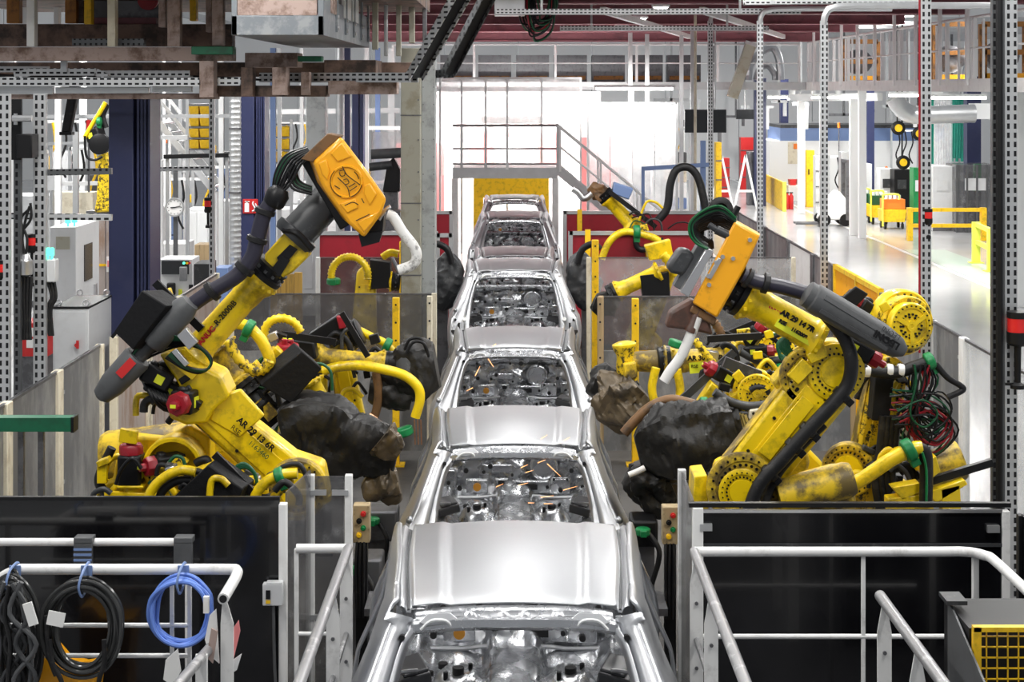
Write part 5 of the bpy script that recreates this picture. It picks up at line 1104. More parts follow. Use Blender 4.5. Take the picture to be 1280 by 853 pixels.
g = MB(); g.beam(a + dd * 0.08 + vv * 0.04 - V((0, 0.088, 0)), a + dd * (L * 0.8) + vv * 0.035 - V((0, 0.085, 0)), 0.03, 0.012, up=(0, -1, 0.4)); g.beam(a + dd * 0.1 - vv * 0.045 - V((0, 0.085, 0)), a + dd * (L * 0.8) - vv * 0.04 - V((0, 0.085, 0)), 0.025, 0.012, up=(0, -1, -0.4)); obj('barrel_rail', g, 'graphite', o)
text('LEONI', a + dd * (L * 0.87) - V((0, 0.098, 0)) + vv * 0.028, -dd, -vv, 0.062, 'black', o, 0.0, bold=0.003); text('LEONI', a + dd * (L * 0.84) - V((0, 0.085, 0)) + vv * 0.075, -dd, -vv, 0.045, 'charcoal', o, 0.012)
hose(t, tail([(1022, 384), (1038, 400), (1056, 424), (1064, 450, -0.02), (1060, 480), (1040, 506), (1012, 536), (978, 574), (950, 606), (936, 640)], Y - 0.22), 0.045, 'rubber', 'arm_hose')
hose(t, tail([(1030, 530), (1000, 560), (970, 596), (952, 640)], Y - 0.16), 0.03, 'rubber', 'arm_hose')
for x, y in ((1052, 494), (1010, 538), (992, 558), (962, 592)): clamp(t, P(x, y, Y - 0.2), (0.75, 0, 0.8), 0.042, 'black', 'hose_strap')
motor(t, P(1052, 424, Y - 0.02), (0.9, -0.1, -0.55), 0.22, 0.055, name='forearm_motor')
g = MB()
for k in range(6): g.tube(tail([(1000 - k, 405 + k), (985 - 2 * k, 420 + 2 * k), (990 - k, 440 + k), (1008, 446)], Y - 0.05), 0.01, 6, 4)
obj('arm_cables', g, 'green_dark', t, whole=True)
g = MB(); pext(g, [(1030, 622), (1000, 600), (1050, 586), (1068, 600), (1072, 640), (1000, 640)], Y + 0.05, 0.2); obj('turret_casting', g, 'yellow_dusty', t, bev=0.03)
g = MB(); g.lathe(P(972, 622, Y - 0.1), P(1066, 598, Y - 0.1) - P(972, 622, Y - 0.1), [(0, 0.06), (0.005, 0.11), (0.46, 0.115), (0.5, 0.1), (0.51, 0.03)], 26); obj('balancer', g, 'yellow_dusty', t)
box_px(t, [(868, 596), (884, 594), (886, 640), (866, 640)], Y - 0.05, 0.3, 'yellow', 'base_flange')
box_px(t, [(955, 604), (1020, 600), (1012, 612), (950, 640), (945, 622)], Y + 0.0, 0.1, 'yellow', 'turret_plate', bev=0.01)
# ------------------------------------------------------------------ grimy robot right behind the main right one
Y = 11.5
t = thing('grimy_welding_robot', 'black spattered yellow robot trailing loose wires next to the clear aisle fence', 'robot', (P(1120, 0, Y).x, Y + 0.2, 0), 'welding robots')
J2, J3 = P(1075, 600, Y), P(1112, 440, Y)
base(t, t.location, J2)
arm(t, P(1085, 612, Y), P(1108, 466, Y), 0.16, 0.13, 0.2, m='yellow_grimy')
gear(t, P(1062, 585, Y - 0.12), (-0.35, -1, 0), 0.19, 0.08, 'yellow_dusty', 'shoulder_disc')
gear(t, P(1122, 402, Y - 0.05), (0.3, -1, 0.05), 0.235, 0.1, 'yellow', 'elbow_disc'); g = MB(); g.lathe(P(1126, 404, Y - 0.14), (0.3, -1, 0.05), [(0, 0.2), (0.1, 0.2), (0.11, 0.19)], 32); obj('spattered_drum', g, 'yellow_grimy', t)
gear(t, P(1134, 407, Y - 0.26), (0.3, -1, 0.05), 0.165, 0.06, 'yellow', 'spoked_wheel', spokes=True)
g = MB(); pext(g, [(1060, 425), (1085, 390), (1108, 398), (1118, 450), (1095, 480), (1065, 470)], Y + 0.05, 0.25); obj('elbow_housing', g, 'yellow_grimy', t, bev=0.02)
motor(t, P(1098, 402, Y - 0.05), (-0.75, -0.1, 0.6), 0.2, 0.07, name='elbow_motor'); motor(t, P(1085, 395, Y + 0.05), (-0.7, 0, 0.7), 0.22, 0.06, cap=False, name='forearm_motor')
box_px(t, [(1047, 378), (1070, 358), (1086, 368), (1062, 392)], Y - 0.2, 0.03, 'black', 'motor_shield'); box_px(t, [(1098, 382), (1108, 376), (1115, 386), (1104, 392)], Y - 0.32, 0.02, 'yellow', 'warning_plate')
box_px(t, [(1094, 472), (1118, 470), (1112, 528), (1090, 526)], Y - 0.3, 0.16, 'black_matte', 'cable_box')
hose(t, tail([(1072, 458), (1090, 464), (1120, 466), (1145, 458), (1168, 450)], Y - 0.42), 0.042, 'rubber', 'wrapped_cable')
g = MB()
for x in (1080, 1108, 1122): g.lathe(P(x, 463, Y - 0.42), (1, 0, -0.1), [(0, 0.045), (0.02, 0.047), (0.04, 0.045)], 14)
obj('cable_band', g, 'white', t)
clamp(t, P(1162, 452, Y - 0.42), (1, 0, 0.4), 0.045)
rr = random.Random(5)
for m, n in (('black', 14), ('red_cap', 5), ('green_dark', 5)):
    g = MB()
    for k in range(n):
        x0 = 1148 + rr.uniform(-8, 14); c = (1158 + rr.uniform(-10, 12), 530 + rr.uniform(-20, 20)); R0 = rr.uniform(14, 30); yy = Y - 0.45 + rr.uniform(-0.08, 0.08)
        g.tube([P(x0, 456, yy), P(x0 + rr.uniform(-8, 14), 480, yy), P(c[0] - R0, c[1], yy), P(c[0], c[1] + R0, yy), P(c[0] + R0, c[1], yy), P(c[0] + rr.uniform(-8, 8), c[1] - R0, yy), P(1118 + rr.uniform(-6, 10), 505 + rr.uniform(-20, 30), yy)], 0.0075, 5, 5)
    obj('loose_wire', g, m, t, whole=True)
hose(t, tail([(1170, 456), (1184, 472), (1200, 482), (1203, 488), (1184, 497)], Y - 0.45), 0.022, 'rubber', 'stiff_cable')
for k in range(4): hose(t, tail([(1104 + 6 * k, 520), (1100 + 6 * k, 560), (1094 + 7 * k, 600), (1100 + 8 * k, 640)], Y - 0.3), 0.028, 'rubber', 'down_cable')
# foot level hose with green clamp in front of it
t2 = t
hose(t2, tail([(990, 642), (1030, 624), (1076, 600), (1115, 574), (1140, 562), (1152, 560)], Y - 0.75), 0.048, 'yellow', 'thick_hose'); clamp(t2, P(1136, 563, Y - 0.75), (0.9, 0, 0.45), 0.055)
hose(t2, tail([(1146, 560), (1156, 566), (1158, 590), (1157, 632)], Y - 0.75), 0.045, 'rubber', 'striped_hose'); g = MB(); g.tube(tail([(1153, 566), (1158, 588), (1158, 630)], Y - 0.805), 0.009, 6, 5); obj('green_stripe', g, 'green', t2)
g = MB(); g.lathe(P(1152, 590, Y - 0.3), P(1200, 575, Y - 0.3) - P(1152, 590, Y - 0.3), [(0, 0.11), (0.27, 0.14), (0.29, 0.13), (0.3, 0.05)], 24); obj('balancer', g, 'yellow_dusty', t2)
g = MB(); g.beam(P(1122, 614, Y - 0.6), P(1240, 578, Y - 0.6), 0.05, 0.05); obj('cable_bar', g, 'black', t2)
for q in ([(1115, 610), (1150, 604), (1150, 616), (1128, 626)], [(1160, 616), (1206, 600), (1210, 606), (1170, 630)], [(1110, 624), (1160, 618), (1164, 640), (1110, 640)], [(1176, 612), (1200, 606), (1202, 640), (1178, 640)], [(1150, 585), (1170, 570), (1176, 590), (1158, 604)]): box_px(t2, q, Y - 0.68, 0.12, 'yellow', 'cable_bracket', bev=0.006)
# ------------------------------------------------------------------ second row left: bagged gun
Y = 12.4
t = thing('bagged_gun_robot', 'yellow robot pushing a large black leather covered gun toward the second car body', 'robot', (P(255, 0, Y).x, Y + 0.3, 0), 'welding robots')
J2, J3 = P(270, 560, Y + 0.2), P(262, 440, Y + 0.1); base(t, t.location, P(270, 540, Y + 0.2))
arm(t, P(268, 540, Y + 0.2), J3, 0.17, 0.13, 0.18)
fa = forearm(t, P(272, 436, Y), P(302, 476, Y), 0.11, 'yellow_dusty')
a, b = P(302, 476, Y), P(350, 532, Y); g = MB(); g.lathe(a, b - a, [(0, 0.12), (0.08, 0.13), (0.1, 0.1), (0.2, 0.11), (0.24, 0.14), (0.36, 0.13), (0.42, 0.09)], 24); obj('wrist_unit', g, 'black', t)
g = MB(); g.lathe(P(322, 500, Y), b - a, [(0, 0.1), (0.005, 0.116), (0.05, 0.116), (0.055, 0.1)], 24); g.beam(P(330, 508, Y - 0.12), P(342, 522, Y - 0.12), 0.1, 0.03, up=(0, -1, 0)); obj('wrist_band', g, 'yellow_dusty', t)
g = MB()
for k in range(4): p = P(354 + 3.4 * k, 510 - k, Y - 0.1); g.beam(p, p + V((-0.05, 0, -0.3)), 0.02, 0.03)
gun = obj('weld_gun', MB().box(P(362, 530, Y + 0.05), (0.15, 0.2, 0.3)), 'steel_dark', t, bev=0.01); obj('bus_bar', g, 'steel', gun)
bag(gun, tail([(358, 545), (382, 538), (410, 545), (436, 554), (460, 560), (480, 568), (496, 571)], Y - 0.3), [0.2, 0.26, 0.29, 0.26, 0.22, 0.17, 0.10], 'leather', 'leather_cover', 4)
bag(gun, tail([(376, 540), (374, 575), (384, 596)], Y - 0.02), [0.2, 0.18, 0.1], 'leather', 'cover_flap', 9)
bag(gun, tail([(462, 590), (474, 598), (488, 602), (498, 600)], Y - 0.3), [0.1, 0.15, 0.15, 0.08], 'leather_gold', 'cover_tip', 6, amp=0.25)
bag(gun, tail([(476, 548), (488, 558), (500, 566)], Y - 0.42), [0.13, 0.11, 0.06], 'leather_gold', 'cover_fold', 7)
g = MB(); g.tube(tail([(460, 520), (480, 535), (496, 545)], Y - 0.1), 0.03, 8, 5); obj('electrode_arm', g, 'copper', gun)
box_px(t, [(377, 439), (403, 461), (364, 505), (326, 482)], Y - 0.32, 0.16, 'black_matte', 'control_box', off=(-0.08, 0.04))
forearm(t, P(388, 478, Y + 0.05), P(406, 510, Y + 0.05), 0.075, 'yellow', True, 'stub_arm')
hose(t, tail([(296, 404), (312, 410), (328, 428), (338, 452), (336, 466)], Y - 0.2), 0.044, 'yellow', 'thick_hose'); clamp(t, P(311, 411, Y - 0.2), (1, 0, -0.5), 0.05)
hose(t, tail([(285, 425), (296, 446), (314, 462), (330, 462), (337, 450)], Y - 0.24), 0.04, 'yellow_grimy', 'ribbed_hose', rib=0.13)
hose(t, tail([(334, 446), (330, 420), (336, 404), (352, 398), (368, 404), (376, 416)], Y + 0.3), 0.034, 'yellow', 'ribbed_hose', rib=0.14)
for q in ([(326, 456), (344, 434), (352, 442), (336, 466)], [(336, 470), (350, 448), (356, 452), (346, 478)], [(300, 470), (318, 452), (326, 462), (308, 482)]): box_px(t, q, Y - 0.1, 0.12, 'yellow', 'casting_plate', bev=0.008)
motor(t, P(352, 468, Y + 0.1), (0.1, -0.1, 1), 0.18, 0.06, name='wrist_motor'); motor(t, P(368, 464, Y + 0.2), (-0.1, -0.2, 1), 0.16, 0.06, name='wrist_motor')
g = MB()
for k in range(5): g.tube(tail([(322 + 2 * k, 488), (334 + 3 * k, 502 + k), (356 + 2 * k, 506), (376, 500 + 2 * k), (400, 490 + 4 * k), (412, 500 + 3 * k)], Y - 0.1), 0.012, 6, 4)
obj('motor_cables', g, 'rubber', t, whole=True)
# ------------------------------------------------------------------ third robot left
Y = 14.6
t = thing('hooded_robot', 'yellow robot with level forearm and bent yellow hose reaching the third car body', 'robot', (P(360, 0, Y).x, Y + 0.3, 0), 'welding robots')
base(t, t.location, P(385, 545, Y + 0.2)); arm(t, P(385, 540, Y + 0.2), P(392, 446, Y + 0.1), 0.16, 0.13, 0.18)
fa = forearm(t, P(396, 446, Y), P(482, 454, Y), 0.085, 'yellow_dusty')
g = MB(); g.lathe(P(482, 454, Y), V((1, 0, -0.02)), [(0, 0.1), (0.1, 0.12), (0.14, 0.09), (0.2, 0.11), (0.26, 0.1)], 22); obj('wrist_unit', g, 'black', t)
g = MB(); g.lathe(P(505, 440, Y), V((0.0, -0.2, -1)), [(0, 0.1), (0.1, 0.12), (0.24, 0.11)], 18); obj('wrist_knuckle', g, 'charcoal', t)
gun = obj('weld_gun', MB().box(P(508, 462, Y), (0.2, 0.2, 0.25)), 'black', t, bev=0.02)
bag(gun, tail([(474, 472), (500, 470), (524, 462), (546, 458)], Y + 0.05), [0.16, 0.22, 0.26, 0.2], 'leather', 'leather_cover', 11)
bag(gun, tail([(462, 486), (490, 490), (516, 496)], Y + 0.0), [0.1, 0.16, 0.12], 'leather', 'cover_flap', 12)
hose(gun, tail([(505, 440), (512, 425), (526, 424), (533, 438)], Y - 0.1), 0.014, 'black', 'cable_loop'); hose(gun, tail([(508, 442), (517, 428), (530, 430), (536, 446)], Y - 0.14), 0.014, 'black', 'cable_loop')
hose(t, tail([(403, 464), (422, 459), (450, 457), (480, 462), (506, 470), (522, 484), (525, 500), (519, 522)], Y - 0.3), 0.045, 'yellow', 'bent_hose')
clamp(t, P(505, 540, Y - 0.25), (0.3, 0, -1), 0.06)
g = MB()
for k in range(3): g.beam(P(518 + 4 * k, 525, Y - 0.2), P(519 + 4 * k, 556, Y - 0.2), 0.012, 0.02)
obj('copper_braid', g, 'copper', t)
hose(t, tail([(432, 408), (446, 412), (466, 422), (482, 430), (496, 446)], Y + 0.4), 0.038, 'yellow', 'yellow_hose'); clamp(t, P(484, 432, Y + 0.4), (1, 0, -0.5), 0.05)
box_px(t, [(384, 420), (420, 396), (431, 404), (428, 424), (400, 426)], Y + 0.1, 0.25, 'black', 'motor_shield'); box_px(t, [(420, 396), (430, 397), (432, 410), (424, 412)], Y + 0.02, 0.1, 'red_cap', 'red_motor_cap')
g = MB(); g.beam(P(427, 391, Y - 0.2), P(460, 446, Y - 0.2), 0.035, 0.05); g.beam(P(352, 418, Y - 0.4), P(420, 428, Y - 0.4), 0.04, 0.06); obj('support_bar', g, 'black', t)
box_px(t, [(358, 424), (392, 428), (396, 450), (362, 446)], Y - 0.3, 0.2, 'black', 'motor_body', bev=0.02); gear(t, P(356, 430, Y - 0.25), (-1, -0.5, 0), 0.07, 0.04, 'red_cap', 'red_motor_cap', hub='red_cap')
forearm(t, P(415, 432, Y + 0.3), P(438, 420, Y + 0.3), 0.1, 'yellow_dusty', True, 'stub_arm')
arm(t, P(448, 560, Y + 0.6), P(425, 440, Y + 0.6), 0.13, 0.1, 0.16, name='second_arm'); hose(t, tail([(470, 466), (473, 490), (470, 515), (462, 530)], Y - 0.1), 0.04, 'gun_brown', 'tool_rod')
# ------------------------------------------------------------------ right second row: big leather bag
Y = 12.6
t = thing('leather_gun_robot', 'yellow robot with a big black leather covered gun lying against the second car body', 'robot', (P(1005, 0, Y).x, Y + 0.4, 0), 'welding robots')
base(t, t.location, P(985, 580, Y + 0.3)); arm(t, P(985, 575, Y + 0.3), P(965, 505, Y + 0.2), 0.16, 0.13, 0.18)
gun = obj('weld_gun', MB().box(P(925, 532, Y), (0.2, 0.2, 0.24)), 'steel_dark', t, bev=0.01)
bag(gun, tail([(918, 540), (890, 546), (860, 548), (835, 552), (812, 558), (796, 562)], Y - 0.4), [0.22, 0.25, 0.28, 0.26, 0.2, 0.1], 'leather', 'leather_cover', 21)
bag(gun, tail([(925, 530), (908, 534), (894, 540)], Y - 0.2), [0.18, 0.2, 0.2], 'leather', 'cover_collar', 22); bag(gun, tail([(806, 578), (810, 600), (826, 618), (842, 612)], Y - 0.3), [0.1, 0.16, 0.14, 0.06], 'leather', 'cover_tip', 23, amp=0.3)
bag(gun, tail([(880, 575), (850, 582), (815, 590)], Y - 0.25), [0.12, 0.14, 0.1], 'leather_gold', 'cover_fold', 24)
hose(gun, tail([(786, 594), (796, 590), (806, 585)], Y - 0.6), 0.022, 'white_hose', 'electrode_hose')
g = MB()
for k in range(4): p = P(919 + 4 * k, 516 + k, Y - 0.3); g.beam(p, p + V((0.06, 0, -0.2)), 0.02, 0.03)
obj('bus_bar', g, 'steel', gun)
g = MB(); pext(g, [(937, 513), (966, 508), (972, 520), (968, 527), (942, 531), (936, 524)], Y - 0.35, 0.08); o = obj('bolted_plate', g, 'cream', t, bev=0.012)
g = MB()
for x, y in ((942, 517), (953, 516), (964, 513), (943, 526), (955, 525), (966, 522)): p = P(x, y, Y - 0.35); g.cyl(p, p + V((0, -0.012, 0)), 0.012, n=8)
obj('plate_bolt', g, 'black', o)
forearm(t, P(985, 495, Y), P(970, 515, Y), 0.085, 'yellow')
gear(t, P(944, 490, Y + 0.1), (-0.1, -1, 0.1), 0.185, 0.12, 'yellow', 'gear_housing'); gear(t, P(946, 492, Y - 0.06), (-0.1, -1, 0.1), 0.155, 0.05, 'yellow', 'spoked_wheel', spokes=True)
hose(t, tail([(780, 542), (796, 524), (815, 508), (838, 500), (860, 504), (878, 510)], Y - 0.25), 0.04, 'gun_brown', 'tool_hose'); clamp(t, P(880, 508, Y - 0.25), (1, 0, 0), 0.05)
hose(t, tail([(893, 490), (912, 502), (935, 508), (960, 506)], Y - 0.3), 0.035, 'charcoal', 'grey_hose')
g = MB(); g.beam(P(852, 500, Y + 0.1), P(918, 440, Y + 0.1), 0.04, 0.06); g.beam(P(905, 452, Y - 0.05), P(950, 470, Y - 0.05), 0.06, 0.08); obj('support_bar', g, 'charcoal', t)
box_px(t, [(915, 470), (924, 462), (932, 472), (922, 480)], Y - 0.15, 0.03, 'yellow', 'warning_plate'); motor(t, P(918, 478, Y + 0.1), (-1, -0.2, 0.6), 0.2, 0.06, name='elbow_motor')
for q in ([(872, 505), (890, 478), (905, 490), (886, 512)], [(880, 500), (900, 496), (898, 510), (878, 512)], [(912, 496), (926, 488), (926, 510), (914, 508)]): box_px(t, q, Y - 0.05, 0.15, 'yellow', 'casting_plate', bev=0.01)
bag(t, tail([(812, 600), (840, 606), (852, 620)], Y + 0.2), [0.1, 0.12, 0.06], 'leather_gold', 'hose_sleeve', 30)
# ------------------------------------------------------------------ right third robot: level forearm
Y = 14.8
t = thing('level_arm_robot', 'yellow robot with level labelled forearm and gold brown leather gun cover', 'robot', (P(985, 0, Y).x, Y + 0.5, 0), 'welding robots')
base(t, t.location, P(975, 560, Y + 0.3)); arm(t, P(972, 555, Y + 0.3), P(955, 460, Y + 0.2), 0.16, 0.13, 0.18)
fa = forearm(t, P(915, 448, Y), P(838, 452, Y), 0.11, 'yellow_dusty')
g = MB(); g.beam(P(860, 458, Y) + V((0, -0.118, 0)), P(898, 454, Y) + V((0, -0.118, 0)), 0.1, 0.006, up=(0, -1, 0)); obj('tape_label', g, 'label_yellow', fa)
text('AR 30 14 6R', P(858, 448, Y) + V((0, -0.122, 0)), (1, 0, 0.03), UP, 0.062, 'black', fa, 0.004, bold=0.003); text('RSE    0403', P(862, 457, Y) + V((0, -0.122, 0)), (1, 0, 0.03), UP, 0.042, 'black', fa, 0.004)
g = MB(); g.lathe(P(838, 452, Y), V((-1, 0, 0)), [(0, 0.14), (0.06, 0.15), (0.08, 0.11), (0.2, 0.1), (0.38, 0.085)], 22); obj('wrist_tube', g, 'yellow_dusty', t)
g = MB(); g.lathe(P(780, 430, Y - 0.02), V((0.12, 0, -1)), [(0, 0.1), (0.02, 0.11), (0.06, 0.1), (0.1, 0.08), (0.22, 0.1), (0.34, 0.09), (0.36, 0.03)], 20); obj('wrist_knuckle', g, 'yellow_grimy', t)
g = MB(); g.lathe(P(780, 430, Y - 0.02), V((0.12, 0, -1)), [(-0.02, 0.06), (0.0, 0.112), (0.02, 0.112)], 20); obj('knuckle_ring', g, 'yellow', t)
box_px(t, [(779, 455), (795, 453), (797, 472), (786, 477), (780, 470)], Y - 0.16, 0.1, 'yellow_dusty', 'knuckle_cap', bev=0.015)
gun = obj('weld_gun', MB().box(P(785, 490, Y), (0.2, 0.2, 0.2)), 'black', t, bev=0.02)
bag(gun, tail([(800, 484), (782, 500), (766, 516), (756, 530)], Y - 0.1), [0.18, 0.26, 0.22, 0.12], 'leather_gold', 'leather_cover', 31, amp=0.28); bag(gun, tail([(772, 462), (762, 480), (752, 500)], Y + 0.1), [0.12, 0.18, 0.16], 'leather', 'cover_flap', 32)
hose(t, tail([(820, 460), (815, 485), (820, 505), (836, 520), (850, 520)], Y - 0.3), 0.04, 'yellow', 'bent_hose'); hose(t, tail([(846, 462), (850, 485), (848, 508)], Y - 0.2), 0.04, 'yellow', 'bent_hose')
hose(t, tail([(868, 425), (880, 440), (892, 455), (898, 462)], Y - 0.35), 0.035, 'yellow_grimy', 'ribbed_hose', rib=0.16); hose(t, tail([(892, 402), (900, 414), (903, 424)], Y - 0.1), 0.04, 'gun_brown', 'ribbed_hose', rib=0.16)
clamp(t, P(845, 430, Y - 0.2), (0.3, 0, 1), 0.05); clamp(t, P(977, 466, Y - 0.2), (1, 0, 0.2), 0.06)
gear(t, P(960, 468, Y + 0.1), (-0.1, -1, 0.1), 0.2, 0.12, 'yellow', 'gear_housing', spokes=True); gear(t, P(968, 440, Y + 0.8), (-0.1, -1, 0.1), 0.2, 0.12, 'yellow', 'rear_gear_housing', spokes=True)
g = MB(); g.beam(P(884, 424, Y - 0.3), P(952, 420, Y - 0.3), 0.05, 0.06); g.beam(P(905, 420, Y + 0.1), P(958, 398, Y + 0.1), 0.05, 0.06); obj('support_bar', g, 'black', t)
motor(t, P(935, 432, Y), (0.3, -0.2, 0.5), 0.2, 0.06, name='elbow_motor'); motor(t, P(930, 440, Y - 0.1), (1, -0.3, 0.1), 0.22, 0.05, name='forearm_motor')
for q in ([(941, 440), (953, 439), (954, 449), (942, 450)], [(955, 415), (965, 412), (968, 422), (957, 425)]): box_px(t, q, Y - 0.3, 0.03, 'yellow', 'warning_plate')
box_px(t, [(905, 434), (922, 430), (926, 462), (908, 464)], Y - 0.12, 0.2, 'yellow', 'elbow_housing', bev=0.02)
hose(t, tail([(925, 440), (950, 452), (975, 450), (990, 456)], Y - 0.15), 0.035, 'charcoal', 'grey_hose')
g = MB()
for k in range(6): g.tube(tail([(985 + 2 * k, 418), (972 + k, 430 + k), (976, 444 + k), (992, 446)], Y - 0.6), 0.014, 6, 4)
obj('green_cables', g, 'green_dark', t, whole=True)
# ------------------------------------------------------------------ distant robots behind the screens
Y = 20.2
t = thing('screened_robot', 'yellow robot with a ring of ribbed hose behind the left smoky screen', 'robot', (P(450, 0, Y).x, Y, 0), 'welding robots')
base(t, t.location, P(455, 420, Y)); arm(t, P(455, 420, Y - 0.1), P(458, 345, Y), 0.16, 0.12, 0.18); forearm(t, P(462, 350, Y - 0.1), P(490, 352, Y - 0.1), 0.09)
hose(t, [P(437 + 23 * math.cos(a), 345 - 24 * math.sin(a), Y - 0.3) for a in [-0.2 + 0.45 * k for k in range(9)]], 0.045, 'yellow', 'ribbed_hose', rib=0.15)
box_px(t, [(462, 325), (488, 328), (488, 360), (464, 362)], Y - 0.2, 0.2, 'black', 'motor_body'); clamp(t, P(417, 352, Y - 0.3), (0, 0, 1), 0.06)
hose(t, tail([(478, 322), (488, 316), (498, 318)], Y + 0.3), 0.05, 'yellow', 'top_hose')
Y = 20.4
t = thing('screened_robot', 'dim yellow robot behind the right hazy screen', 'robot', (P(800, 0, Y).x, Y, 0), 'welding robots')
base(t, t.location, P(800, 425, Y)); arm(t, P(800, 420, Y), P(830, 345, Y), 0.16, 0.13, 0.18); fa = forearm(t, P(825, 340, Y - 0.1), P(770, 365, Y - 0.1), 0.1); box_px(t, [(800, 345), (836, 340), (838, 372), (804, 376)], Y - 0.2, 0.2, 'black', 'motor_body')
hose(t, tail([(828, 318), (838, 330), (846, 345)], Y - 0.2), 0.06, 'yellow', 'ribbed_hose', rib=0.14); box_px(t, [(806, 308), (838, 300), (842, 322), (812, 326)], Y - 0.1, 0.2, 'yellow', 'elbow_housing')
bag(t, tail([(770, 372), (756, 380), (744, 392)], Y - 0.1), [0.1, 0.16, 0.08], 'leather', 'gun_cover', 40)
Y = 27.4
t = thing('far_robot', 'distant yellow robot with blue box and gripper above the red screens', 'robot', (P(800, 0, Y).x, Y, 0), 'welding robots')
base(t, t.location, P(800, 340, Y)); arm(t, P(800, 335, Y), P(795, 285, Y), 0.16, 0.12, 0.18); fa = forearm(t, P(790, 282, Y - 0.1), P(760, 248, Y - 0.1), 0.12)
bag(t, tail([(758, 246), (748, 240), (738, 232)], Y - 0.1), [0.1, 0.14, 0.08], 'gun_brown', 'gripper', 41); hose(t, tail([(740, 242), (730, 248), (722, 240), (716, 236)], Y - 0.2), 0.06, 'steel', 'gripper_ring')
box_px(t, [(768, 228), (792, 236), (786, 250), (765, 242)], Y - 0.2, 0.3, 'blue_light', 'blue_box', bev=0.02)
g = MB(); g.beam(P(762, 240, Y - 0.3), P(820, 284, Y - 0.3), 0.06, 0.08); obj('support_bar', g, 'black', t)
hose(t, tail([(752, 324), (762, 302), (780, 290), (806, 294), (824, 302), (826, 318)], Y - 1.6), 0.06, 'yellow', 'arched_hose'); clamp(t, P(796, 290, Y - 1.6), (1, 0, 0), 0.08)
hose(t, tail([(795, 292), (796, 308), (806, 312), (830, 300)], Y - 1.6), 0.05, 'black', 'black_hose'); hose(t, tail([(822, 276), (834, 260), (838, 230), (846, 212), (862, 210), (874, 226), (882, 262)], Y), 0.07, 'rubber', 'arched_cable')
box_px(t, [(806, 306), (836, 300), (842, 318), (808, 322)], Y - 1.5, 0.3, 'yellow', 'base_bracket')
for px, py, Y, l in ((724, 335, 23.4, 'dark round weld tool on the right flank of the raised car body'), (563, 335, 23.4, 'dark round weld tool on the left flank of the raised car body')):
    s = 1 if px > 643 else -1
    t = thing('side_weld_tool', l, 'weld tool', (P(px + 14 * s, 0, Y).x, Y, 0))
    g = MB(); x = P(px + 14 * s, 0, Y).x; g.bb((x - 0.12, Y + 0.1, 0.004), (x + 0.12, Y + 0.34, 1.5)); obj('stand', g, 'steel_dark', t)
    bag(t, tail([(px + 14 * s, 322), (px + 2 * s, 335), (px + 6 * s, 360), (px + 16 * s, 385)], Y), [0.1, 0.2, 0.24, 0.12], 'charcoal', 'tool_head', 50)
    hose(t, tail([(px - 2 * s, 330), (px + 4 * s, 312), (px + 18 * s, 305), (px + 26 * s, 312)], Y - 0.2), 0.05, 'black', 'tool_cable')

# dense hoses, cables, brackets and fittings that crowd the robot arms
def mess(name, x0, x1, y0, y1, Y, n, seed):
    t = next(o for o in bpy.data.objects if o.name == name); rr = random.Random(seed)
    for k in range(n):
        x, y = rr.uniform(x0, x1), rr.uniform(y0, y1); yy = Y + rr.uniform(-0.12, 0.2); s = rr.choice((-1, 1)); L = rr.uniform(14, 34)
        m, r = rr.choice((('rubber', 0.016), ('rubber', 0.022), ('black', 0.013), ('rubber', 0.028), ('charcoal', 0.018), ('yellow', 0.022), ('green_dark', 0.012)))
        hose(t, tail([(x, y), (x + s * L * 0.4, y - L * rr.uniform(0.1, 0.5)), (x + s * L * 0.9, y - L * rr.uniform(-0.2, 0.3)), (x + s * L * rr.uniform(0.9, 1.3), y + L * rr.uniform(0.3, 0.9))], yy), r, m, 'cable_run', n=7, res=5)
        if k % 2 == 0:
            a = rr.uniform(-0.6, 0.6); w, h = rr.uniform(4, 9), rr.uniform(3, 6); ca, sa = math.cos(a), math.sin(a); cx_, cy_ = rr.uniform(x0, x1), rr.uniform(y0, y1)
            box_px(t, [(cx_ + u * ca - v * sa, cy_ + u * sa + v * ca) for u, v in ((-w, -h), (w, -h), (w, h), (-w, h))], Y + rr.uniform(-0.05, 0.2), rr.uniform(0.04, 0.1), rr.choice(['black', 'yellow_grimy', 'yellow', 'black', 'steel', 'charcoal']), 'fitting', bev=0.006)
mess('level_arm_robot', 890, 985, 410, 480, 14.6, 14, 61)
mess('leather_gun_robot', 905, 985, 470, 530, 12.55, 12, 62)
mess('grimy_welding_robot', 1080, 1190, 560, 628, 11.2, 16, 63)
mess('grimy_welding_robot', 1085, 1150, 455, 545, 11.25, 12, 64)
mess('bagged_gun_robot', 270, 345, 470, 545, 12.3, 14, 65)
mess('bagged_gun_robot', 318, 400, 420, 500, 12.55, 12, 66)
mess('hooded_robot', 380, 470, 420, 500, 14.7, 12, 67)
mess('welding_robot', 185, 262, 455, 520, 10.2, 10, 68)
mess('welding_robot', 125, 250, 575, 622, 10.2, 14, 69)
mess('low_welding_robot', 200, 370, 585, 626, 9.75, 12, 70)
mess('far_robot', 770, 835, 260, 320, 26.9, 8, 71)
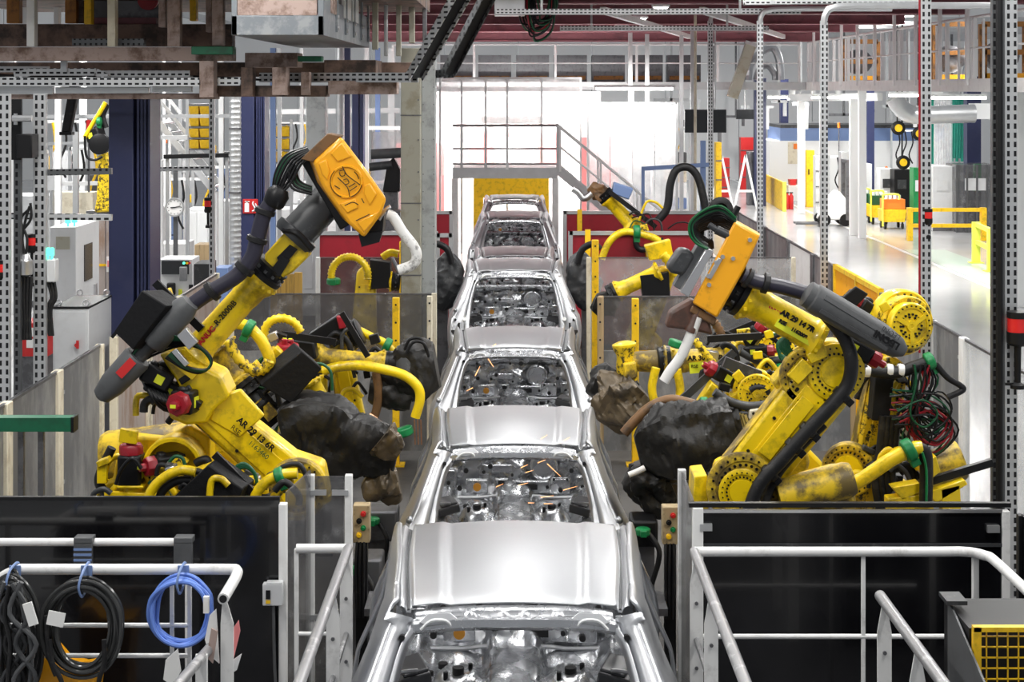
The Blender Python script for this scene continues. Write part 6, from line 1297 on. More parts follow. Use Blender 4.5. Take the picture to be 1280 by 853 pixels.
# ================================================================== foreground barriers, rails, cables
def plate(t, name, a, b, z0, z1, th, m, bev=0.0):
    a, b = V((*a, 0)), V((*b, 0)); g = MB(); g.beam(a + V((0, 0, (z0 + z1) / 2)), b + V((0, 0, (z0 + z1) / 2)), th, z1 - z0); return obj(name, g, m, t, bev=bev)
def upright(t, name, x, y, z0, z1, w, d, m, bev=0.004):
    g = MB(); g.bb((x - w / 2, y - d / 2, z0), (x + w / 2, y + d / 2, z1)); return obj(name, g, m, t, bev=bev)
Yb = 9.2; zl = P(0, 625, Yb).z; zr = P(0, 634, Yb).z
xe = P(354, 0, Yb).x
t = thing('black_barrier', 'black glossy barrier sheet behind the cable coils', 'barrier', (-3.74, Yb, 0))
plate(t, 'sheet', (-3.74, Yb), (xe - 0.02, Yb), 0.1, zl, 0.014, 'acrylic_black'); plate(t, 'top_edge', (-3.74, Yb - 0.004), (xe - 0.02, Yb - 0.004), zl, zl + 0.02, 0.03, 'black')
upright(t, 'post', xe, Yb, 0.006, zl - 0.02, 0.045, 0.06, 'white'); upright(t, 'rear_post', -3.7, Yb + 0.05, 0.006, zl, 0.05, 0.06, 'white')
t = thing('return_barrier', 'smoky return panel joining the black barrier beside the stair handrail', 'barrier', (xe, Yb + 0.06, 0))
xr = P(388, 0, 9.8).x; xq = P(436, 0, 9.8).x
plate(t, 'side_sheet', (xe + 0.01, Yb + 0.05), (xr, 9.78), 0.1, zl + 0.03, 0.012, 'acrylic_smoke'); upright(t, 'post', xr, 9.8, 0.006, zl + 0.0, 0.05, 0.05, 'white')
plate(t, 'front_sheet', (xr + 0.03, 9.8), (xq - 0.03, 9.8), 0.1, zl - 0.01, 0.012, 'acrylic_smoke'); upright(t, 'post', xq, 9.8, 0.006, zl + 0.0, 0.045, 0.05, 'white')
for z in (zl - 0.12, 1.0):
    for x in (xr + 0.05, xq - 0.05): g = MB(); g.bb((x - 0.05, 9.765, z), (x + 0.05, 9.79, z + 0.03)); obj('hinge', g, 'galv', t)
x0, x1 = P(872, 0, Yb).x, P(1252, 0, Yb).x
t = thing('dark_barrier', 'dark glossy barrier sheet with pale top rail under the right robots', 'barrier', (x0, Yb, 0))
upright(t, 'post', x0, Yb, 0.006, zr, 0.06, 0.06, 'white'); upright(t, 'post', x1 + 0.02, Yb, 0.006, zr - 0.02, 0.045, 0.05, 'white_rail')
plate(t, 'sheet', (x0 + 0.03, Yb), (x1, Yb), 0.1, zr - 0.012, 0.012, 'acrylic_black'); plate(t, 'top_rail', (x0 + 0.03, Yb - 0.01), (x1, Yb - 0.01), zr - 0.03, zr - 0.012, 0.02, 'steel'); plate(t, 'cap_strip', (x0 - 0.05, Yb + 0.005), (x1 + 0.05, Yb + 0.005), zr, zr + 0.025, 0.04, 'black')
plate(t, 'joint_strip', (x0 + 0.03, Yb - 0.012), (x1, Yb - 0.012), P(0, 683, Yb).z, P(0, 679, Yb).z, 0.012, 'charcoal')
for x, z in ((x0 + 0.06, zr - 0.13), (x1 - 0.04, zr - 0.14), (x0 + 0.06, zr - 0.8)): g = MB(); g.bb((x - 0.05, Yb - 0.035, z), (x + 0.02, Yb - 0.01, z + 0.04)); obj('hinge', g, 'galv', t)
t = thing('return_barrier', 'narrow return panel with white edge beside the tan push button box', 'barrier', (x0, 9.3, 0))
plate(t, 'side_sheet', (x0 - 0.02, 9.26), (P(853, 0, 9.95).x, 9.95), 0.1, 1.86, 0.014, 'acrylic_smoke'); upright(t, 'post', P(853, 0, 9.95).x, 9.98, 0.006, 1.87, 0.05, 0.05, 'white_rail')
t = thing('side_barrier', 'black side sheet closing the right cell toward the mesh cabinet', 'barrier', (x1 + 0.08, 9.1, 0))
plate(t, 'sheet', (x1 + 0.1, 9.15), (x1 + 0.16, 7.6), 0.1, zr - 0.03, 0.014, 'acrylic_black'); upright(t, 'post', x1 + 0.1, 9.15, 0.006, zr - 0.03, 0.05, 0.05, 'black')
# service platforms the handrails stand on
for (a, b, l) in ((-3.4, -0.95, 'dark service platform under the cable coils'), (0.95, 2.78, 'dark service platform before the right barrier')):
    t = thing('service_platform', l, 'platform', (a, 7.0, 0)); g = MB(); g.bb((a, 7.0, 0.56), (b, 9.1, 0.62)); obj('deck_plate', g, 'steel_dark', t)
    for x in (a + 0.06, b - 0.06):
        for y in (7.06, 9.04): upright(t, 'leg', x, y, 0.006, 0.56, 0.06, 0.06, 'steel_dark')
# left front handrail with hooks
YA = 8.6; zA = P(0, 712, YA).z
pa = lambda px, Y=YA, z=zA: V((P(px, 0, Y).x, Y, z))
t = thing('handrail', 'white tubular handrail the cable coils hang from', 'railing', (pa(10).x, YA, 0.62))
g = MB(); g.tube([pa(-10) + V((-0.03, 0, -0.11)), pa(2) + V((0, 0, -0.045)), pa(22) + V((0, 0, -0.004)), pa(40), pa(150), pa(282), pa(294) + V((0.0, -0.02, 0)), pa(300) + V((0.0, -0.1, 0)), V((pa(300).x, 8.1, zA))], 0.029, 12, 6); obj('top_rail', g, 'white_rail', t)
g = MB(); g.cyl((pa(300).x, 8.1, zA), (pa(300).x, 8.098, zA), 0.02, n=12); obj('open_end', g, 'hole', t)
for py in (782, 820): g = MB(); z = P(0, py, YA).z; g.tube([pa(-30, z=z), pa(236, z=z)], 0.013, 8, res=1); obj('mid_rail', g, 'white_rail', t)
for px in (215, 237): upright(t, 'bar', pa(px).x, YA, 0.62, zA - 0.02, 0.022, 0.02, 'white_rail')
g = MB(); x = pa(300).x; ext(g, [V((x - 0.012, 8.14, zA - 0.03)), V((x + 0.012, 8.14, zA - 0.03)), V((x + 0.045, 8.14, zA - 0.14)), V((x + 0.045, 8.14, 0.62)), V((x - 0.02, 8.14, 0.62)), V((x - 0.02, 8.14, zA - 0.14))], (0, 0.014, 0)); obj('flat_post', g, 'white_rail', t)
YB = 8.98; zB = P(0, 678, YB).z
t = thing('back_handrail', 'thin white rail with two clip plates against the black sheet', 'railing', (P(0, 0, YB).x, YB, 0.62))
g = MB(); g.tube([V((P(-30, 0, YB).x, YB, zB)), V((P(239, 0, YB).x, YB, zB))], 0.022, 10, res=1); obj('top_rail', g, 'white_rail', t)
for px in (-20, 235): upright(t, 'post', P(px, 0, YB).x, YB, 0.62, zB - 0.01, 0.03, 0.03, 'white_rail')
for px, l in ((104, 'ribbed grey clip plate with blue stripes above the black coil'), (229, 'plain grey clip plate above the blue coil')):
    p = P(px, 680, 8.93); t = thing('clip_plate', l, 'hook', (p.x, 8.93, p.z))
    g = MB(); g.bb((p.x - 0.052, 8.92, p.z - 0.115), (p.x + 0.052, 8.945, p.z + 0.01)); g.bb((p.x - 0.052, 8.92, p.z + 0.0), (p.x + 0.052, 9.0, p.z + 0.035)); obj('plate', g, 'graphite', t, bev=0.004)
    if px == 104:
        g = MB()
        for k in range(3): g.bb((p.x - 0.05, 8.914, p.z - 0.035 - 0.03 * k), (p.x + 0.05, 8.922, p.z - 0.023 - 0.03 * k))
        obj('blue_stripe', g, 'blue_light', t)
# coils
def coil(name, label, px, py, rx, ry, n, m, thick, strap, seed, Y=8.5, extra=None):
    rr = random.Random(seed); c = P(px, py, Y); k = Y / F
    t = thing(name, label, 'cable coil', (c.x, Y, c.z - ry * k), 'coiled cables on the handrail')
    for i in range(n):
        dx, dz = rr.uniform(-thick, thick), rr.uniform(-thick, thick); a0 = rr.uniform(0, 6.28); yo = rr.uniform(-0.05, 0.05)
        pts = [V((c.x + (rx * k + dx + rr.uniform(-0.006, 0.006)) * math.cos(a0 + a), Y + yo + 0.012 * math.sin(2 * a + i), c.z + (ry * k + dz * 0.7) * math.sin(a0 + a) - (0.02 if math.sin(a0 + a) < 0 else 0))) for a in [2 * math.pi * j / 16 for j in range(16)]]
        g = MB(); g.tube(pts, 0.011, 7, 3, closed=True); obj('cable_turn', g, m, t)
    top = c.z + ry * k
    g = MB(); g.tube([V((c.x, Y - 0.03, top - 0.06)), V((c.x - 0.008, Y - 0.06, top)), V((c.x, Y - 0.02, top + 0.06)), V((c.x, 8.6, zA + 0.036)), V((c.x, 8.64, zA)), V((c.x + 0.004, Y + 0.08, top)), V((c.x, Y + 0.06, top - 0.05))], 0.007, 6, 4, closed=True); obj('strap', g, 'blue_light', t)
    g = MB(); g.bb((c.x - 0.03, 8.562, zA - 0.05), (c.x + 0.03, 8.572, zA + 0.03)); obj('strap_tab', g, 'blue_light', t)
    return t, c
t, c = coil('cable_coil', 'large black shiny cable coil with a paper tag', 104, 782, 42, 52, 9, 'cable_gloss', 0.04, None, 2)
g = MB(); p = P(70, 774, 8.4); g.box(p, (0.09, 0.006, 0.075), Matrix.Rotation(0.2, 3, 'Y')); obj('paper_tag', g, 'paper', t)
for pts in ([(62, 800), (66, 830), (76, 850), (80, 870)], [(130, 800), (130, 830), (124, 850), (122, 875)], [(58, 770), (60, 815), (70, 845)]): hose(t, tail(pts, 8.42), 0.013, 'rubber', 'loose_end')
t, c = coil('cable_coil', 'blue cable coil hanging on the white handrail', 226, 764, 34, 38, 8, 'blue_cable', 0.022, None, 3)
g = MB(); p = P(258, 756, 8.42); g.box(p, (0.028, 0.03, 0.085)); obj('white_sleeve', g, 'paper', t)
t, c = coil('cable_bundle', 'thick hanging bundle of grey black cables at the end of the white handrail', 14, 800, 24, 74, 12, 'cable_gloss', 0.07, None, 8)
g = MB()
for k in range(8): j = (k * 5) % 8; obj('grey_cable', MB().tube(tail([(6 + 3 * j, 728 + 2 * (k % 3)), (-6 + 6 * k, 768), (6.5 * j, 806), (-4 + 7 * k, 850), (5 * j, 885)], 8.44 - 0.02 * (k % 4)), 0.013, 8, 5), ['graphite', 'charcoal', 'rubber'][k % 3], t)
g = MB(); p = P(38, 768, 8.32); g.box(p, (0.05, 0.01, 0.12), Matrix.Rotation(-0.3, 3, 'Y')); obj('paper_tag', g, 'paper', t)
t = thing('orange_bin', 'orange plastic bin behind the black cable coil', 'bin', (P(75, 0, 8.7).x, 8.7, 0.62))
g = MB(); ext(g, [P(46, 824, 8.66), P(62, 820, 8.66), P(76, 836, 8.66), P(98, 842, 8.66), P(120, 838, 8.66), P(112, 905, 8.66), P(46, 905, 8.66)], (0, 0.22, 0)); obj('tub', g, 'gun_orange', t, bev=0.01)
g = MB(); a = P(46, 905, 8.66); b = P(112, 905, 8.66); g.bb((a.x, 8.66, 0.622), (b.x, 8.88, a.z)); obj('foot', g, 'gun_orange', t)
# scraps of plastic film and tie wraps around the rail end
t = thing('plastic_film', 'torn pinkish white plastic film hanging on the handrail post', 'plastic film', P(280, 850, 8.2))
for q, m, d in (([(262, 770), (270, 762), (274, 830), (262, 820), (256, 800)], 'paper', 0.0), ([(282, 800), (298, 776), (300, 790), (288, 840)], 'pale_red', 0.05), ([(207, 826), (222, 812), (226, 840), (216, 858), (204, 850)], 'paper', 0.1), ([(264, 786), (272, 790), (266, 830), (258, 822)], 'pink_steel', -0.05), ([(288, 828), (302, 818), (296, 838), (284, 846)], 'white_clean', 0.02)):
    g = MB(); pext(g, q, 8.15 + d, 0.012); obj('film_piece', g, m, t)
for a, b in (((244, 770), (250, 800)), ((278, 700), (281, 728)), ((205, 835), (203, 790)), ((232, 812), (230, 840))):
    pass
t = thing('loose_rail', 'scratched loose handrail leaning at the foot of the flat post', 'railing', (P(225, 0, 8.0).x, 8.0, 0.62))
g = MB(); g.tube([V((P(266, 0, 8.2).x, 8.2, P(0, 806, 8.2).z)), V((P(208, 0, 7.4).x, 7.4, P(0, 873, 7.4).z))], 0.026, 10, res=1); obj('rail', g, 'rail_worn', t)
upright(t, 'post', P(252, 0, 8.0).x, 8.0, 0.62, P(0, 818, 8.0).z, 0.06, 0.02, 'white_rail')
# stair handrails
def stair_rail(px, py, Y, s, label, length=2.4, back=None):
    z = P(0, py, Y).z; x = P(px, 0, Y).x
    t = thing('stair_handrail', label, 'railing', (x, Y, 0.62))
    g = MB(); g.tube([V((x, Y, z)), V((x, Y - length, z))], 0.028, 12, res=1); obj('worn_rail', g, 'rail_worn', t)
    for k, dy in enumerate((0.1, 0.75)):
        if length > dy:
            g = MB(); yy = Y - dy; ext(g, [V((x - 0.012, yy, z - 0.02)), V((x + 0.012, yy, z - 0.02)), V((x + 0.035, yy, z - 0.15)), V((x + 0.035, yy, 0.62)), V((x - 0.035, yy, 0.62)), V((x - 0.035, yy, z - 0.15))], (0, 0.012, 0)); o = obj('flat_post', g, 'white_rail', t)
            g = MB()
            for zz in (z - 0.25, z - 0.6): g.cyl((x, yy, zz), (x, yy - 0.01, zz), 0.01, n=8)
            obj('bolt', g, 'steel_dark', o)
    g = MB(); g.tube([V((x, Y, z - 0.45)), V((x, Y - length, z - 0.45))], 0.016, 8, res=1); obj('mid_rail', g, 'rail_worn', t)
    if back:
        for zz, r in ((z, 0.026), (z - 0.48, 0.012)): g = MB(); g.tube([V((x, Y, zz)), V((x + back, Y, zz))], r, 10, res=1); obj('cross_rail', g, 'white_rail', t)
        upright(t, 'end_post', x + back, Y, 0.62, z, 0.024, 0.024, 'white_rail')
    return t
stair_rail(435, 686, 9.0, -1, 'worn grey stair handrail beside the smoky return panel', back=-0.29)
zR = P(0, 690, 8.75).z
t = stair_rail(868, 690, 8.75, 1, 'white and worn handrail framing the dark right barrier')
x0 = P(868, 0, 8.75).x; x1 = P(1205, 0, 8.75).x
g = MB(); g.tube([V((x0, 8.75, zR)), V((x0 + 0.3, 8.75, zR)), V((x1 - 0.2, 8.75, zR)), V((x1, 8.75, zR)), V((x1 + 0.09, 8.68, zR)), V((x1 + 0.12, 8.5, zR)), V((x1 + 0.13, 7.4, zR))], 0.027, 12, 6); obj('cross_rail', g, 'white_rail', t)
g = MB(); z = P(0, 796, 8.75).z; g.tube([V((x0, 8.75, z)), V((P(1196, 0, 8.75).x, 8.75, z))], 0.014, 8, res=1); obj('lower_rail', g, 'white_rail', t)
for px, w in ((1079, 0.022), (1219, 0.034)): upright(t, 'post', P(px, 0, 8.75).x, 8.75, 0.62, zR - 0.01, w, w, 'white_rail')
stair_rail(1100, 745, 8.0, 1, 'short worn handrail with open rounded end before the right barrier', 1.6)
# yellow mesh cabinet bottom right
Y = 7.5; t = thing('mesh_cabinet', 'dark cabinet with a yellow mesh front below the right handrail', 'cabinet', (P(1240, 0, Y).x, Y, 0.62))
xa, xb = P(1216, 0, Y).x, 2.95; zt = P(0, 783, Y).z
for (p0, p1) in (((xa, zt - 0.022), (xb, zt)), ((xa, 0.64), (xa + 0.035, zt))): g = MB(); g.bb((p0[0], Y - 0.02, p0[1]), (p1[0], Y + 0.02, p1[1])); obj('frame_bar', g, 'yellow_post', t)
g = MB()
for k in range(9): x = xa + 0.06 + 0.05 * k; g.bb((x, Y - 0.006, 0.65), (x + 0.006, Y + 0.0, zt - 0.02))
for k in range(16): z = zt - 0.05 - 0.05 * k; g.bb((xa + 0.03, Y - 0.006, z), (xb, Y, z + 0.006))
o = obj('mesh_wire', g, 'yellow_post', t, whole=True); o['kind'] = 'stuff'
g = MB(); g.bb((xa, Y + 0.06, 0.625), (xb, Y + 0.5, zt - 0.03)); obj('cabinet_body', g, 'black', t)
g = MB(); ext(g, [V((xa - 0.03, Y - 0.4, 0.63)), V((xa - 0.03, Y - 0.4, zt - 0.2)), V((xa - 0.01, Y + 0.4, zt + 0.0)), V((xa - 0.01, Y + 0.4, 0.63))], (0.01, 0, 0)); obj('side_sheet', g, 'graphite', t)
g = MB(); g.bb((xa - 0.04, Y + 0.3, zt), (xa + 0.06, Y + 0.45, zt + 0.02)); obj('corner_cap', g, 'charcoal', t)
# little switch box on the left post
p = P(328, 758, 9.12); t = thing('switch_box', 'small white switch box on the black barrier post', 'switch', p)
g = MB(); g.bb(p, p + V((0.115, 0.05, 0.125))); g.bb(p + V((0.02, 0.0, 0.125)), p + V((0.115, 0.05, 0.135))); obj('case', g, 'cabinet', t, bev=0.006)
g = MB(); g.bb(p + V((0.02, -0.006, 0.04)), p + V((0.045, 0, 0.09))); obj('rocker', g, 'black', t); g = MB(); g.bb(p + V((0.02, -0.006, 0.015)), p + V((0.045, 0, 0.033))); obj('yellow_tab', g, 'yellow_post', t)
g = MB(); g.tube([p + V((0.06, 0.02, 0)), p + V((0.065, 0.02, -0.3)), p + V((0.075, 0.02, -0.5))], 0.009, 6, 4); obj('cable', g, 'graphite', t)
# tan push button boxes on black stands
for px, py, l, s in ((828, 634, 'tan push button box on a black stand right of the first car body', 1), (441, 632, 'tan push button box on a black stand left of the first car body', -1)):
    Y = 11.4; p = P(px, py, Y); t = thing('push_button_box', l, 'control box', (p.x + 0.06, Y, 0))
    g = MB(); g.bb((p.x, Y, p.z - 0.27), (p.x + 0.12, Y + 0.1, p.z)); o = obj('case', g, 'tan_box', t, bev=0.008)
    for k, m in enumerate(('red', 'black', 'green', 'yellow_post')): g = MB(); c = V((p.x + (0.045 if k % 2 else 0.075), Y, p.z - 0.06 - 0.05 * k)); g.lathe(c, (0, -1, 0), [(0, 0.02), (0.012, 0.02), (0.014, 0.012), (0.03, 0.012)], 12); obj('button', g, m, o)
    g = MB(); g.bb((p.x + 0.02, Y + 0.02, 0.006), (p.x + 0.1, Y + 0.1, p.z - 0.27)); g.bb((p.x - 0.06, Y - 0.06, 0.005), (p.x + 0.18, Y + 0.18, 0.03)); obj('stand', g, 'black', t)
    g = MB()
    for k in range(3): g.tube([V((p.x + 0.03 + 0.025 * k, Y + 0.01, p.z - 0.26)), V((p.x + 0.02 + 0.03 * k, Y - 0.02, p.z - 0.45)), V((p.x + 0.03 + 0.02 * k, Y + 0.0, p.z - 0.8))], 0.011, 6, 4)
    obj('cable', g, 'rubber', t, whole=True)
    g = MB(); g.bb((p.x - 0.1 * s, Y - 0.2, 0.55), (p.x + 0.12 - 0.1 * s, Y + 0.2, 0.6)); g.bb((p.x + 0.02, Y + 0.03, 0.4), (p.x + 0.1, Y + 0.09, 0.58)); obj('bracket', g, 'steel_dark', t)
# dark fixture boxes beside the line
for px, py, Y, w, h, m, l in ((452, 700, 11.9, 0.3, 0.2, 'steel_dark', 'dark clamp fixture beside the left push button box'), (806, 652, 12.0, 0.2, 0.2, 'black', 'black clamp fixture beside the right push button box'), (470, 640, 13.2, 0.35, 0.25, 'steel_dark', 'dark clamp fixture below the leather cover left of the line')):
    p = P(px, py, Y); t = thing('clamp_fixture', l, 'fixture', (p.x, Y, 0))
    g = MB(); g.bb((p.x - w / 2, Y, p.z - h), (p.x + w / 2, Y + 0.3, p.z)); obj('head', g, m, t, bev=0.02); g = MB(); g.bb((p.x - 0.08, Y + 0.08, 0.006), (p.x + 0.08, Y + 0.24, p.z - h)); obj('stand', g, 'steel_dark', t)
    hose(t, [(p.x, Y - 0.04, p.z - 0.05), (p.x + 0.1, Y - 0.1, p.z - 0.2), (p.x + 0.05, Y - 0.05, p.z - 0.45)], 0.02, 'rubber', 'air_hose'); clamp(t, (p.x - 0.02, Y - 0.06, p.z - 0.06), (0, 0, 1), 0.04)
# green bar by the left fence, beacons
a, b = P(-30, 529, 11.0), P(95, 529, 11.0); t = thing('green_rail', 'dark green box rail in front of the scuffed grey fence', 'rail', (a.x, 11, 0))
g = MB(); g.bb((a.x, 10.95, a.z - 0.05), (b.x - 0.02, 11.05, a.z + 0.045)); obj('box_section', g, 'green_bar', t); g = MB(); g.bb((b.x - 0.02, 10.94, a.z - 0.055), (b.x, 11.06, a.z + 0.05)); obj('end_cap', g, 'black', t)
for x in (a.x + 0.3, b.x - 0.25): upright(t, 'support', x, 11.04, 0.006, a.z - 0.05, 0.04, 0.04, 'steel_dark')
def beacon(px, py, Y, label, h=0.22, r=0.055, stem=0.25, lamp='red_lamp', base_=None):
    p = P(px, py, Y); t = thing('beacon', label, 'signal lamp', p)
    g = MB(); g.lathe(p, UP, [(0, r * 0.8), (0.02, r), (h * 0.4, r)], 18); obj('housing', g, 'black', t); g = MB(); g.lathe(p + V((0, 0, h * 0.8)), UP, [(0, r), (h * 0.18, r), (h * 0.2, r * 0.7)], 18); obj('cap', g, 'black', t)
    g = MB(); g.lathe(p + V((0, 0, h * 0.4)), UP, [(0, r * 0.96), (h * 0.4, r * 0.96)], 18); obj('lens', g, lamp, t)
    g = MB(); g.lathe(p - V((0, 0, stem)), UP, [(0, r * 0.7), (0.03, r * 0.7), (0.05, r * 0.3), (stem, r * 0.35)], 12)
    g.beam(p - V((0, 0, stem * 0.9)), p + V((base_ or 0.0, 0, -stem * 0.9)), 0.02, 0.02) if base_ else None
    obj('bracket', g, 'black', t)
    return t
beacon(1272, 432, 13.0, 'red and black beacon on the tall right slotted post', 0.28, 0.085, 0.35, base_=-0.1)
beacon(1160, 281, 16.0, 'small red and black beacon on the slim slotted post with red cable', 0.16, 0.045, 0.14, base_=-0.06)
beacon(40, 316, 14.3, 'red beacon on the left slotted post', 0.17, 0.045, 0.3, base_=0.06); beacon(-1, 350, 13.6, 'dark red beacon half beside the end slotted post', 0.17, 0.045, 0.2, base_=0.06)
beacon(260, 266, 21.0, 'small red beacon on the thin grey post near the clock', 0.2, 0.05, 0.2, base_=0.06)
# ================================================================== left background
slotted_post(P(5, 0, 13.6).x, 13.6, 4.2, 'wide slotted post at the near end of the switch cabinet aisle', w=0.1, dark=0)
slotted_post(P(50, 0, 14.3).x, 14.3, 4.2, 'slotted post holding a red beacon and air regulator', w=0.11, dark=0)
slotted_post(P(265, 0, 21.0).x, 21.0, 4.2, 'thin slotted post right of the wall clock', w=0.07, dark=0)
slotted_post(P(22, 0, 14.1).x, 14.1, 4.0, 'thin dark post behind the camera box', w=0.06, dark=0, m='slot_dark')
def cuboid(name, label, cat, px0, py0, px1, Y, d, m, z0=0.004, parts=None, bev=0.008, py1=None):
    a, b = P(px0, py0, Y), P(px1, py0, Y); zb = z0 if py1 is None else P(0, py1, Y).z
    t = thing(name, label, cat, ((a.x + b.x) / 2, Y, zb)); g = MB(); g.bb((a.x, Y, zb), (b.x, Y + d, a.z)); obj('body', g, m, t, bev=bev)
    return t, a, b
t, a, b = cuboid('switch_cabinet', 'grey switch cabinet with black lid and red knob beside the left fence', 'cabinet', 66, 386, 111, 16.0, 0.9, 'cabinet')
g = MB(); g.bb((a.x - 0.005, 15.99, a.z), (b.x + 0.005, 16.9, a.z + 0.02)); obj('lid', g, 'black', t)
g = MB(); g.lathe(P(97, 431, 16.0), (0, -1, 0), [(0, 0.045), (0.01, 0.045), (0.012, 0.02), (0.05, 0.02)], 14); g.box(P(97, 431, 15.95), (0.025, 0.02, 0.08)); obj('red_knob', g, 'red', t)
g = MB(); p = P(80, 433, 15.995); g.box(p, (0.09, 0.006, 0.05)); obj('name_plate', g, 'paper', t)
g = MB(); g.bb((a.x + 0.02, 15.985, 0.15), (b.x - 0.02, 16.0, a.z - 0.03)); obj('door', g, 'cabinet', t, bev=0.004)
for x in (a.x + 0.04, b.x - 0.04):
    for y in (16.05, 16.85): g = MB(); g.tube([V((x + 0.03 * math.cos(k), y, a.z + 0.05 + 0.03 * math.sin(k))) for k in [0.785 * j for j in range(8)]], 0.008, 6, 1, closed=True); obj('lifting_eye', g, 'steel', t)
t, a, b = cuboid('tall_cabinet', 'tall pale control cabinet with green lamps behind the slotted posts', 'cabinet', 62, 284, 95, 21.5, 1.2, 'cabinet')
g = MB(); q = P(70, 296, 21.49); r_ = P(87, 312, 21.49); g.bb((q.x, 21.485, r_.z), (r_.x, 21.5, q.z)); obj('vent_panel', g, 'column_beige', t)
g = MB(); g.bb((b.x, 21.9, 1.6), (b.x + 0.012, 22.3, 2.1)); obj('screen', g, 'screen', t); g = MB(); g.bb((b.x, 22.4, 1.2), (b.x + 0.03, 22.5, 1.5)); obj('handle', g, 'steel', t)
for px, py in ((85, 277), (93, 276)): g = MB(); g.lathe(P(px, py + 7, 21.6), UP, [(0, 0.015), (0.05, 0.015), (0.05, 0.04), (0.1, 0.04), (0.12, 0.02)], 12); obj('green_lamp', g, 'green_lamp', t)
t, a, b = cuboid('junction_box', 'small white junction box with green indicators on the slotted post', 'control box', 58, 325, 69, 14.3, 0.12, 'cabinet', py1=353)
for px in (60, 65): g = MB(); g.lathe(P(px, 325, 14.35), UP, [(0, 0.012), (0.04, 0.012), (0.04, 0.022), (0.1, 0.022), (0.11, 0.01)], 10); obj('green_lamp', g, 'green_lamp', t)
for k in range(3): hose(t, tail([(60 + 4 * k, 353), (64 + 3 * k, 372), (58 + 3 * k, 388), (62 + 2 * k, 420)], 14.35), 0.014, 'rubber', 'cable')
t = thing('air_regulator', 'steel air regulator bowl with black hoses on the slotted post', 'regulator', P(32, 348, 14.2))
g = MB(); g.lathe(P(32, 346, 14.15), UP, [(0, 0.03), (0.02, 0.06), (0.14, 0.062), (0.16, 0.045), (0.2, 0.03)], 18); obj('bowl', g, 'steel', t)
for k in range(4): hose(t, tail([(27 + 4 * k, 346), (26 + 4 * k, 375), (28 + 3 * k, 400), (26 + 4 * k, 425)], 14.15), 0.016, 'rubber', 'hose')
for k in range(3): hose(t, tail([(30 + 3 * k, 328), (34 - 6 * k, 300), (26 + 6 * k, 275), (36 + k, 262 - 4 * k)], 14.2), 0.012, 'rubber', 'top_hose')
t, a, b = cuboid('fire_point', 'red fire point box with white notices behind the slotted posts', 'box', 19, 404, 60, 18.0, 0.4, 'red', py1=446)
g = MB(); g.bb((a.x + 0.02, 18.05, 0.004), (b.x - 0.02, 18.35, P(0, 446, 18).z)); obj('stand', g, 'steel_dark', t)
for py in (410, 424): g = MB(); q = P(33, py, 17.99); g.bb((q.x, 17.99, q.z - 0.1), (q.x + 0.1, 18.0, q.z)); obj('notice', g, 'paper', t)
t, a, b = cuboid('camera_box', 'black camera box on the dark slotted post', 'camera', 20, 168, 40, 14.0, 0.2, 'black', py1=198)
g = MB(); g.cyl(P(16, 148, 14.0), P(40, 148, 14.0), 0.03, n=10); g.bb(P(17, 156, 14.0), P(22, 142, 14.02)); obj('sensor', g, 'steel', t); g = MB(); g.bb(P(13, 200, 14.06), P(28, 124, 14.1)); obj('back_plate', g, 'black', t)
for (x0, y0, x1, y1, Y, l) in ((12, 270, 140, 272, 14.37, 'slotted rail crossing between the left posts at mid height'), (46, 216, 140, 214, 14.37, 'dark slotted rail above the tall pale cabinet'), (190, 212, 262, 210, 21, 'slotted rail carrying the clock pole')):
    a, b = P(x0, y0, Y), P(x1, y1, Y); g = MB(); g.beam(a, b, 0.05, 0.055); tag(obj('slotted_rail', g, 'slot_x' if y0 != 216 else 'slot_dark', loc=tuple(a)), l, 'rail')
# clock on a pole
t = thing('wall_clock', 'round white clock on a grey pole behind the blue column', 'clock', (P(218, 0, 24).x, 24, 0))
c = P(219, 259, 24); g = MB(); g.lathe(c, (0, -1, 0), [(0, 0.14), (0.05, 0.145), (0.06, 0.14), (0.06, 0.125), (0.045, 0.12)], 28); obj('rim', g, 'galv', t)
g = MB(); g.lathe(c + V((0, -0.046, 0)), (0, -1, 0), [(0, 0.12), (0.004, 0.12)], 28); obj('face', g, 'clock_face', t)
g = MB(); g.beam(c + V((0.01, -0.056, 0)), c + V((0.09, -0.056, 0.02)), 0.008, 0.012); g.beam(c + V((0.01, -0.056, 0)), c + V((-0.06, -0.056, -0.005)), 0.008, 0.014)
for k in range(12): a_ = math.pi * k / 6; g.box(c + V((0.1 * math.cos(a_), -0.054, 0.1 * math.sin(a_))), (0.012, 0.004, 0.012))
obj('hands', g, 'black', t, whole=True)
g = MB(); g.bb((c.x - 0.03, 24.0, 0.004), (c.x + 0.03, 24.06, c.z + 0.6)); obj('pole', g, 'graphite', t)
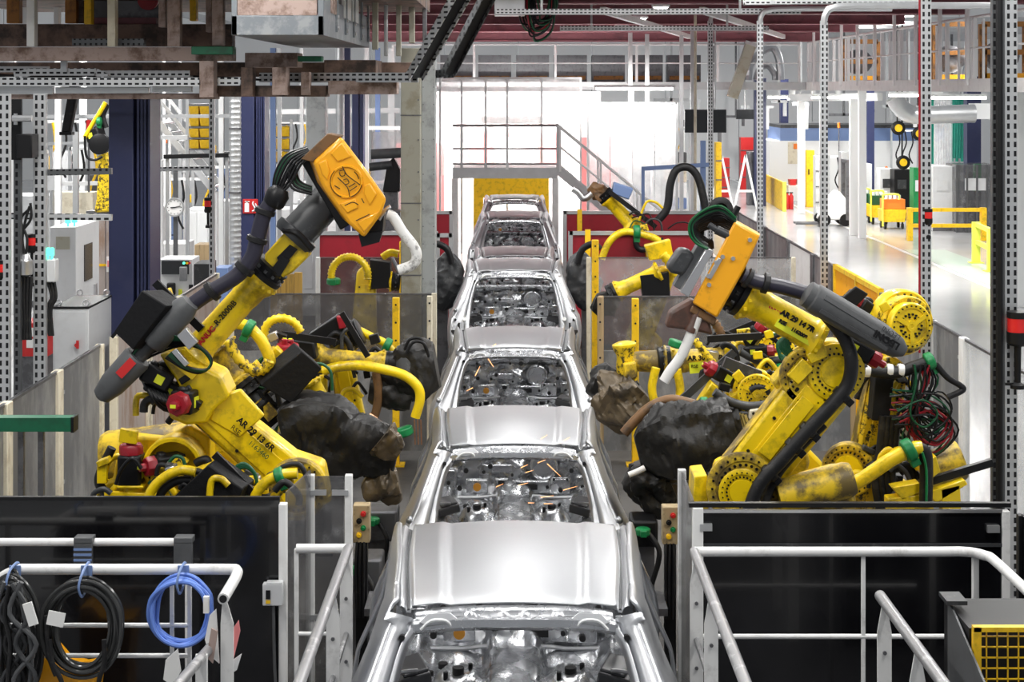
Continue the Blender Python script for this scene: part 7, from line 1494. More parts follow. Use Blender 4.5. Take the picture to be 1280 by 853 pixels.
# control console
t, a, b = cuboid('control_console', 'white control console with dark screen and orange sticker near the clock', 'console', 199, 324, 241, 23.0, 0.5, 'cabinet')
g = MB(); q = P(202, 326, 22.98); r_ = P(236, 343, 22.98); g.bb((q.x, 22.97, r_.z), (r_.x, 23.0, q.z)); obj('screen', g, 'screen', t)
for px, m in ((230, 'green_lamp'), (234, 'yellow_post'), (237, 'red')): g = MB(); g.lathe(P(px, 329, 22.97), (0, -1, 0), [(0, 0.018), (0.02, 0.018)], 10); obj('indicator', g, m, t)
g = MB(); q = P(224, 334, 22.9); g.bb(q + V((0, 0, -0.2)), q + V((0.11, 0.05, 0))); o = obj('hand_terminal', g, 'panel_grey', t, bev=0.01)
g = MB(); q = P(229, 368, 22.98); g.bb(q + V((0, 0, -0.12)), q + V((0.14, 0.015, 0))); obj('orange_sticker', g, 'orange', t); g = MB(); q = P(236, 356, 22.98); g.bb(q + V((0, 0, -0.07)), q + V((0.06, 0.015, 0))); obj('socket', g, 'black', t)
g = MB(); q = P(208, 354, 22.9); g.bb(q + V((0, 0, -0.18)), q + V((0.12, 0.08, 0))); obj('pendant', g, 'black', t, bev=0.02); g = MB(); q = P(223, 362, 22.97); g.bb(q + V((0, 0, -0.08)), q + V((0.05, 0.02, 0))); obj('yellow_tag', g, 'label_yellow', t)
# pale wall of panels behind the cabinets
t = thing('partition_wall', 'beige stained partition beside the large blue column', 'partition', (P(106, 0, 23).x, 23, 0))
xs = [P(px, 0, 23).x for px in (104, 118, 132, 148)]
for i in range(3): g = MB(); g.bb((xs[i] + 0.01, 23, 0.004), (xs[i + 1] - 0.01, 23.04, P(0, 272, 23).z)); obj('panel', g, 'panel_rusty', t)
g = MB(); g.bb((xs[0], 22.99, P(0, 333, 23).z), (xs[3], 23.0, P(0, 330, 23).z)); obj('yellow_stripe', g, 'yellow_post', t)
g = MB(); q = P(133, 321, 22.98); g.bb(q + V((0, 0, -0.22)), q + V((0.1, 0.02, 0))); obj('poster', g, 'paper', t); g = MB(); q = P(134, 326, 22.97); g.bb(q + V((0, 0, -0.09)), q + V((0.09, 0.02, 0))); obj('poster_print', g, 'pale_red', t)
# spiral duct and fire sign
p = P(294, 345, 25); t = thing('spiral_duct', 'ribbed silver spiral duct beside the sign column', 'duct', (p.x, 25, 0))
g = MB(); z0, z1 = 0.02, 4.2; n = 150; g.tube([V((p.x, 25, z0 + (z1 - z0) * k / n)) for k in range(n + 1)], 0.09, 12, 1, rf=lambda s, i: 1.0 + (0.07 if i % 3 == 0 else 0)); obj('pipe', g, 'galv', t, ang=20)
g = MB()
for z in (1.2, 2.6, 3.6): g.lathe((p.x, 25, z), UP, [(0, 0.1), (0.03, 0.1)], 14)
obj('pipe_clip', g, 'steel_dark', t)
c = P(313, 258, 25.53); t = thing('fire_sign', 'red sign with white fire extinguisher symbol on the blue column', 'sign', c)
g = MB(); g.box(c, (0.24, 0.012, 0.23)); obj('plate', g, 'red', t, bev=0.004)
g = MB(); y = 25.515; g.bb((c.x - 0.09, y, c.z - 0.09), (c.x - 0.02, y + 0.004, c.z + 0.05)); g.bb((c.x - 0.07, y, c.z + 0.05), (c.x - 0.04, y + 0.004, c.z + 0.085)); g.beam((c.x - 0.085, y + 0.002, c.z + 0.08), (c.x - 0.01, y + 0.002, c.z + 0.075), 0.004, 0.016, up=(0, 0, 1)); obj('extinguisher_symbol', g, 'white_clean', t, whole=True)
g = MB(); g.tube([V((c.x + 0.03, y, c.z - 0.08)), V((c.x + 0.08, y, c.z - 0.05)), V((c.x + 0.06, y, c.z + 0.0)), V((c.x + 0.04, y, c.z + 0.04)), V((c.x + 0.05, y, c.z + 0.08))], 0.012, 5, 4); g.tube([V((c.x + 0.06, y, c.z - 0.06)), V((c.x + 0.095, y, c.z + 0.0)), V((c.x + 0.08, y, c.z + 0.05))], 0.01, 5, 4); obj('flame_symbol', g, 'white_clean', t, whole=True)
# yellow bin racks
def rack(px0, px1, pyb, Y, rows, cols, py0, py1, label, binm='yellow_post'):
    xa, xb = P(px0, 0, Y).x, P(px1, 0, Y).x; z1, z0 = P(0, py0, Y).z, P(0, py1, Y).z
    t = thing('bin_rack', label, 'rack', (xa, Y, 0))
    for x in (xa, xb): g = MB(); g.bb((x - 0.03, Y, 0.004), (x + 0.03, Y + 0.06, z1 + 0.1)); obj('upright', g, 'galv', t)
    for i in range(rows + 1): z = z0 + (z1 - z0) * i / rows; g = MB(); g.bb((xa + 0.03, Y, z - 0.03), (xb - 0.03, Y + 0.5, z)); obj('shelf', g, 'steel_dark', t)
    for i in range(rows):
        for j in range(cols):
            w = (xb - xa - 0.06) / cols; h = (z1 - z0) / rows; x = xa + 0.03 + w * j; z = z0 + h * i
            g = MB(); ext(g, [V((x + 0.02, Y + 0.03, z + 0.005)), V((x + w - 0.02, Y + 0.03, z + 0.005)), V((x + w - 0.01, Y - 0.03, z + h * 0.8)), V((x + 0.01, Y - 0.03, z + h * 0.8))], (0, 0.4, 0))
            b_ = tag(obj('storage_bin', g, binm, loc=(x + w / 2, Y, z)), ['yellow storage bin on the rack beside the white stair', 'yellow storage bin on the rack behind the sign column'][px0 > 300], 'bin', ['bins beside the stair', 'bins behind the column'][px0 > 300])
    return t
rack(234, 264, 0, 30, 4, 2, 130, 186, 'grey rack of yellow bins beside the white stair')
rack(338, 364, 0, 33, 3, 2, 155, 203, 'grey rack of yellow bins behind the sign column')
# white stair left
t = thing('white_stair', 'white steel stair with handrails behind the clock', 'stairs', (P(200, 0, 31).x, 31, 0))
A, B = P(196, 150, 31), P(268, 240, 31)
for o in (0, 0.9):
    g = MB(); g.beam(A + V((0, o, 0)), B + V((0, o, 0)), 0.06, 0.12); obj('stringer', g, 'white_clean', t)
    g = MB(); g.beam(A + V((0, o, 0.45)), B + V((0, o, 0.45)), 0.05, 0.06); obj('hand_rail', g, 'white_clean', t)
    for k in (0.05, 0.5, 0.95): q = A.lerp(B, k) + V((0, o, 0)); g = MB(); g.bb(q + V((-0.02, -0.02, 0)), q + V((0.02, 0.02, 0.45))); obj('post', g, 'white_clean', t)
for k in range(8): q = A.lerp(B, (k + 0.5) / 8); g = MB(); g.bb(q + V((-0.1, 0.03, 0)), q + V((0.1, 0.87, 0.03))); obj('tread', g, 'galv', t)
for q in (A + V((0, 0.45, 0)), B + V((0, 0.45, 0))): g = MB(); g.bb((q.x - 0.05, q.y - 0.4, 0.004), (q.x + 0.05, q.y - 0.3, q.z)); obj('leg', g, 'white_clean', t)
# vertical white and grey members of the far left framework
for px, w, Y, m, pt, l in ((197, 0.22, 29, 'white_clean', 200, 'thick round white pipe behind the blue column'), (72, 0.09, 26, 'white_clean', 60, 'white frame upright above the tall cabinet'), (94, 0.08, 25, 'galv', 165, 'grey frame upright above the tall cabinet'), (103, 0.12, 33, 'white_clean', 60, 'wide white upright behind the small robot'), (15, 0.1, 30, 'white_clean', 60, 'white upright past the camera box'),
                        (205, 0.06, 35, 'white_clean', 60, 'thin white upright behind the blue column'), (225, 0.08, 37, 'galv', 60, 'grey upright near the yellow bins'), (212, 0.05, 33, 'white_clean', 150, 'slim white upright near the clock'), (276, 0.08, 28, 'white_clean', 60, 'white upright beside the spiral duct'), (341, 0.1, 30, 'blue_light', 60, 'light blue upright beside the sign column'), (349, 0.07, 29, 'galv', 60, 'grey slotted upright near the far bins'),
                        (377, 0.08, 36, 'white_clean', 60, 'white upright past the far bins'), (433, 0.18, 39, 'blue_steel', 60, 'slim dark blue upright past the grey column'), (425, 0.2, 37, 'galv', 60, 'ribbed silver pipe past the grey column'), (458, 0.1, 43, 'white_clean', 60, 'white upright near the pale screen wall'), (472, 0.14, 46, 'blue_light', 60, 'lilac upright behind the pale screen wall'), (489, 0.2, 48, 'white_clean', 60, 'broad pale upright behind the pale screen wall')):
    x = P(px, 0, Y).x; g = MB(); zt = P(0, pt, Y).z
    if 'pipe' in l: g.cyl((x, Y, 0.002), (x, Y, zt), w / 2, n=16)
    else: g.bb((x - w / 2, Y, 0.002), (x + w / 2, Y + w, zt))
    tag(obj('frame_upright', g, m, loc=(x, Y, 0)), l, 'post')
for x0, y0, x1, y1, Y, h, m, l in ((60, 146, 300, 145, 27, 0.06, 'galv', 'grey cross rail high behind the left posts'), (190, 172, 235, 172, 30, 0.08, 'white_clean', 'white cross rail near the yellow bins'), (60, 230, 140, 229, 30, 0.07, 'white_clean', 'white cross rail behind the tall cabinet'), (205, 196, 286, 194, 26.5, 0.07, 'black', 'sagging black cable duct in front of the yellow bins'), (60, 180, 130, 178, 29, 0.05, 'galv', 'thin cross rail behind the small robot'),
                                 (330, 228, 500, 228, 44, 0.08, 'white_clean', 'long white cross rail past the grey column'), (440, 160, 500, 160, 45, 0.1, 'white_clean', 'white cross rail above the pale screen wall'), (330, 140, 500, 138, 48, 0.15, 'white_clean', 'far white beam behind the blue columns'), (0, 190, 60, 190, 30, 0.06, 'white_clean', 'white cross rail past the camera box')):
    a, b = P(x0, y0, Y), P(x1, y1, Y); t = thing('cross_rail', l, 'beam', a); g = MB(); g.beam(a, b, 0.08, h); obj('beam', g, m, t)
    for q in (a.lerp(b, 0.04), a.lerp(b, 0.96)): g = MB(); g.bb((q.x - 0.025, Y + 0.04, 0.004), (q.x + 0.025, Y + 0.09, q.z)); obj('leg', g, 'galv', t)
t = thing('screen_wall', 'pale translucent screen wall beside the beige column', 'screen', (P(463, 0, 38).x, 38, 0))
xa, xb = P(463, 0, 38).x, P(503, 0, 38).x; g = MB(); g.bb((xa + 0.05, 38, 0.1), (xb, 38.02, P(0, 165, 38).z)); obj('pane', g, 'acrylic_frost', t); g = MB(); g.bb((xa, 37.98, 0.004), (xa + 0.05, 38.04, P(0, 163, 38).z)); obj('post', g, 'galv', t)
t = thing('dark_manipulator', 'dark grey manipulator arm in front of the pale screen wall', 'machine', (P(485, 0, 34).x, 34, 0))
g = MB(); g.cyl(P(464, 193, 34), P(502, 191, 34), 0.11, n=14); obj('upper_arm', g, 'graphite', t); g = MB(); pext(g, [(484, 205), (492, 196), (500, 212), (500, 240), (478, 240)], 34, 0.3); obj('head', g, 'black', t, bev=0.02); g = MB(); x = P(488, 0, 34).x; g.bb((x - 0.15, 34.1, 0.004), (x + 0.15, 34.4, P(0, 240, 34).z)); obj('column', g, 'steel_dark', t)
g = MB(); g.cyl(P(462, 209, 34), P(490, 206, 34), 0.09, n=12); obj('lower_arm', g, 'charcoal', t)
# stacks of crates and machines that fill the left background
rr = random.Random(12)
for px, py, Y, w, h, m, l in ((120, 0, 0, 0, 0, 0, 0),):
    pass
for px0, px1, py, Y, d, m, l in ((146, 196, 262, 34, 1.2, 'white_clean', 'white machine housing behind the blue column'), (196, 232, 305, 30, 0.8, 'white', 'low white machine beneath the clock'), (232, 262, 262, 33, 0.8, 'white_clean', 'white slanted machine cover right of the clock'), (262, 290, 252, 32, 0.8, 'white_clean', 'bright white machine cover beside the spiral duct'), (64, 104, 190, 36, 1.0, 'cabinet', 'tall grey machine above the pale cabinet'), (0, 60, 245, 31, 1.0, 'cabinet', 'grey machine body behind the camera box'),
                                (242, 262, 330, 21.8, 0.5, 'charcoal', 'dark box beside the control console'), (335, 372, 262, 39, 1.0, 'white_clean', 'white machine block below the far bins'), (372, 400, 250, 41, 1.0, 'cabinet', 'grey machine block past the grey column'), (400, 460, 258, 43.6, 1.0, 'white', 'low pale machine bed near the far blue column'), (462, 500, 265, 33, 0.7, 'steel_dark', 'dark machine bed under the manipulator arm'), (340, 395, 310, 29, 0.6, 'galv', 'grey machine bed behind the main left arm'), (268, 285, 335, 24.5, 0.4, 'blue_light', 'blue box beside the spiral duct'), (243, 262, 306, 25.6, 0.4, 'wood', 'cardboard box behind the control console')):
    t, a, b = cuboid('machine_block', l, 'machine', px0, py, px1, Y, d, m)
    w = b.x - a.x
    for k in range(2):
        if w > 0.3: g = MB(); x = a.x + w * (0.08 + 0.47 * k); g.bb((x, Y - 0.012, a.z - 0.55 * a.z), (x + w * 0.38, Y, a.z - 0.06)); obj('cover_panel', g, m, t, bev=0.006)
    g = MB(); g.bb((a.x - 0.01, Y - 0.02, 0.004), (b.x + 0.01, Y, 0.12)); obj('plinth', g, 'steel_dark', t)
# small distant robot, left
Y = 24.5
t = thing('distant_robot', 'small yellow black robot hanging on a rail behind the large blue column', 'robot', (P(128, 0, Y).x, Y, 0), 'welding robots')
g = MB(); x = P(128, 0, Y).x; g.bb((x - 0.25, Y, 0.004), (x + 0.25, Y + 0.4, P(0, 264, Y).z)); obj('riser', g, 'steel_dark', t)
g = MB(); pext(g, [(118, 262), (120, 250), (122, 220), (120, 196), (133, 190), (138, 210), (136, 250), (141, 258), (141, 265), (118, 266)], Y - 0.1, 0.3); obj('arm', g, 'yellow_grimy', t, bev=0.03)
g = MB(); g.lathe(P(126, 180, Y - 0.2), (0, -1, 0), [(0, 0.16), (0.1, 0.16), (0.12, 0.1)], 20); obj('elbow', g, 'black', t); motor(t, P(112, 172, Y - 0.1), (0.8, -0.4, 0.3), 0.25, 0.09, cap=False, name='elbow_motor')
hose(t, tail([(106, 170), (108, 195), (118, 200), (128, 196)], Y - 0.3), 0.02, 'black', 'cable_loop'); hose(t, tail([(132, 128), (122, 145), (114, 158), (106, 172)], Y - 0.2), 0.035, 'yellow', 'yellow_hose'); clamp(t, P(124, 152, Y - 0.2), (1, 0, 0), 0.05); hose(t, tail([(134, 130), (128, 145), (132, 160)], Y - 0.1), 0.05, 'rubber', 'drop_hose')
t = thing('suction_tube', 'flat black suction tube leaning behind the slotted posts', 'duct', P(78, 166, 18.3)); g = MB(); pext(g, [(88, 95), (101, 95), (87, 166), (76, 166)], 18.3, 0.12); obj('tube', g, 'rubber', t, bev=0.02); g = MB(); pext(g, [(74, 165), (89, 165), (89, 169), (74, 169)], 18.29, 0.14); obj('collar', g, 'black', t)
# ================================================================== right background
t = thing('hanging_screen', 'large black hanging screen near the farthest slotted post', 'screen', P(881, 150, 37)); a, b = P(856, 166, 37), P(908, 137, 37)
g = MB(); g.bb((a.x, 37, a.z), (b.x, 37.12, b.z)); obj('display', g, 'screen', t, bev=0.01); g = MB(); g.bb((a.x + 0.1, 37.12, a.z + 0.1), (b.x - 0.1, 37.2, b.z - 0.1)); obj('rear_case', g, 'black', t)
for x in (a.x + 0.25, b.x - 0.25): g = MB(); g.cyl((x, 37.1, b.z - 0.05), (x, 37.1, 5.75), 0.02, n=8); obj('hanger', g, 'galv', t)
a, b = P(920, 149, 49.05), P(942, 137, 49.05); t = thing('hanging_screen', 'smaller far black screen left of the office wall', 'screen', (a + b) / 2); g = MB(); g.bb((a.x, 49.0, a.z), (b.x, 49.1, b.z)); obj('display', g, 'screen', t); g = MB(); g.cyl(((a.x + b.x) / 2, 49.05, b.z), ((a.x + b.x) / 2, 49.05, 6.31), 0.025, n=8); obj('hanger', g, 'galv', t)
# office wall with blue band
Y = 60
t = thing('office_cabin', 'white office cabin with a blue band beyond the yellow door', 'cabin', (P(965, 0, Y).x, Y, 0)); xa, xb = P(962, 0, Y).x, P(1180, 0, Y).x
g = MB(); g.bb((xa, Y, 0.004), (xb, Y + 3, P(0, 176, Y).z)); obj('wall', g, 'white_clean', t); g = MB(); g.bb((xa + 0.4, Y - 0.02, P(0, 176, Y).z), (xb, Y + 3, P(0, 160, Y).z)); obj('blue_band', g, 'blue_light', t); g = MB(); g.bb((xa + 0.4, Y - 0.05, P(0, 160, Y).z), (xb, Y + 3, P(0, 156, Y).z)); obj('roof_edge', g, 'charcoal', t)
g = MB(); q = P(985, 178, Y - 0.03); r_ = P(1004, 205, Y - 0.03); g.bb((q.x, Y - 0.03, r_.z), (r_.x, Y, q.z)); obj('notice_board', g, 'cream', t)
g = MB(); q = P(997, 183, Y - 0.05); g.box(q, (0.3, 0.02, 0.2)); obj('poster', g, 'orange', t)
t, a, b = cuboid('yellow_door', 'narrow yellow cabinet door by the office cabin', 'cabinet', 1008, 188, 1018, 57, 0.3, 'yellow_post'); g = MB(); g.box(P(1011, 215, 56.98), (0.04, 0.03, 0.2)); obj('handle', g, 'black', t)
t = thing('yellow_barrier', 'solid yellow barrier board beside the aisle before the office cabin', 'barrier', (P(968, 0, 58).x, 58, 0)); g = MB(); ext(g, [V((P(957, 0, 60).x, 60, 0.004)), V((P(979, 0, 55).x, 55, 0.004)), V((P(979, 0, 55).x, 55, 1.0)), V((P(957, 0, 60).x, 60, 1.0))], (0.06, 0.03, 0)); obj('board', g, 'yellow_post', t)
g = MB(); g.bb((P(979, 0, 55).x - 0.02, 54.95, 0.004), (P(979, 0, 55).x + 0.1, 55.05, 1.02)); obj('end_post', g, 'lemon', t)
for px in (984, 989): q = P(px, 240, 56); t = thing('fire_extinguisher', 'red fire extinguisher by the white table past the yellow barrier', 'extinguisher', (q.x, 56, 0), 'fire extinguishers'); g = MB(); g.lathe((q.x, 56, 0.006), UP, [(0, 0.08), (0.45, 0.08), (0.52, 0.04), (0.56, 0.03)], 14); obj('bottle', g, 'red', t); g = MB(); g.bb((q.x - 0.06, 55.97, 0.56), (q.x + 0.06, 56.03, 0.6)); obj('valve', g, 'black', t)
t = thing('white_table', 'white table holding red crates past the yellow barrier', 'table', (P(996, 0, 57.5).x, 57.5, 0)); xa, xb = P(986, 0, 57.5).x, P(1006, 0, 57.5).x; g = MB(); g.bb((xa, 57.5, 0.68), (xb, 58.2, 0.74)); obj('tabletop', g, 'white_clean', t)
for x in (xa + 0.04, xb - 0.04):
    for y in (57.55, 58.15): g = MB(); g.bb((x - 0.03, y - 0.03, 0.004), (x + 0.03, y + 0.03, 0.68)); obj('leg', g, 'white_clean', t)
for k in range(2): x = xa + 0.05 + 0.28 * k; g = MB(); ext(g, [V((x + 0.02, 57.6, 0.742)), V((x + 0.22, 57.6, 0.742)), V((x + 0.25, 57.6, 0.95)), V((x, 57.6, 0.95))], (0, 0.4, 0)); tag(obj('red_crate', g, 'red', loc=(x + 0.12, 57.6, 0.742)), 'red crate on the white table past the yellow barrier', 'crate', 'red crates')
# white portal frames
for px, Y, l in ((1002, 54, 'white portal upright by the yellow door'), (1068, 46, 'white portal upright beside the yellow carts'), (1030, 50, 'white portal upright near the grey lift truck')):
    x = P(px, 0, Y).x; g = MB(); g.bb((x - 0.12, Y, 0.002), (x + 0.12, Y + 0.15, 3.95)); tag(obj('portal_upright', g, 'white_clean', loc=(x, Y, 0)), l, 'post')
g = MB(); a, b = P(990, 122, 50), P(1100, 121, 46.2); g.beam(a, b, 0.2, 0.22); tag(obj('portal_beam', g, 'white_clean', loc=tuple(a)), 'white portal beam over the yellow carts', 'beam')
# yellow carts
def cart(px, pyb, label, boxm, s=1.0):
    Y = F * ZC / (pyb - CY); x = P(px, 0, Y).x; t = thing('tool_cart', label, 'cart', (x, Y, 0))
    g = MB(); ext(g, [V((x - 0.32 * s, Y, 0.22)), V((x + 0.32 * s, Y, 0.22)), V((x + 0.36 * s, Y, 0.6)), V((x - 0.36 * s, Y, 0.6))], (0, 0.7, 0)); obj('tub', g, 'yellow_post', t, bev=0.01)
    g = MB(); g.bb((x - 0.3 * s, Y + 0.05, 0.605), (x + 0.34 * s, Y + 0.6, 0.9)); obj('tray', g, boxm, t, bev=0.01)
    g = MB(); g.tube([V((x - 0.36 * s, Y - 0.05, 0.1)), V((x - 0.36 * s, Y - 0.05, 0.95)), V((x - 0.3 * s, Y - 0.05, 1.05)), V((x + 0.1 * s, Y - 0.05, 1.05)), V((x + 0.12 * s, Y - 0.05, 0.9))], 0.03, 8, 4); obj('push_handle', g, 'lemon', t)
    for dx in (-0.26, 0.26):
        for dy in (0.08, 0.6): g = MB(); g.cyl((x + dx * s - 0.03, Y + dy, 0.09), (x + dx * s + 0.03, Y + dy, 0.09), 0.085, n=14); g.bb((x + dx * s - 0.02, Y + dy - 0.03, 0.1), (x + dx * s + 0.02, Y + dy + 0.03, 0.22)); obj('wheel', g, 'black', t)
    for k in range(4): g = MB(); g.cyl((x - 0.2 * s + 0.13 * k, Y + 0.2, 0.9), (x - 0.2 * s + 0.13 * k, Y + 0.2, 1.02), 0.05, n=10); obj('jar', g, 'white_clean', t)
    return t
cart(1118, 287, 'yellow tool cart with an orange tray next to the yellow rail', 'orange'); cart(1100, 281, 'yellow tool cart with a green tray behind the orange tray cart', 'green_dark', 0.8); cart(1083, 278, 'farthest yellow tool cart with a tall green tray', 'green_dark', 0.85)
# yellow rail and lemon barrier
t = thing('safety_rail', 'yellow two bar safety rail in front of the grey cabinets', 'railing', (P(1135, 0, 44).x, 44, 0)); xa, xb = P(1137, 0, 44.5).x, P(1229, 0, 44.5).x
for x in (xa, xb): g = MB(); g.bb((x - 0.07, 44.4, 0.004), (x + 0.07, 44.6, 0.92)); obj('post', g, 'yellow_post', t)
for z in (0.86, 0.42): g = MB(); g.bb((xa, 44.45, z - 0.05), (xb, 44.55, z + 0.05)); obj('bar', g, 'yellow_post', t)
t = thing('lemon_barrier', 'pale lemon two bar barrier beside the floor line', 'railing', (P(1228, 0, 38).x, 38, 0)); 
for (px, Y) in ((1220, 38.8), (1239, 37.0)): x = P(px, 0, Y).x; g = MB(); g.bb((x - 0.09, Y - 0.06, 0.01), (x + 0.09, Y + 0.06, 1.0)); g.bb((x - 0.16, Y - 0.14, 0.008), (x + 0.16, Y + 0.14, 0.025)); obj('post', g, 'lemon', t)
A, B = V((P(1220, 0, 38.8).x, 38.8, 0)), V((P(1239, 0, 37).x, 37, 0))
for z in (0.94, 0.52): g = MB(); g.beam(A + V((0, 0, z)), B + V((0, 0, z)) + (B - A) * 0.0, 0.08, 0.1); obj('bar', g, 'lemon', t)
# cabinets and booths
for px0, px1, py, Y, d, m, l in ((1166, 1191, 208, 47.5, 1.0, 'cabinet', 'tall light grey cabinet behind the yellow safety rail'), (1196, 1246, 206, 47.0, 1.2, 'acrylic_smoke', 'dark glazed machine enclosure beside the tall grey cabinet'), (1074, 1090, 205, 52.5, 0.6, 'cabinet', 'beige grey cabinet behind the yellow carts'), (1100, 1117, 211, 51.8, 0.6, 'cabinet', 'grey cabinet with a notice behind the orange tray cart'), (1118, 1138, 212, 51.2, 0.6, 'black', 'black rack of instruments beside the grey cabinet'), (1142, 1152, 210, 48, 0.5, 'green', 'green cabinet edge beside the slim slotted post'), (1250, 1300, 243, 39, 0.8, 'white_clean', 'white board cabinet beside the tall slotted post')):
    t, a, b = cuboid('shop_cabinet', l, 'cabinet', px0, py, px1, Y, d, m)
    g = MB(); w = b.x - a.x; g.bb((a.x + w * 0.2, Y - 0.02, a.z * 0.62), (a.x + w * 0.75, Y, a.z * 0.8)); obj('panel', g, 'charcoal' if 'notice' in l or m == 'black' else 'cabinet', t); g = MB(); g.bb((a.x, Y - 0.01, 0.004), (b.x, Y, 0.15)); obj('plinth', g, 'steel_dark', t)
    if 'glazed' in l:
        for k in range(5): x = a.x + w * k / 4; g = MB(); g.bb((x - 0.03, Y - 0.04, 0.004), (x + 0.03, Y - 0.01, a.z)); obj('mullion', g, 'graphite', t)
        g = MB(); g.bb((a.x + w * 0.5, Y + 0.2, 1.2), (a.x + w * 0.66, Y + 0.4, 2.0)); obj('green_unit', g, 'green', t)
    if 'white board' in l: g = MB(); g.bb((a.x, Y - 0.02, a.z - 0.09), (b.x, Y, a.z)); obj('yellow_top', g, 'lemon', t)
# curtains
t = thing('strip_curtain', 'teal green strip curtain above the grey cabinets', 'curtain', P(1200, 200, 50)); zt, zb = P(0, 122, 50).z, P(0, 202, 50).z
for k in range(7): x = P(1190, 0, 50).x + 0.08 * k; g = MB(); g.tube([V((x, 50 + 0.03 * (k % 2), zt)), V((x + 0.01, 50, (zt + zb) / 2)), V((x, 50.02, zb + 0.1 * (k % 2)))], 0.05, 8, 3); obj('strip', g, 'teal_curtain', t)
g = MB(); g.bb((P(1186, 0, 50).x, 49.95, zt), (P(1215, 0, 50).x, 50.05, zt + 0.06)); g.beam((P(1200, 0, 50).x, 50, zt + 0.03), (P(1200, 0, 50).x, 49.08, 6.33), 0.05, 0.05); obj('rail', g, 'galv', t)
t = thing('clear_curtain', 'clear plastic strip curtain beside the teal one', 'curtain', P(1180, 210, 49)); zt, zb = P(0, 120, 49).z, P(0, 208, 49).z
for k in range(7): x = P(1169, 0, 49).x + 0.08 * k; g = MB(); g.tube([V((x, 49 + 0.03 * (k % 2), zt)), V((x, 49, zb))], 0.045, 8, 1); obj('strip', g, 'acrylic_frost', t)
g = MB(); g.bb((P(1166, 0, 49).x, 48.95, zt), (P(1190, 0, 49).x, 49.05, zt + 0.06)); g.beam((P(1178, 0, 49).x, 49, zt + 0.03), (P(1178, 0, 49).x, 49.04, 6.33), 0.05, 0.05, up=(1, 0, 0)); obj('rail', g, 'galv', t)
t = thing('teal_curtain_strip', 'narrow teal curtain left of the clear strip curtain', 'curtain', P(1164, 200, 51)); g = MB(); x = P(1164, 0, 51).x; g.bb((x - 0.12, 51, P(0, 205, 51).z), (x + 0.12, 51.04, P(0, 120, 51).z)); obj('sheet', g, 'teal_curtain', t); g = MB(); g.bb((x - 0.15, 50.98, P(0, 120, 51).z), (x + 0.15, 51.06, P(0, 118, 51).z)); g.beam((x, 51, P(0, 119, 51).z), (x, 51.98, 6.33), 0.05, 0.05); obj('rail', g, 'galv', t)
for px, Y, w, m, l in ((1236, 47, 0.42, 'blue_steel', 'dark blue column behind the glazed enclosure'), (1101, 53, 0.25, 'blue_steel', 'dark blue column behind the carts'), (989, 62, 0.3, 'blue_steel', 'small dark blue column above the office cabin'), (959, 56, 0.4, 'blue_steel', 'dark blue column left of the office cabin')):
    x = P(px, 0, Y).x; g = MB(); g.bb((x - w / 2, Y + 1.5, 0.002), (x + w / 2, Y + 1.9, 4.6)); tag(obj('shop_column', g, m, loc=(x, Y + 1.5, 0)), l, 'column', 'blue shop columns')
t = thing('exhaust_duct', 'grey bent exhaust duct above the strip curtains', 'duct', P(1120, 130, 46)); g = MB(); g.tube(tail([(1118, 122), (1124, 132), (1134, 141), (1150, 144), (1180, 143), (1218, 142)], 46), 0.26, 16, 5, rf=lambda s, i: 1 + 0.03 * (i % 2)); obj('duct_pipe', g, 'galv', t); g = MB(); a = P(1218, 149, 46); g.bb(a, a + V((0.5, 0.6, 0.45))); obj('duct_box', g, 'white_clean', t); g = MB(); q = P(1135, 139, 46); g.bb((q.x - 0.03, 46, q.z), (q.x + 0.03, 46.06, 4.19)); obj('hanger', g, 'galv', t)
# lift truck and clutter along the right wall
t = thing('lift_truck', 'grey lift truck with white hood under the portal frames', 'truck', (P(1045, 0, 49).x, 49, 0)); x = t.location.x
g = MB(); ext(g, [V((x - 0.5, 49, 0.2)), V((x + 0.4, 49, 0.2)), V((x + 0.45, 49, 0.7)), V((x + 0.1, 49, 1.1)), V((x - 0.3, 49, 0.75))], (0, 0.8, 0)); obj('hood', g, 'white', t, bev=0.04); g = MB(); g.bb((x + 0.3, 48.95, 0.2), (x + 0.42, 49.1, 2.0)); g.bb((x + 0.3, 49.6, 0.2), (x + 0.42, 49.75, 2.0)); g.bb((x + 0.3, 48.95, 1.95), (x + 0.42, 49.75, 2.05)); obj('mast', g, 'steel_dark', t)
for dx in (-0.35, 0.3):
    for y in (48.98, 49.65): g = MB(); g.cyl((x + dx, y, 0.2), (x + dx, y + 0.14, 0.2), 0.19, n=16); obj('wheel', g, 'black', t)
g = MB(); g.bb((x - 1.2, 49.1, 0.05), (x - 0.4, 49.25, 0.12)); g.bb((x - 1.2, 49.5, 0.05), (x - 0.4, 49.65, 0.12)); obj('fork', g, 'steel_dark', t)
for px0, px1, py, Y, m, l in ((1020, 1032, 195, 52, 'cabinet', 'grey machine panel under the portal frame'), (1052, 1066, 190, 52, 'galv', 'machine frame between portal uprights'), (895, 902, 178, 52, 'yellow_post', 'yellow post box near the hanging screen'), (898, 912, 198, 62, 'red', 'red drum by the white trestles'), (935, 948, 190, 58, 'steel_dark', 'dark trolley stack by the white trestles'), (926, 946, 172, 66, 'red', 'red bulkhead left of the office cabin'), (948, 966, 176, 64, 'red', 'red bulkhead close to the office cabin')):
    t, a, b = cuboid('shop_item', l, 'machine', px0, py, px1, Y, 0.5, m)
    for k in range(3): g = MB(); z = a.z * (0.25 + 0.25 * k); g.bb((a.x - 0.01, Y - 0.02, z), (b.x + 0.01, Y, z + 0.04)); obj('rib', g, 'steel_dark', t)
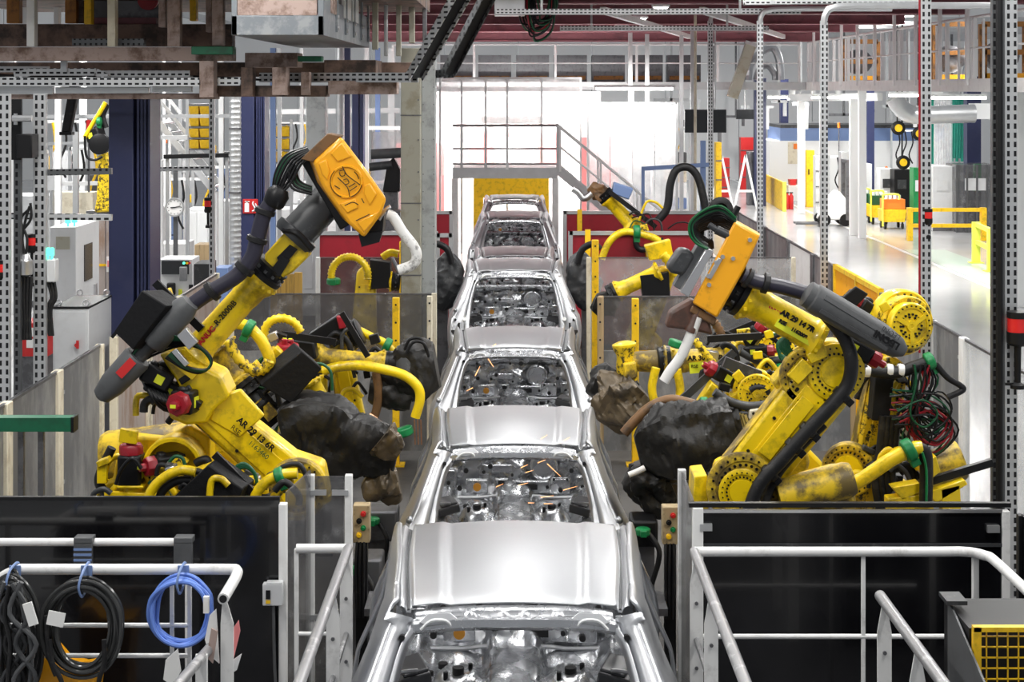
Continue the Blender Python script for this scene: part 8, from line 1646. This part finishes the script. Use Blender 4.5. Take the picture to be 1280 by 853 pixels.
for px in (902, 932): 
    Y = 56; x = P(px, 0, Y).x; t = thing('white_trestle', 'white trestle frame beside the aisle near the hanging screen', 'trestle', (x, Y, 0), 'white trestles')
    for s in (-1, 1): g = MB(); g.beam((x, Y, 1.9), (x + 0.4 * s, Y, 0.01), 0.07, 0.07); obj('leg', g, 'white_clean', t)
    g = MB(); g.bb((x - 0.3, Y - 0.03, 0.6), (x + 0.3, Y + 0.03, 0.68)); obj('tie', g, 'white_clean', t)
rr = random.Random(4)
for k in range(16):
    px = 812 + 27 * k; Y = 49.05 + 3.0 * rr.randrange(1, 8); py = rr.uniform(124, 158); p = P(px, py, Y); m = rr.choice(['galv', 'white_clean', 'steel_dark', 'galv', 'cabinet', 'white_clean'])
    t = thing('overhead_bracket', ['galvanised', 'white', 'dark', 'galvanised', 'grey', 'white'][['galv', 'white_clean', 'steel_dark', 'galv', 'cabinet', 'white_clean'].index(m)] + ' hanging bracket with lamp arm high in the far shop', 'bracket', p, 'hanging brackets of the far shop')
    g = MB(); w = rr.uniform(0.3, 1.2); g.bb(p + V((-w / 2, 0, -0.05)), p + V((w / 2, 0.1, 0.05))); g.bb(p + V((-0.04, 0, -0.04)), V((p.x + 0.04, p.y + 0.08, 6.32))); obj('arm', g, m, t); g = MB(); g.bb(p + V((w / 4, -0.02, -rr.uniform(0.3, 0.9))), p + V((w / 4 + 0.12, 0.1, -0.05))); obj('drop', g, m, t)
# hanging lamps with power cables over the carts
for px, py in ((1148, 167), (1128, 203), (1122, 160)):
    Y = 49.05; c = P(px, py, Y); t = thing('hanging_gauge', 'round black and yellow reel hanging over the carts', 'cable reel', c, 'cable reels over the carts'); g = MB(); g.lathe(c, (0, -1, 0), [(0, 0.2), (0.1, 0.22), (0.14, 0.15)], 18); obj('reel', g, 'black', t); g = MB(); g.lathe(c + V((0, -0.14, 0)), (0, -1, 0), [(0, 0.12), (0.02, 0.11)], 16); obj('hub', g, 'yellow_post', t); g = MB(); g.cyl(c + V((0, 0.05, 0.18)), V((c.x, Y + 0.02, 6.31)), 0.025, n=8); obj('cable', g, 'black', t)
# light blue pipe frame left of the hanging screen
t = thing('blue_frame', 'light blue pipe frame behind the arched black cable', 'frame', (P(879, 0, 31).x, 31, 0)); x = P(879, 0, 31).x; g = MB(); g.bb((x - 0.05, 31, 0.004), (x + 0.05, 31.1, P(0, 176, 31).z)); obj('post', g, 'blue_light', t); g = MB(); a, b = P(802, 211, 31), P(886, 206, 31); g.beam(a, b, 0.06, 0.08); obj('crossbar', g, 'blue_light', t); g = MB(); g.bb((a.x, 31, 0.004), (a.x + 0.06, 31.06, a.z)); obj('leg', g, 'blue_light', t)
# clear round edged shields right of the booth
t = thing('curved_shield', 'clear curved shield with dark edge right of the booth', 'screen', P(780, 200, 42)); pts = tail([(800, 136), (826, 150), (842, 165), (838, 180), (820, 190), (800, 195), (770, 196)], 42); g = MB(); g.tube(pts, 0.03, 8, 6); obj('edge', g, 'charcoal', t); g = MB(); g.bb(P(760, 198, 42.05), P(840, 134, 42.07)); obj('pane', g, 'acrylic_clear', t); g = MB(); x = P(790, 0, 42).x; g.bb((x - 0.04, 42.1, 0.004), (x + 0.04, 42.16, P(0, 134, 42).z)); obj('post', g, 'galv', t)
for px, Y in ((788, 39), (809, 40), (852, 41), (866, 38)): x = P(px, 0, Y).x; g = MB(); g.bb((x - 0.05, Y, 0.002), (x + 0.05, Y + 0.08, 5.6)); tag(obj('thin_upright', g, 'galv' if px != 788 else 'white_clean', loc=(x, Y, 0)), 'thin steel upright rising to the deck beside the bright booth', 'post', 'thin uprights by the booth')
x = P(869, 0, 33).x; g = MB(); g.tube([V((x - 1.2, 33, P(0, 6, 33).z)), V((x - 0.2, 33, P(0, 6, 33).z)), V((x - 0.02, 33, P(0, 9, 33).z)), V((x, 33, P(0, 18, 33).z)), V((x, 33, 3)), V((x, 33, 0.02))], 0.03, 8, 5); tag(obj('brass_pipe', g, 'cream', loc=(x, 33, 0)), 'thin cream bent pipe running down beside the hanging screen', 'pipe')
# overhead conveyor carriers with car bodies behind the side walkway
for k, (px0, px1, Y) in enumerate(((978, 1020, 44), (1085, 1130, 40), (1135, 1190, 36), (1195, 1250, 33))):
    a, b = P(px0, 100, Y), P(px1, 52 if k == 0 else 30, Y); a.z = 4.424
    t = thing('overhead_carrier', 'orange brown overhead carrier frame behind the aisle walkway rail', 'carrier', (a.x, Y, a.z), 'overhead carriers')
    xo = 1.7
    for x in (a.x + xo, b.x + xo): g = MB(); g.bb((x - 0.08, Y, a.z), (x + 0.08, Y + 0.15, b.z)); obj('upright', g, 'rust_orange', t)
    for z in (a.z + 0.1, (a.z + b.z) / 2, b.z): g = MB(); g.bb((a.x + xo, Y, z - 0.06), (b.x + xo, Y + 0.15, z + 0.06)); obj('crossbar', g, 'rust_orange' if z != a.z + 0.1 else 'gun_orange', t)
    g = MB(); g.ball(((a.x + b.x) / 2 + xo, Y + 0.4, a.z + 0.55), 0.5, 16, ((b.x - a.x) * 0.9, 0.6, 0.7)); obj('body_shell', g, 'steel_dark', t)
for px, py, Y in ((932, 48, 44),):
    p = P(915, 122, 45.85); q_ = P(938, 57, 45.85); t = thing('slanted_duct', 'slanted olive grey duct leaning by the far walkway', 'duct', p); g = MB(); g.beam(p, q_, 0.3, 0.3); obj('duct', g, 'column_beige', t); g = MB(); g.beam(q_, q_ + (q_ - p) * 0.06, 0.36, 0.36); obj('flange', g, 'galv', t)
p = P(955, 68, 47.8); t = thing('stored_body_side', 'bare car body side stored on the far walkway', 'car part', (p.x, 47.8, 4.42)); g = MB(); g.tube([P(935, 100, 47.8), P(938, 80, 47.8), P(952, 66, 47.8), P(966, 60, 47.8), P(974, 75, 47.8), P(976, 100, 47.8)], 0.12, 8, 5); g.tube([P(945, 100, 47.9), P(950, 86, 47.9), P(960, 82, 47.9), P(968, 92, 47.9), P(969, 100, 47.9)], 0.1, 8, 5); obj('side_panel', g, 'car_metal', t, whole=True)
for px in range(570, 860, 48):
    p = P(px, 80, 48); t = thing('walkway_crate', 'dark machine bay behind the far walkway rail', 'machine', (p.x, 48.6, 4.42), 'machine bays on the far walkway'); g = MB(); g.bb((p.x - 0.5, 48.6, 4.422), (p.x + 0.5, 49.2, 5.25)); obj('bay', g, 'steel_dark', t); g = MB(); g.bb((p.x - 0.45, 48.55, 4.5), (p.x + 0.45, 48.6, 4.62)); obj('shelf', g, 'rust_orange' if px % 96 else 'galv', t)

# conduits, drop cables and little boxes that crowd the hall behind the cells
rr = random.Random(21)
def clutter(n, x0, x1, y0, y1, Y0, Y1, where, grp):
    for k in range(n):
        Y = rr.uniform(Y0, Y1); px = x0 + (x1 - x0) * (k + rr.uniform(0.1, 0.9)) / n; py = rr.uniform(y0, y1); p = P(px, py, Y); kind = k % 4
        if kind == 0:
            t = thing('conduit_stand', 'thin pale conduit stand with a small box ' + where, 'conduit', (p.x, Y, 0), 'conduit stands ' + grp); g = MB(); g.cyl((p.x, Y, 0.004), p, 0.03, n=8); obj('pipe', g, rr.choice(['white_clean', 'galv']), t); g = MB(); g.bb(p + V((-0.1, -0.06, -0.35)), p + V((0.1, -0.02, -0.05))); obj('box', g, rr.choice(['cabinet', 'white_clean', 'charcoal']), t)
        elif kind == 1:
            t = thing('lamp_mast', 'slim dark mast with an indicator lamp ' + where, 'signal lamp', (p.x, Y, 0), 'lamp masts ' + grp); g = MB(); g.cyl((p.x, Y, 0.004), p, 0.02, n=8); obj('mast', g, 'steel_dark', t); g = MB(); g.lathe(p, UP, [(0, 0.05), (0.16, 0.05), (0.18, 0.03)], 12); obj('lamp', g, rr.choice(['red_lamp', 'yellow_post', 'orange']), t)
        elif kind == 2:
            t = thing('cable_rack', 'light grey tool rack with hanging cables ' + where, 'rack', (p.x, Y, 0), 'tool racks ' + grp); w = rr.uniform(0.3, 0.7)
            for s in (-1, 1): g = MB(); g.bb((p.x + s * w - 0.03, Y, 0.004), (p.x + s * w + 0.03, Y + 0.06, p.z)); obj('upright', g, 'galv', t)
            g = MB(); g.bb((p.x - w, Y, p.z - 0.06), (p.x + w, Y + 0.06, p.z)); obj('top_bar', g, 'white_clean', t)
            for j in range(3): q = V((p.x - w * 0.5 + w * 0.5 * j, Y - 0.03, p.z - 0.05)); g = MB(); g.tube([q, q + V((0.05, 0, -0.4)), q + V((-0.08, 0, -0.8)), q + V((0.04, 0, -1.1))], 0.025, 6, 4); obj('cable', g, rr.choice(['black', 'rubber', 'yellow_post']), t)
        else:
            t = thing('parts_trolley', 'tall parts trolley with stacked boxes ' + where, 'trolley', (p.x, Y, 0), 'parts trolleys ' + grp); z = 0.15
            g = MB(); g.bb((p.x - 0.35, Y, 0.1), (p.x + 0.35, Y + 0.5, 0.15)); obj('deck', g, 'steel_dark', t)
            while z < min(p.z - 0.2, 2.3): h = rr.uniform(0.25, 0.5); g = MB(); g.bb((p.x - 0.32, Y + 0.03, z), (p.x + 0.32, Y + 0.47, z + h - 0.02)); obj('box', g, rr.choice(['white_clean', 'cabinet', 'blue_light', 'graphite', 'cream', 'white_clean']), t, bev=0.01); z += h
            for dx in (-0.3, 0.3):
                for dy in (0.06, 0.44): g = MB(); g.cyl((p.x + dx - 0.02, Y + dy, 0.054), (p.x + dx + 0.02, Y + dy, 0.054), 0.05, n=10); obj('wheel', g, 'black', t)
clutter(9, 60, 140, 150, 250, 27, 37, 'behind the slotted posts and small robot', 'by the small robot')
clutter(12, 192, 292, 160, 280, 35, 41, 'between the blue columns near the white stair', 'by the stair')
clutter(14, 336, 500, 150, 270, 44.9, 48.5, 'between the far blue columns', 'by the far columns')
clutter(10, 770, 870, 140, 215, 43, 56, 'behind the added whitish haze sheet', 'by the curtain')
clutter(9, 1020, 1165, 150, 215, 54, 58.5, 'before the office cabin', 'by the cabin')
